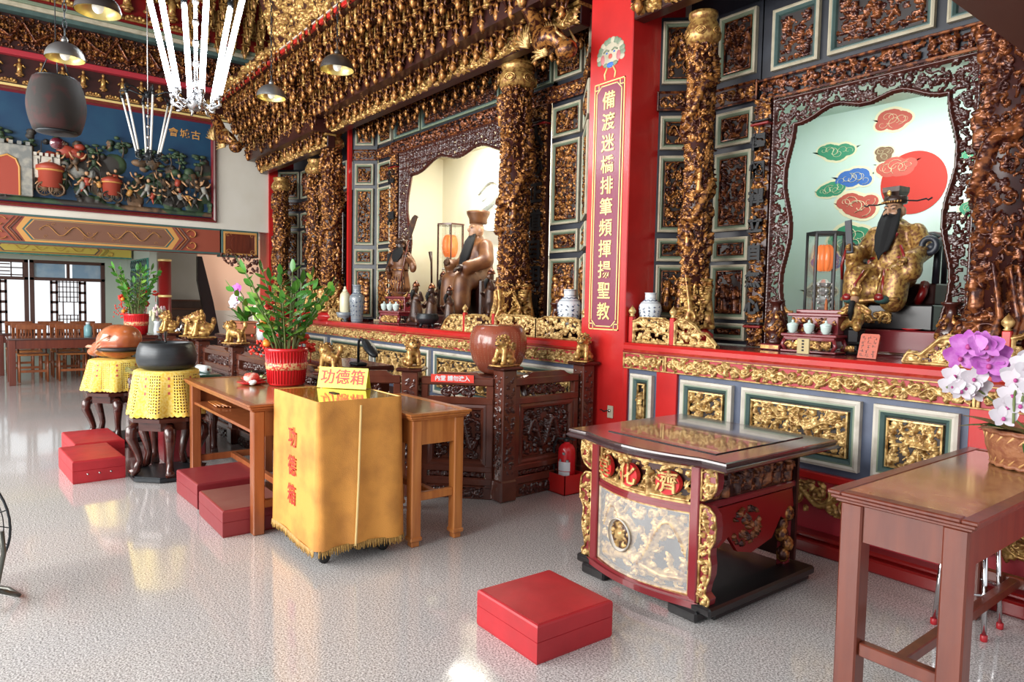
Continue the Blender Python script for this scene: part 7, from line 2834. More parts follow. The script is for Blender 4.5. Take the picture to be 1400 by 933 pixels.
# ------------------------------------------------------------------ figures of the middle niche
def standing_general():
    t = root('standing_statue', 'standing bearded warrior in a wooden robe holding a long crescent blade', 'statue', (-8.06, 4.43, 1.539), R(8))
    t.scale = (.78, .55, .74)
    z0 = .02
    part('stand', MB().box(-.25, .25, -.16, .2, 0, z0, 0, .006), [rosewood], t)
    bd = blob_mb([('c', (0, 0, z0 + .08), (0, 0, z0 + .36), .21, .16), ('c', (0, 0, z0 + .36), (0, -.01, z0 + .62), .15, .14), ('e', (0, -.03, z0 + .42), (.16, .14, .12)), ('e', (0, 0, z0 + .64), (.20, .12, .09)),
                  ('c', (-.19, 0, z0 + .64), (-.26, -.03, z0 + .46), .075, .07), ('c', (-.26, -.03, z0 + .46), (-.20, -.14, z0 + .40), .07, .075), ('e', (-.26, -.05, z0 + .34), (.07, .07, .12)),
                  ('c', (.19, 0, z0 + .64), (.33, -.02, z0 + .52), .075, .07), ('c', (.33, -.02, z0 + .52), (.30, -.16, z0 + .60), .07, .06), ('e', (.36, -.03, z0 + .44), (.08, .07, .10)), ('c', (0, 0, z0 + .66), (0, -.01, z0 + .74), .06, .055)], .02, 4)
    part('robe', bd, [robe_r], t)
    fo = MB()
    for k in range(9):
        a = -2.6 + k * .26
        fo.tube([(.15 * math.cos(a), .13 * math.sin(a), z0 + .38), (.20 * math.cos(a), .19 * math.sin(a), z0 + .2), (.225 * math.cos(a), .215 * math.sin(a), z0 + .02)], [.008, .014, .008], 6, 0)
    fo.tube([(.165 * math.cos(a), .15 * math.sin(a) - .02, z0 + .40) for a in [2 * PI * k / 24 for k in range(24)]], .018, 6, 0, True)
    part('robe_folds', fo, [gold_old], t)
    hd = part('head', blob_mb([('e', (0, -.02, z0 + .82), (.075, .085, .10)), ('e', (0, -.11, z0 + .82), (.016, .02, .025)), ('e', (-.03, -.085, z0 + .855), (.03, .014, .012)), ('e', (.03, -.085, z0 + .855), (.03, .014, .012)), ('e', (-.08, 0, z0 + .82), (.014, .02, .035)), ('e', (.08, 0, z0 + .82), (.014, .02, .035))], .01, 2), [darkwood], t)
    b = MB()
    for sx in (-1, 1):
        b.ell((sx * .032, -.098, z0 + .838), (.014, .005, .006), 0, 8, 5)
    part('eyes', b, [porc], hd)
    b = MB()
    for k in range(18):
        u = k / 17 - .5
        b.tube([(u * .15, -.085 + abs(u) * .08, z0 + .79), (u * .22, -.14 + abs(u) * .1, z0 + .72), (u * .20, -.17 + abs(u) * .08, z0 + .62), (u * .08, -.175, z0 + .54)], [.016, .026, .024, .006], 6, 0)
    part('beard', b, [beard_m], hd, 'full black beard')
    b = MB()
    b.ell((0, .0, z0 + .90), (.10, .11, .07), 0, 14, 8)
    b.tube([(-.09, -.06, z0 + .90), (0, -.115, z0 + .905), (.09, -.06, z0 + .90)], .018, 7, 0)
    b.ell((.0, .05, z0 + .97), (.055, .06, .05), 0, 10, 7)
    b.tube([(0, .1, z0 + .9), (.0, .16, z0 + .75), (0, .15, z0 + .6)], [.06, .05, .02], 8, 0)
    part('hood', b, [darkwood], hd)
    for a_ in (((.30, -.17, z0 + .60), (.2, -.4, .6), (-1, 0, 0), (0, -1, 0), 1.9, .9), ((-.20, -.17, z0 + .40), (.6, -.5, 0), (0, 0, 1), (0, -1, 0), 1.9, .9)):
        b = MB()
        hand(b, *a_)
        part('hand', b, [darkwood], t)
    w = MB()
    p0, p1 = Vector((.10, -.235, z0 - .18)), Vector((.40, -.20, z0 + .92))
    d = (p1 - p0).normalized()
    w.tube([p0 + d * .2, p1], .014, 8, 0)
    e1 = Vector((1, 0, -.38)).normalized()
    V = []
    for u, a, bq in ((0, -.03, .03), (.08, -.045, .05), (.2, -.05, .075), (.30, -.045, .09), (.36, -.02, .10), (.42, .03, .11), (.40, .08, .14)):
        c0 = p1 + d * u
        V += [tuple(c0 + e1 * a + Vector((0, -.012, 0))), tuple(c0 + e1 * bq + Vector((0, -.012, 0))), tuple(c0 + e1 * bq + Vector((0, .012, 0))), tuple(c0 + e1 * a + Vector((0, .012, 0)))]
    F = []
    for k in range(6):
        for q in range(4):
            F.append((k * 4 + q, k * 4 + (q + 1) % 4, k * 4 + 4 + (q + 1) % 4, k * 4 + 4 + q))
    F += [(3, 2, 1, 0), (24, 25, 26, 27)]
    w.add(V, F, 1)
    w.tube([p1 + e1 * -.07, p1 + e1 * .07], .022, 8, 1)
    part('crescent_blade', w, [mahog_r, darkwood], t, 'long crescent-bladed polearm')
    return t


standing_general()
b = MB()
b.box(-.62, .78, -.42, .40, 0, .13, 0, .008)
solo('step', b, [lacq], 'low dark step carrying the wooden figures of the dragon-painted niche', 'altar step', (-7.35, 5.1, 1.14))
st = root('seated_statue', 'seated wooden deity with flat-topped hat and long black beard, before the grey dragon', 'statue', (-7.38, 5.18, 1.318), R(-10))
part('throne', MB().box(-.30, .30, -.1, .24, -.046, .42, 0, .02), [lacq], st)
part('robe', blob_mb([('c', (0, 0, .45), (0, 0, .80), .23, .18), ('e', (0, 0, .84), (.25, .14, .11)), ('c', (-.12, -.05, .42), (-.2, -.30, .40), .14, .12), ('c', (.12, -.05, .42), (.2, -.30, .40), .14, .12), ('c', (-.2, -.3, .38), (-.18, -.31, .08), .12, .13), ('c', (.2, -.3, .38), (.18, -.31, .08), .12, .13), ('e', (0, -.22, .2), (.18, .12, .2)),
                      ('c', (-.24, 0, .84), (-.34, -.06, .62), .10, .095), ('c', (-.34, -.06, .62), (-.2, -.30, .60), .09, .09), ('c', (.24, 0, .84), (.36, -.04, .64), .10, .095), ('c', (.36, -.04, .64), (.30, -.28, .56), .09, .09), ('c', (0, 0, .88), (0, -.01, .98), .075, .07)], .026, 4), [robe_r], st)
hd = part('head', blob_mb([('e', (0, -.02, 1.07), (.092, .10, .125)), ('e', (0, -.13, 1.06), (.02, .024, .032)), ('e', (-.038, -.10, 1.105), (.036, .016, .014)), ('e', (.038, -.10, 1.105), (.036, .016, .014)), ('e', (-.10, 0, 1.06), (.018, .026, .05)), ('e', (.10, 0, 1.06), (.018, .026, .05)), ('e', (0, -.09, 1.0), (.05, .04, .04))], .012, 2), [skin], st)
b = MB()
for sx in (-1, 1):
    b.ell((sx * .038, -.112, 1.083), (.017, .006, .006), 0, 8, 5)
part('eyes', b, [pitch_dark], hd)
b = MB()
for k in range(18):
    u = k / 17 - .5
    b.tube([(u * .12, -.10 + abs(u) * .06, 1.0), (u * .20, -.16 + abs(u) * .08, .9), (u * .2, -.22 + abs(u) * .08, .72), (u * .10, -.25, .50 + abs(u) * .1)], [.014, .026, .026, .006], 6, 0)
part('beard', b, [beard_m], hd, 'long black beard')
b = MB()
b.lathe([(.105, 1.14), (.115, 1.15), (.118, 1.20), (.15, 1.27), (.155, 1.30), (.10, 1.315), (.001, 1.32)], (0, 0, 0), 18, 0)
part('flat_hat', b, [robe_r], hd)
for a_ in (((-.2, -.33, .62), (.6, -.5, .2), (0, 0, 1), (0, -1, 0), 2.2, .8), ((.29, -.33, .56), (-.1, -1, -.2), (-1, 0, 0), (0, 0, 1), 2.2, .4)):
    b = MB()
    hand(b, *a_)
    part('hand', b, [darkwood], st)


def attendant(label, x, y, z, s, rz, seed, staff=False):
    r = random.Random(seed)
    t = root('small_statue', label, 'statue', (x, y, z), rz)
    part('base', MB().box(-.12 * s, .12 * s, -.09 * s, .09 * s, 0, .05 * s, 0, .01), [lacq], t)
    k = r.uniform(-.03, .03)
    part('body', blob_mb([('c', (0, 0, .12 * s), (k * s, 0, .32 * s), .10 * s, .075 * s), ('e', (k * s, 0, .38 * s), (.10 * s, .065 * s, .06 * s)), ('c', (-.09 * s, 0, .38 * s), (-.15 * s, -.05 * s, .28 * s), .036 * s, .032 * s), ('c', (-.15 * s, -.05 * s, .28 * s), (-.07 * s, -.11 * s, .31 * s), .032 * s, .024 * s),
                          ('c', (.09 * s, 0, .38 * s), (.16 * s, -.02 * s, .36 * s), .036 * s, .03 * s), ('c', (.16 * s, -.02 * s, .36 * s), (.17 * s, -.06 * s, .46 * s), .03 * s, .022 * s), ('c', (-.05 * s, -.03 * s, .14 * s), (-.08 * s, -.07 * s, .06 * s), .05 * s, .04 * s), ('c', (.05 * s, -.03 * s, .14 * s), (.09 * s, -.05 * s, .06 * s), .05 * s, .04 * s),
                          ('c', (k * s, 0, .42 * s), (k * s, -.01 * s, .47 * s), .03 * s, .03 * s), ('e', (k * s, -.01 * s, .52 * s), (.045 * s, .05 * s, .058 * s)), ('e', (k * s, -.06 * s, .515 * s), (.010 * s, .012 * s, .014 * s))], .014 * s, 3), [darkwood], t)
    b = MB()
    b.lathe([(.05 * s, .55 * s), (.055 * s, .56 * s), (.035 * s, .60 * s), (.001, .63 * s)], (k * s, 0, 0), 10, 0)
    part('helmet', b, [bronze], t)
    b = MB()
    b.tube([(k * s, -.05 * s, .49 * s), (k * s, -.075 * s, .43 * s), (k * s, -.075 * s, .36 * s)], [.028 * s, .026 * s, .006 * s], 7, 0)
    part('beard', b, [beard_m], t)
    if staff:
        part('staff', MB().tube([(-.17 * s, -.08 * s, .05 * s), (-.19 * s, -.08 * s, .75 * s), (-.22 * s, -.08 * s, .9 * s)], [.014 * s, .016 * s, .03 * s], 7, 0), [darkwood], t)


attendant('dark small warrior raising a club, left of the group before the dragon painting', -8.02, 5.08, 1.27, .95, R(10), 1, True)
attendant('small dark bearded figure kneeling in front of the seated wooden deity', -7.27, 4.42, 1.14, .85, R(-10), 2)
attendant('small dark figure at the right of the group, next to the thick dragon column', -6.75, 4.95, 1.27, .95, R(-20), 3)
attendant('small brown figure with black beard between club bearer and seated deity', -7.62, 4.42, 1.14, .9, R(5), 4)
attendant('small dark figure in front, just left of the thick dragon column', -6.85, 4.42, 1.14, .8, R(-15), 5)
t = root('incense_burner', 'dark bronze incense bowl on the middle altar between the cups and the figures', 'incense burner', (-7.05, 4.24, 1.14))
t.scale = (.7, .7, .7)
part('bowl', MB().lathe([(.10, .05), (.17, .09), (.20, .16), (.17, .21), (.18, .23), (.16, .23), (.001, .18)], (0, 0, 0), 24, 0), [ebony_m], t)
for k in range(3):
    a = 2 * PI * k / 3 + .3
    part('foot', MB().tube([(.1 * math.cos(a), .1 * math.sin(a), .07), (.13 * math.cos(a), .13 * math.sin(a), .0)], [.03, .02], 8, 0), [ebony_m], t)


# ------------------------------------------------------------------ plants
def leaf_blade(mb, p, d, up, L, W, mi=0, bend=.25, n=5):
    p, d, up = Vector(p), Vector(d).normalized(), Vector(up)
    s = d.cross(up)
    if s.length < 1e-4:
        s = d.orthogonal()
    s.normalize()
    u = s.cross(d)
    V, F = [], []
    for k in range(n + 1):
        t = k / n
        c = p + d * L * t - u * L * bend * t * t
        w = W * math.sin(PI * (t * .92 + .04)) ** .8
        V += [tuple(c - s * w), tuple(c + u * -.15 * w), tuple(c + s * w)]
    for k in range(n):
        F += [(k * 3, k * 3 + 1, k * 3 + 4, k * 3 + 3), (k * 3 + 1, k * 3 + 2, k * 3 + 5, k * 3 + 4)]
    mb.add(V, F, mi, True)


def zz_plant(label, x, y, z, s, seed, nst=16, pot='band'):
    """upright glossy foliage in a red pot with red ribbons and berries"""
    t = root('potted_plant', label, 'plant', (x, y, z))
    r = random.Random(seed)
    p = MB()
    p.lathe([(.125 * s, 0), (.13 * s, .01), (.150 * s, .25 * s), (.155 * s, .255 * s), (.155 * s, .275 * s), (.140 * s, .275 * s), (.136 * s, .22 * s), (.001, .22 * s)], (0, 0, 0), 40, 0)
    for k in range(40):
        a = 2 * PI * k / 40
        p.tube([(.131 * s * math.cos(a), .131 * s * math.sin(a), .015), (.151 * s * math.cos(a), .151 * s * math.sin(a), .25 * s)], .0045 * s, 4, 0)
    p.lathe([(.141 * s, .115 * s), (.148 * s, .118 * s), (.152 * s, .165 * s), (.146 * s, .168 * s)], (0, 0, 0), 40, 1)
    po = part('pot', p, [pot_red, M('pot_band_pattern', (0.72, 0.46, 0.22), 0.4, 0, (0.58, 0.03, 0.03), 70, 0.46, 0.54)], t, 'red pot with a patterned gold band')
    sm, lf = MB(), MB()
    for k in range(nst):
        a = 2 * PI * k / nst + r.uniform(-.2, .2)
        rr = r.uniform(.03, .09) * s
        H_ = r.uniform(.38, .68) * s
        ln = r.uniform(.05, .30)
        p0 = Vector((rr * math.cos(a), rr * math.sin(a), .2 * s))
        pts = [p0 + Vector((math.cos(a) * ln * s * (q / 6) ** 1.5, math.sin(a) * ln * s * (q / 6) ** 1.5, H_ * q / 6)) for q in range(7)]
        sm.tube(pts, [.009 * s * (1 - .6 * q / 6) for q in range(7)], 6, 0)
        for q in range(11):
            u = .28 + .72 * q / 10
            i = min(5, int(u * 6))
            c = pts[i].lerp(pts[i + 1], u * 6 - i)
            tan = (pts[i + 1] - pts[i]).normalized()
            side = tan.cross(Vector((math.cos(a + 1.57), math.sin(a + 1.57), 0))).normalized()
            sd = Vector((math.cos(a + 1.57), math.sin(a + 1.57), 0)) * (1 if q % 2 else -1)
            leaf_blade(lf, c, sd * .9 + tan * .75 + side * r.uniform(-.3, .3), tan, r.uniform(.075, .11) * s, r.uniform(.018, .026) * s, r.choice((0, 0, 0, 1)), r.uniform(0, .3))
        leaf_blade(lf, pts[-1], (pts[-1] - pts[-2]), Vector((math.cos(a), math.sin(a), 0)), .10 * s, .022 * s, 0, .1)
    part('stems', sm, [stem_g], t)
    part('leaves', lf, [leaf_g, leaf_y], t)
    for k in range(9):
        fl = MB()
        a = 3.3 + r.uniform(-1.6, 1.2)
        c = Vector((math.cos(a) * r.uniform(.12, .25) * s, math.sin(a) * r.uniform(.12, .25) * s, r.uniform(.25, .62) * s))
        for q in range(9):
            e = Vector((r.uniform(-1, 1), r.uniform(-1, 1), r.uniform(-1, 1))).normalized()
            fl.ell(tuple(c + e * .028 * s), (.02 * s, .02 * s, .014 * s), 0, 7, 5)
        fl.tube([c, c + Vector((r.uniform(-.03, .03), 0, -.12 * s))], .004 * s, 5, 0)
        part('red_ribbon', fl, [red_ink], t, 'red bow')
    fl = MB()
    for k in range(70):
        a = r.uniform(2.4, 4.8)
        q = r.uniform(.13, .27) * s
        fl.ell((math.cos(a) * q, math.sin(a) * q, r.uniform(.20, .44) * s), (.010 * s,) * 3, 0, 6, 4)
    part('red_berries', fl, [red_ink], t, 'red berries')
    og = MB()
    for k in range(3):
        a = 3.9 + k * .5
        og.ell((math.cos(a) * .16 * s, math.sin(a) * .16 * s, (.31 + .16 * (k % 2)) * s), (.028 * s, .028 * s, .024 * s), 0, 10, 7)
    part('orange', og, [M('orange_fruit', (0.85, 0.28, 0.03), 0.4)], t, 'small oranges')
    return t


zz_plant('tall leafy plant with red ribbons in a ribbed red pot, on the long table', -5.08, 1.84, .811, 1.0, 3, 20)
zz_plant('leafy plant with orange fruit in a plain red pot, far back behind the wooden fish', -10.0, 1.66, .95, .95, 5, 18)
carved_table('small dark table behind the singing bowl, carrying the far red plant pot', -10.3, 1.46, .60, .40, .949, 1130)
# trailing orchid, white flowers and buds
def orchid_bloom(mb, c, n_, s, mp, mc, r):
    c, n_ = Vector(c), Vector(n_).normalized()
    a = n_.orthogonal().normalized()
    b = n_.cross(a)
    up = Vector((0, 0, 1))
    a = (up - n_ * up.dot(n_))
    a = a.normalized() if a.length > .1 else n_.orthogonal().normalized()
    b = n_.cross(a)
    for k, (an, L, W) in enumerate(((0, .9, .40), (1.25, 1.0, .62), (-1.25, 1.0, .62), (2.4, .85, .36), (-2.4, .85, .36))):
        d = a * math.cos(an) + b * math.sin(an)
        leaf_blade(mb, c, d + n_ * .1, n_, L * s, W * s * .8, mp, -.12, 4)
    mb.ell(tuple(c + n_ * .12 * s - a * .12 * s), (.14 * s, .14 * s, .17 * s), mc, 7, 5)


t = root('orchid_basket', 'woven cane basket of purple and white orchids on the right foreground table', 'orchid arrangement', (-.90, 3.56, .802))
b = MB()
b.lathe([(.155, 0), (.165, .01), (.190, .08), (.195, .135), (.20, .145), (.20, .16), (.185, .16), (.175, .10), (.001, .10)], (0, 0, 0), 40, 0)
part('basket', b, [rattan], t)
w = MB()
for k in range(26):
    a0 = 2 * PI * k / 26
    w.tube([((.164 + .030 * q / 6) * math.cos(a0 + q * .11), (.164 + .030 * q / 6) * math.sin(a0 + q * .11), .015 + .125 * q / 6) for q in range(7)], .006, 5, 0)
for z in (.008, .15):
    w.tube([((.163 if z < .1 else .198) * math.cos(a), (.163 if z < .1 else .198) * math.sin(a), z + .004 * math.sin(a * 20)) for a in [2 * PI * k / 60 for k in range(60)]], .010, 6, 1, True)
part('cane_weave', w, [rattan_lt, rattan], t)
lv = MB()
r = random.Random(8)
for k in range(12):
    a = 2 * PI * k / 12 + r.uniform(-.2, .2)
    leaf_blade(lv, (.06 * math.cos(a), .06 * math.sin(a), .13), (math.cos(a), math.sin(a), r.uniform(.15, .7)), (0, 0, 1), r.uniform(.16, .24), r.uniform(.035, .05), 0, r.uniform(.2, .6), 6)
part('leaves', lv, [leaf_d], t)
sp = MB()
STEMS = [([(0, 0, .12), (-.03, -.05, .34), (-.06, -.10, .46), (-.10, -.16, .47)], 'p'), ([(.02, 0, .12), (-.04, .02, .36), (-.10, .02, .46), (-.17, -.02, .44)], 'p'),
         ([(-.02, .02, .12), (-.12, -.06, .26), (-.18, -.12, .34), (-.24, -.18, .30)], 'w'), ([(.04, -.02, .12), (.06, -.08, .32), (.05, -.16, .38), (.03, -.24, .30), (.01, -.28, .20)], 'w'), ([(.05, .02, .12), (.10, -.03, .36), (.10, -.10, .44), (.08, -.18, .38), (.05, -.24, .28)], 'w')]
blooms = []
for pts, k in STEMS:
    P = []
    for i in range(len(pts) - 1):
        for q in range(5):
            P.append(Vector(pts[i]).lerp(Vector(pts[i + 1]), q / 5))
    P.append(Vector(pts[-1]))
    P = [Vector((p_.x - .34 * max(0, p_.z - .12), p_.y, p_.z * 1.06)) for p_ in P]
    sp.tube(P, .005, 6, 0)
    for q in range(7):
        c = P[int(len(P) * (.52 + .46 * q / 6)) - 1]
        blooms.append((c + Vector((r.uniform(-.035, .035), r.uniform(-.035, .035), r.uniform(-.03, .03))), k))
part('stems', sp, [stem_g], t)
stk = MB()
for k in range(3):
    stk.tube([(.03 * k - .02, .01 * k, .12), (.03 * k - .03, .01 * k - .02, .42)], .007, 6, 0)
part('dark_stakes', stk, [darkwood], t)
for i, (c, k) in enumerate(blooms):
    mb = MB()
    n_ = Vector((.35 + r.uniform(-.3, .3), -.9, .25 + r.uniform(-.3, .3)))
    orchid_bloom(mb, c, n_, .074 if k == 'p' else .056, 0, 1, r)
    part('bloom', mb, [bloss_p if k == 'p' else bloss_w, bloss_pw], t, 'purple orchid bloom' if k == 'p' else 'white orchid bloom')

t = root('orchid_pot', 'white and violet orchid in a terracotta trough on the far sideboard', 'orchid', (-9.3, 2.80, .961))
b = MB()
b.box(-.20, .20, -.10, .10, 0, .17, 0, .02)
b.box(-.215, .215, -.115, .115, .15, .18, 0, .01)
part('trough', b, [terra], t)
lv = MB()
for k in range(26):
    a = 2 * PI * k / 26
    leaf_blade(lv, (r.uniform(-.14, .14), r.uniform(-.05, .05), .17), (math.cos(a) * .6, math.sin(a) * .6, r.uniform(.5, 1.2)), (0, 0, 1), r.uniform(.16, .30), .03, 0, .3)
part('leaves', lv, [leaf_g], t)
sp = MB()
for k, pts in enumerate(([(0, 0, .17), (-.06, 0, .42), (-.20, -.03, .46), (-.32, -.06, .34)], [(.03, 0, .17), (-.02, 0, .5), (-.10, -.03, .58), (-.12, -.06, .52)])):
    sp.tube([Vector(p) for p in pts], .008, 6, 0)
part('stems', sp, [stem_g], t)
for k in range(10):
    mb = MB()
    q = k / 9
    c = (-.08 - .26 * q, -.05, .46 - .14 * q ** 2 + .03 * (k % 2)) if k < 8 else (-.12 + .05 * (k - 8), -.05, .60)
    orchid_bloom(mb, c, (.4, -.9, .1), .085, 0, 1, r)
    part('bloom', mb, [bloss_w if k < 8 else bloss_p, bloss_pw], t)
t = root('flower_bunch', 'bunch of cream white flowers at the left of the tall potted plant', 'flowers', (-8.0, 2.62, .961))
part('vase', MB().lathe([(.06, 0), (.07, .08), (.05, .16), (.07, .20)], (0, 0, 0), 16, 0), [porc], t)
mb = MB()
for k in range(26):
    e = Vector((r.uniform(-1, 1), r.uniform(-.6, .6), r.uniform(-.4, .8)))
    c = Vector((0, 0, .28)) + e * .14
    for q in range(6):
        a = q * PI / 3
        mb.ell((c.x + .025 * math.cos(a), c.y, c.z + .025 * math.sin(a)), (.02, .014, .02), 0, 6, 4)
part('blossoms', mb, [bloss_y], t)
t = root('flower_bunch', 'bunch of pale pink and cream blossoms in front of the far leafy plant', 'flowers', (-10.45, 2.0, .901))
part('vase', MB().lathe([(.05, 0), (.06, .08), (.045, .16), (.06, .20)], (0, 0, 0), 16, 0), [porc], t)
mb = MB()
for k in range(30):
    e = Vector((r.uniform(-1, 1), r.uniform(-.6, .6), r.uniform(-.5, .8)))
    c = Vector((0, 0, .28)) + e * .14
    for q in range(6):
        a = q * PI / 3
        mb.ell((c.x + .025 * math.cos(a), c.y, c.z + .025 * math.sin(a)), (.02, .014, .02), k % 2, 6, 4)
part('blossoms', mb, [bloss_y, M('pale_pink_petal', (0.80, 0.58, 0.62), 0.5)], t)
carved_table('small dark table under the pale pink blossoms and the kettle', -10.7, 1.90, .95, .42, .90, 1140)
bpy.data.objects[t.name].location = (-10.45, 2.0, .901)
t = root('kettle', 'shiny steel kettle with a hoop handle between the gilt lions', 'kettle', (-10.15, 2.19, .901))
part('body', MB().lathe([(.09, 0), (.11, .015), (.125, .07), (.115, .13), (.07, .165), (.06, .17)], (0, 0, 0), 28, 0), [chrome], t)
part('lid', MB().lathe([(.062, .17), (.05, .182), (.015, .19), (.018, .21), (.001, .215)], (0, 0, 0), 18, 0), [chrome], t)
part('spout', MB().tube([(.10, 0, .06), (.16, 0, .10), (.19, 0, .17)], [.028, .02, .013], 8, 0), [chrome], t)
part('handle', MB().tube([(.11 * math.cos(a), 0, .16 + .12 * math.sin(a)) for a in [PI * k / 12 for k in range(13)]], .008, 6, 0), [black], t)

# dishes on the long table
def plate(label, x, y, z, rad, mat):
    t = root('plate', label, 'plate', (x, y, z))
    part('dish', MB().lathe([(rad * .6, 0), (rad * .65, .004), (rad, .018), (rad * .98, .021), (rad * .62, .009), (.001, .008)], (0, 0, 0), 28, 0), [mat], t)
    return t


plate('red plate with green vegetables, left one on the long table', -5.42, 1.72, .812, .11, pot_red)
plate('red plate holding a round red fruit, next to the red plant pot', -5.20, 1.62, .812, .105, pot_red)
b = MB()
for k in range(26):
    b.ell((rnd.uniform(-.07, .07), rnd.uniform(-.06, .06), rnd.uniform(.008, .03)), (.028, .014, .012), 0, 7, 5)
solo('vegetables', b, [food_g], 'sliced green vegetables heaped on the left red plate', 'food', (-5.42, 1.72, .822), kind='stuff')
t = plate('black dish lying on top of the green vegetables', -5.43, 1.73, .862, .08, ebony)
t = root('fruit', 'round red and white fruit on the right red plate', 'fruit', (-5.20, 1.62, .8215))
part('flesh', MB().lathe([(.001, 0), (.03, .004), (.055, .025), (.058, .045), (.045, .068), (.02, .075), (.001, .07)], (0, 0, 0), 20, 0), [M('apple_skin', (0.62, 0.10, 0.07), 0.3, 0, (0.85, 0.66, 0.55), 9, 0.5, 0.6)], t)
part('stalk', MB().tube([(0, 0, .068), (.006, 0, .09)], .003, 5, 0), [stem_g], t)
solo('paper_ball', MB().add(*blob([('e', (0, 0, .02), (.03, .025, .02)), ('e', (.015, .01, .028), (.02, .02, .016))], .006, 1), 0, True), [porc], 'crumpled white tissue beside the red plant pot', 'tissue', (-5.12, 1.60, .811))
t = root('stick_bundle', 'loose wooden sticks lying on the open shelf of the long table', 'sticks', (-5.6, 1.42, .637), 0, None)
for k in range(5):
    part('stick', MB().tube([(0, .012 * k, .008), (.30 + .02 * k, .02 * k - .02, .010 + .004 * (k % 2))], .006, 6, 0), [honey], t)


# ------------------------------------------------------------------ hanging lamps
def pendant(label, x, y, z, s, outer, ztop=6.5):
    t = root('pendant_lamp', label, 'pendant lamp', (x, y, z))
    r0 = .175 * s
    pr = [(r0 * math.cos(a), r0 * .92 * math.sin(a)) for a in [PI / 2 * k / 10 for k in range(10)]] + [(.025 * s, r0 * .93)]
    part('shade', MB().lathe(pr, (0, 0, 0), 36, 0, cap=False), [outer], t, 'dome shade')
    part('reflector', MB().lathe([(q * .97, h * .95 - .001) for q, h in pr], (0, 0, 0), 36, 0, cap=False), [lamp_in], t, 'gold inside of the shade')
    b = MB()
    b.ell((0, 0, r0 * .25), (.045 * s, .045 * s, .055 * s), 0, 14, 10)
    part('light_bulb', b, [bulb], t)
    b = MB()
    b.lathe([(.03 * s, r0 * .92), (.03 * s, r0 * 1.08), (.012 * s, r0 * 1.25), (.001, r0 * 1.3)], (0, 0, 0), 14, 0)
    part('cap', b, [outer], t)
    b = MB()
    L = ztop - z - r0 * 1.25
    n = int(L / .06)
    for k in range(n):
        zz = r0 * 1.25 + k * .06
        a = k * PI / 2
        b.tube([(.012 * math.cos(q) * math.cos(a), .012 * math.cos(q) * math.sin(a), zz + .03 + .034 * math.sin(q)) for q in [2 * PI * i / 8 for i in range(8)]], .004, 4, 0, True)
    part('chain', b, [ebony_m], t)
    return t


def at(px, py, D):
    d = (_r2 * (px - 700) / FPX - _u2 * (py - 466.5) / FPX + _f)
    k = D / math.hypot(d.x, d.y)
    return (d.x * k, d.y * k, EYE + d.z * k)


p = at(461, 96, 7.0)
pendant('dark dome pendant lamp hanging before the gilded bracket tiers', *p, .92, lamp_out)
p = at(371, 134, 8.0)
pendant('grey dome pendant lamp right of the lit tube chandelier', *p, .87, lamp_gr)
p = at(89, 81, 6.1)
pendant('grey dome pendant lamp directly above the round hanging lantern', *p, .74, lamp_gr)
p = at(134, 17, 5.2)
pendant('dark dome pendant lamp cut off by the top edge, beside the chandelier', *p, .76, lamp_out)


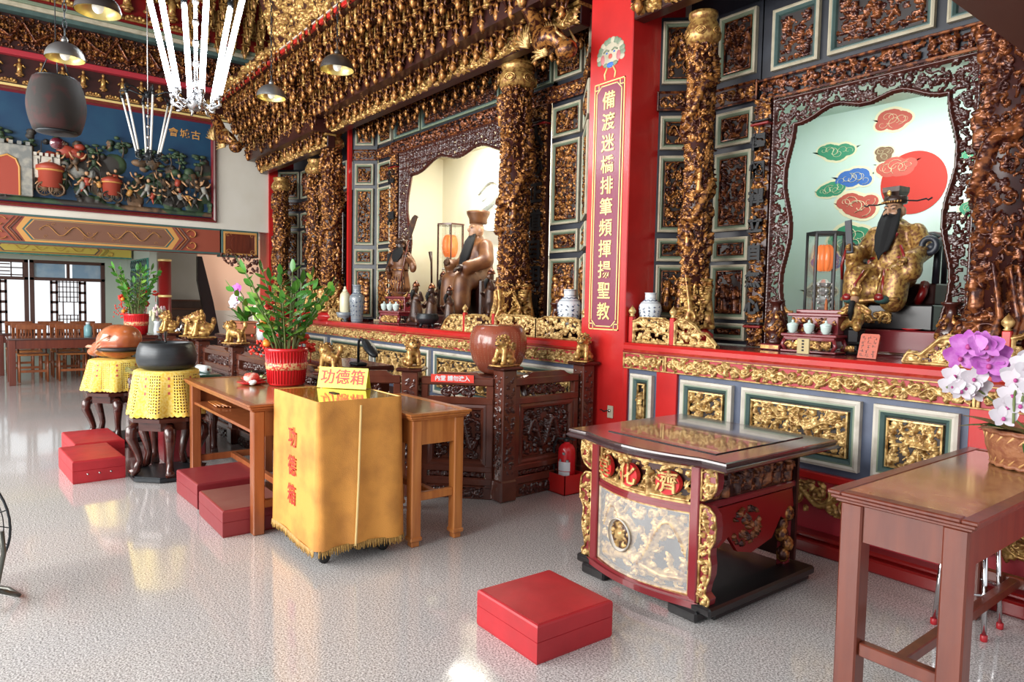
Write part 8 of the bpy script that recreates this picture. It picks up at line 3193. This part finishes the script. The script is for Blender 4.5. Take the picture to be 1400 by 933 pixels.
def chandelier(label, p, s, lit, ntube=6, spread=.13, zt=None):
    t = root('chandelier', label, 'chandelier', p)
    L = .62 * s
    b = MB()
    b.lathe([(.02 * s, -.05 * s), (.05 * s, -.03 * s), (.06 * s, 0), (.03 * s, .04 * s), (.015 * s, .07 * s)], (0, 0, 0), 18, 0)
    for k in range(ntube):
        a = 2 * PI * k / ntube
        c, q = math.cos(a), math.sin(a)
        b.tube([(.04 * s * c, .04 * s * q, 0), (.09 * s * c, .09 * s * q, -.035 * s), (.135 * s * c, .135 * s * q, -.01 * s), (.13 * s * c, .13 * s * q, .03 * s)], .010 * s, 7, 0)
        b.tube([((.10 + .025 * math.cos(v)) * s * c, (.10 + .025 * math.cos(v)) * s * q, (-.03 + .025 * math.sin(v)) * s) for v in [2 * PI * i / 10 for i in range(9)]], .007 * s, 5, 0)
        b.lathe([(.018 * s, 0), (.018 * s, .03 * s)], (.13 * s * c, .13 * s * q, .02 * s), 10, 0)
    part('lower_ring', b, [steel if lit else ebony_m], t)
    for k in range(ntube):
        a = 2 * PI * k / ntube
        c, q = math.cos(a), math.sin(a)
        part('tube', MB().tube([(.13 * s * c, .13 * s * q, .045 * s), ((.13 + spread) * s * c, (.13 + spread) * s * q, .045 * s + L)], .016 * s if lit else .012 * s, 10, 0), [tube_on if lit else tube_off], t, 'lit white tube' if lit else 'unlit white tube')
    b = MB()
    zt_ = .045 * s + L
    for k in range(ntube):
        a = 2 * PI * k / ntube
        c, q = math.cos(a), math.sin(a)
        rr = (.13 + spread) * s
        b.lathe([(.018 * s, -.02 * s), (.02 * s, .02 * s)], (rr * c, rr * q, zt_), 10, 0)
        b.tube([(rr * c, rr * q, zt_), (rr * 1.08 * c, rr * 1.08 * q, zt_ + .06 * s), (rr * .7 * c, rr * .7 * q, zt_ + .08 * s), (.03 * s * c, .03 * s * q, zt_ + .02 * s)], .010 * s, 7, 0)
        b.tube([((rr * .95 + .03 * s * math.cos(v)) * c, (rr * .95 + .03 * s * math.cos(v)) * q, zt_ + .06 * s + .03 * s * math.sin(v)) for v in [2 * PI * i / 10 for i in range(9)]], .007 * s, 5, 0)
    b.lathe([(.03 * s, -.03 * s), (.05 * s, 0), (.03 * s, .04 * s)], (0, 0, zt_ + .03 * s), 16, 0)
    part('upper_arms', b, [ebony_m], t)
    b = MB()
    b.tube([(0, 0, 0), (0, 0, 6.5 - p[2])], .012 * s if lit else .006 * s, 8, 0)
    for k in range(5):
        b.ell((0, 0, .1 * s + k * .12 * s), (.02 * s, .02 * s, .025 * s), 0, 8, 6)
    part('rod', b, [steel], t)
    return t


chandelier('bright chandelier of splayed white fluorescent tubes at the top of the picture', at(268, 140, 6.6), 1.45, True, 6, .145)
chandelier('smaller dark chandelier with unlit tubes, before the blue relief picture', at(203, 214, 9.6), 1.05, False, 6, .15)
lt = root('hanging_lantern', 'dusty brown barrel-shaped lantern hanging before the blue relief picture', 'lantern', at(78, 180, 6.4))
n = 56
V, F = [], []
HL, RL = .39, .195
for j in range(13):
    z = HL * j / 12
    q = RL * (.72 + .28 * math.sin(PI * (j / 12 * .84 + .08)))
    for k in range(n):
        rr = q * (1 + (.012 if k % 2 else -.012))
        a = 2 * PI * k / n
        V.append((rr * math.cos(a), rr * math.sin(a), z))
for j in range(12):
    for k in range(n):
        F.append((j * n + k, j * n + (k + 1) % n, (j + 1) * n + (k + 1) % n, (j + 1) * n + k))
F.append(tuple(range(n))[::-1])
F.append(tuple(12 * n + k for k in range(n)))
part('ribbed_body', MB().add(V, F, 0, True), [paper], lt)
b = MB()
b.lathe([(.135, HL), (.14, HL + .012), (.10, HL + .02)], (0, 0, 0), 20, 0)
b.lathe([(.10, -.02), (.14, -.012), (.135, .0)], (0, 0, 0), 20, 0)
for k in range(3):
    a = 2 * PI * k / 3
    b.tube([(.12 * math.cos(a), .12 * math.sin(a), HL + .015), (0, 0, HL + .3)], .004, 5, 0)
b.tube([(0, 0, HL + .3), (0, 0, 6.5 - lt.location.z)], .004, 5, 0)
part('rims_and_wires', b, [ebony_m], lt)
b = MB()
b.ell((0, 0, -.09), (.05, .05, .045), 0, 14, 9)
part('glass_knob', b, [M('dark_red_glass', (0.10, 0.01, 0.02), 0.1, coat=0.6)], lt)


# ------------------------------------------------------------------ far tables and slat-back chairs
def dining_table(label, x, y, L, W, H_):
    t = root('dining_table', label, 'table', (x, y, 0))
    part('tabletop', MB().box(0, W, 0, L, H_ - .03, H_, 0, .006), [M('dark_glass_table', (0.10, 0.055, 0.05), 0.08, coat=0.6) if 'dark_glass_table' not in bpy.data.materials else bpy.data.materials['dark_glass_table']], t)
    part('apron', MB().box(.02, W - .02, .04, L - .04, H_ - .17, H_ - .03, 0, .004), [mahog_r], t)
    for xx in (.01, W - .10):
        for yy in (.02, L - .11):
            part('leg', MB().box(xx, xx + .09, yy, yy + .09, 0, H_ - .03, 0, .005), [mahog_r], t)


dining_table('dark red long dining table at the far left, nearer row', -13.85, .40, 2.12, .70, .74)
dining_table('dark red long dining table at the far left, row under the windows', -15.55, .30, 2.1, .70, .74)


def chair_proto(label, x, y, rz):
    t = root('dining_chair', label, 'chair', (x, y, 0), rz, 'slat-back chairs at the far tables')
    W, D = .42, .40
    part('seat', MB().box(-W / 2, W / 2, -D / 2, D / 2, .43, .46, 0, .006), [honey], t)
    for sx in (-1, 1):
        for sy in (-1, 1):
            b = MB()
            top = .43 if sy < 0 else .90
            b.tube([(sx * (W / 2 - .02), sy * (D / 2 - .02), 0), (sx * (W / 2 - .02), sy * (D / 2 - .02), .45)] + ([(sx * (W / 2 - .02), D / 2 + .03, .90)] if sy > 0 else []), .019, 6, 0)
            part('leg', b, [mahog], t)
    b = MB()
    b.box(-W / 2, W / 2, D / 2 + .005, D / 2 + .04, .84, .92, 0, .006)
    b.box(-W / 2, W / 2, D / 2 - .015, D / 2 + .015, .54, .57, 0, .004)
    for k in range(9):
        x_ = -W / 2 + .045 + k * (W - .09) / 8
        b.tube([(x_, D / 2, .56), (x_, D / 2 + .022, .85)], .008, 5, 0)
    part('backrest', b, [mahog], t, 'slatted backrest')
    b = MB()
    b.box(-W / 2 + .02, W / 2 - .02, -D / 2 + .01, -D / 2 + .03, .16, .20, 0)
    for sx in (-1, 1):
        b.box(sx * (W / 2 - .03), sx * (W / 2 - .01), -D / 2 + .02, D / 2 - .02, .22, .26, 0)
    part('stretcher', b, [mahog], t)
    return t


prot = chair_proto('slat-back chair at the nearer far table, leftmost of its front row', -13.75, .76, R(90))
for i, y in enumerate((1.30, 1.85)):
    dup(prot, (-13.75, y, 0), R(90), 'slat-back chair at the nearer far table, %s of its front row' % ('middle' if i == 0 else 'rightmost'))
for i, y in enumerate((.72, 1.27, 1.82)):
    dup(prot, (-14.45, y, 0), R(90), 'slat-back chair facing the camera between the two far tables, %s one' % ('left', 'middle', 'right')[i])
for i, y in enumerate((.66, 1.16, 1.67)):
    dup(prot, (-15.46, y, 0), R(90), 'slat-back chair tucked under the far window-side table, %s one' % ('left', 'middle', 'right')[i])
t = root('water_bottle', 'small teal bottle standing on the nearer far dining table', 'bottle', (-13.55, 1.52, .741))
part('body', MB().lathe([(.055, 0), (.06, .01), (.06, .15), (.03, .19), (.03, .20)], (0, 0, 0), 18, 0), [M('teal_plastic', (0.22, 0.46, 0.50), 0.3)], t)
part('bottle_cap', MB().lathe([(.034, .20), (.034, .235), (.001, .237)], (0, 0, 0), 16, 0), [porc], t)
t = root('paper_roll', 'white paper roll lying on the green-topped altar table', 'paper roll', (-6.62, 1.62, .80))
part('roll', MB().tube([(-.10, 0, 0), (.10, .03, 0)], .035, 18, 0), [porc], t)
part('core', MB().tube([(-.101, 0, 0), (.101, .03, 0)], .012, 10, 0), [rattan], t)
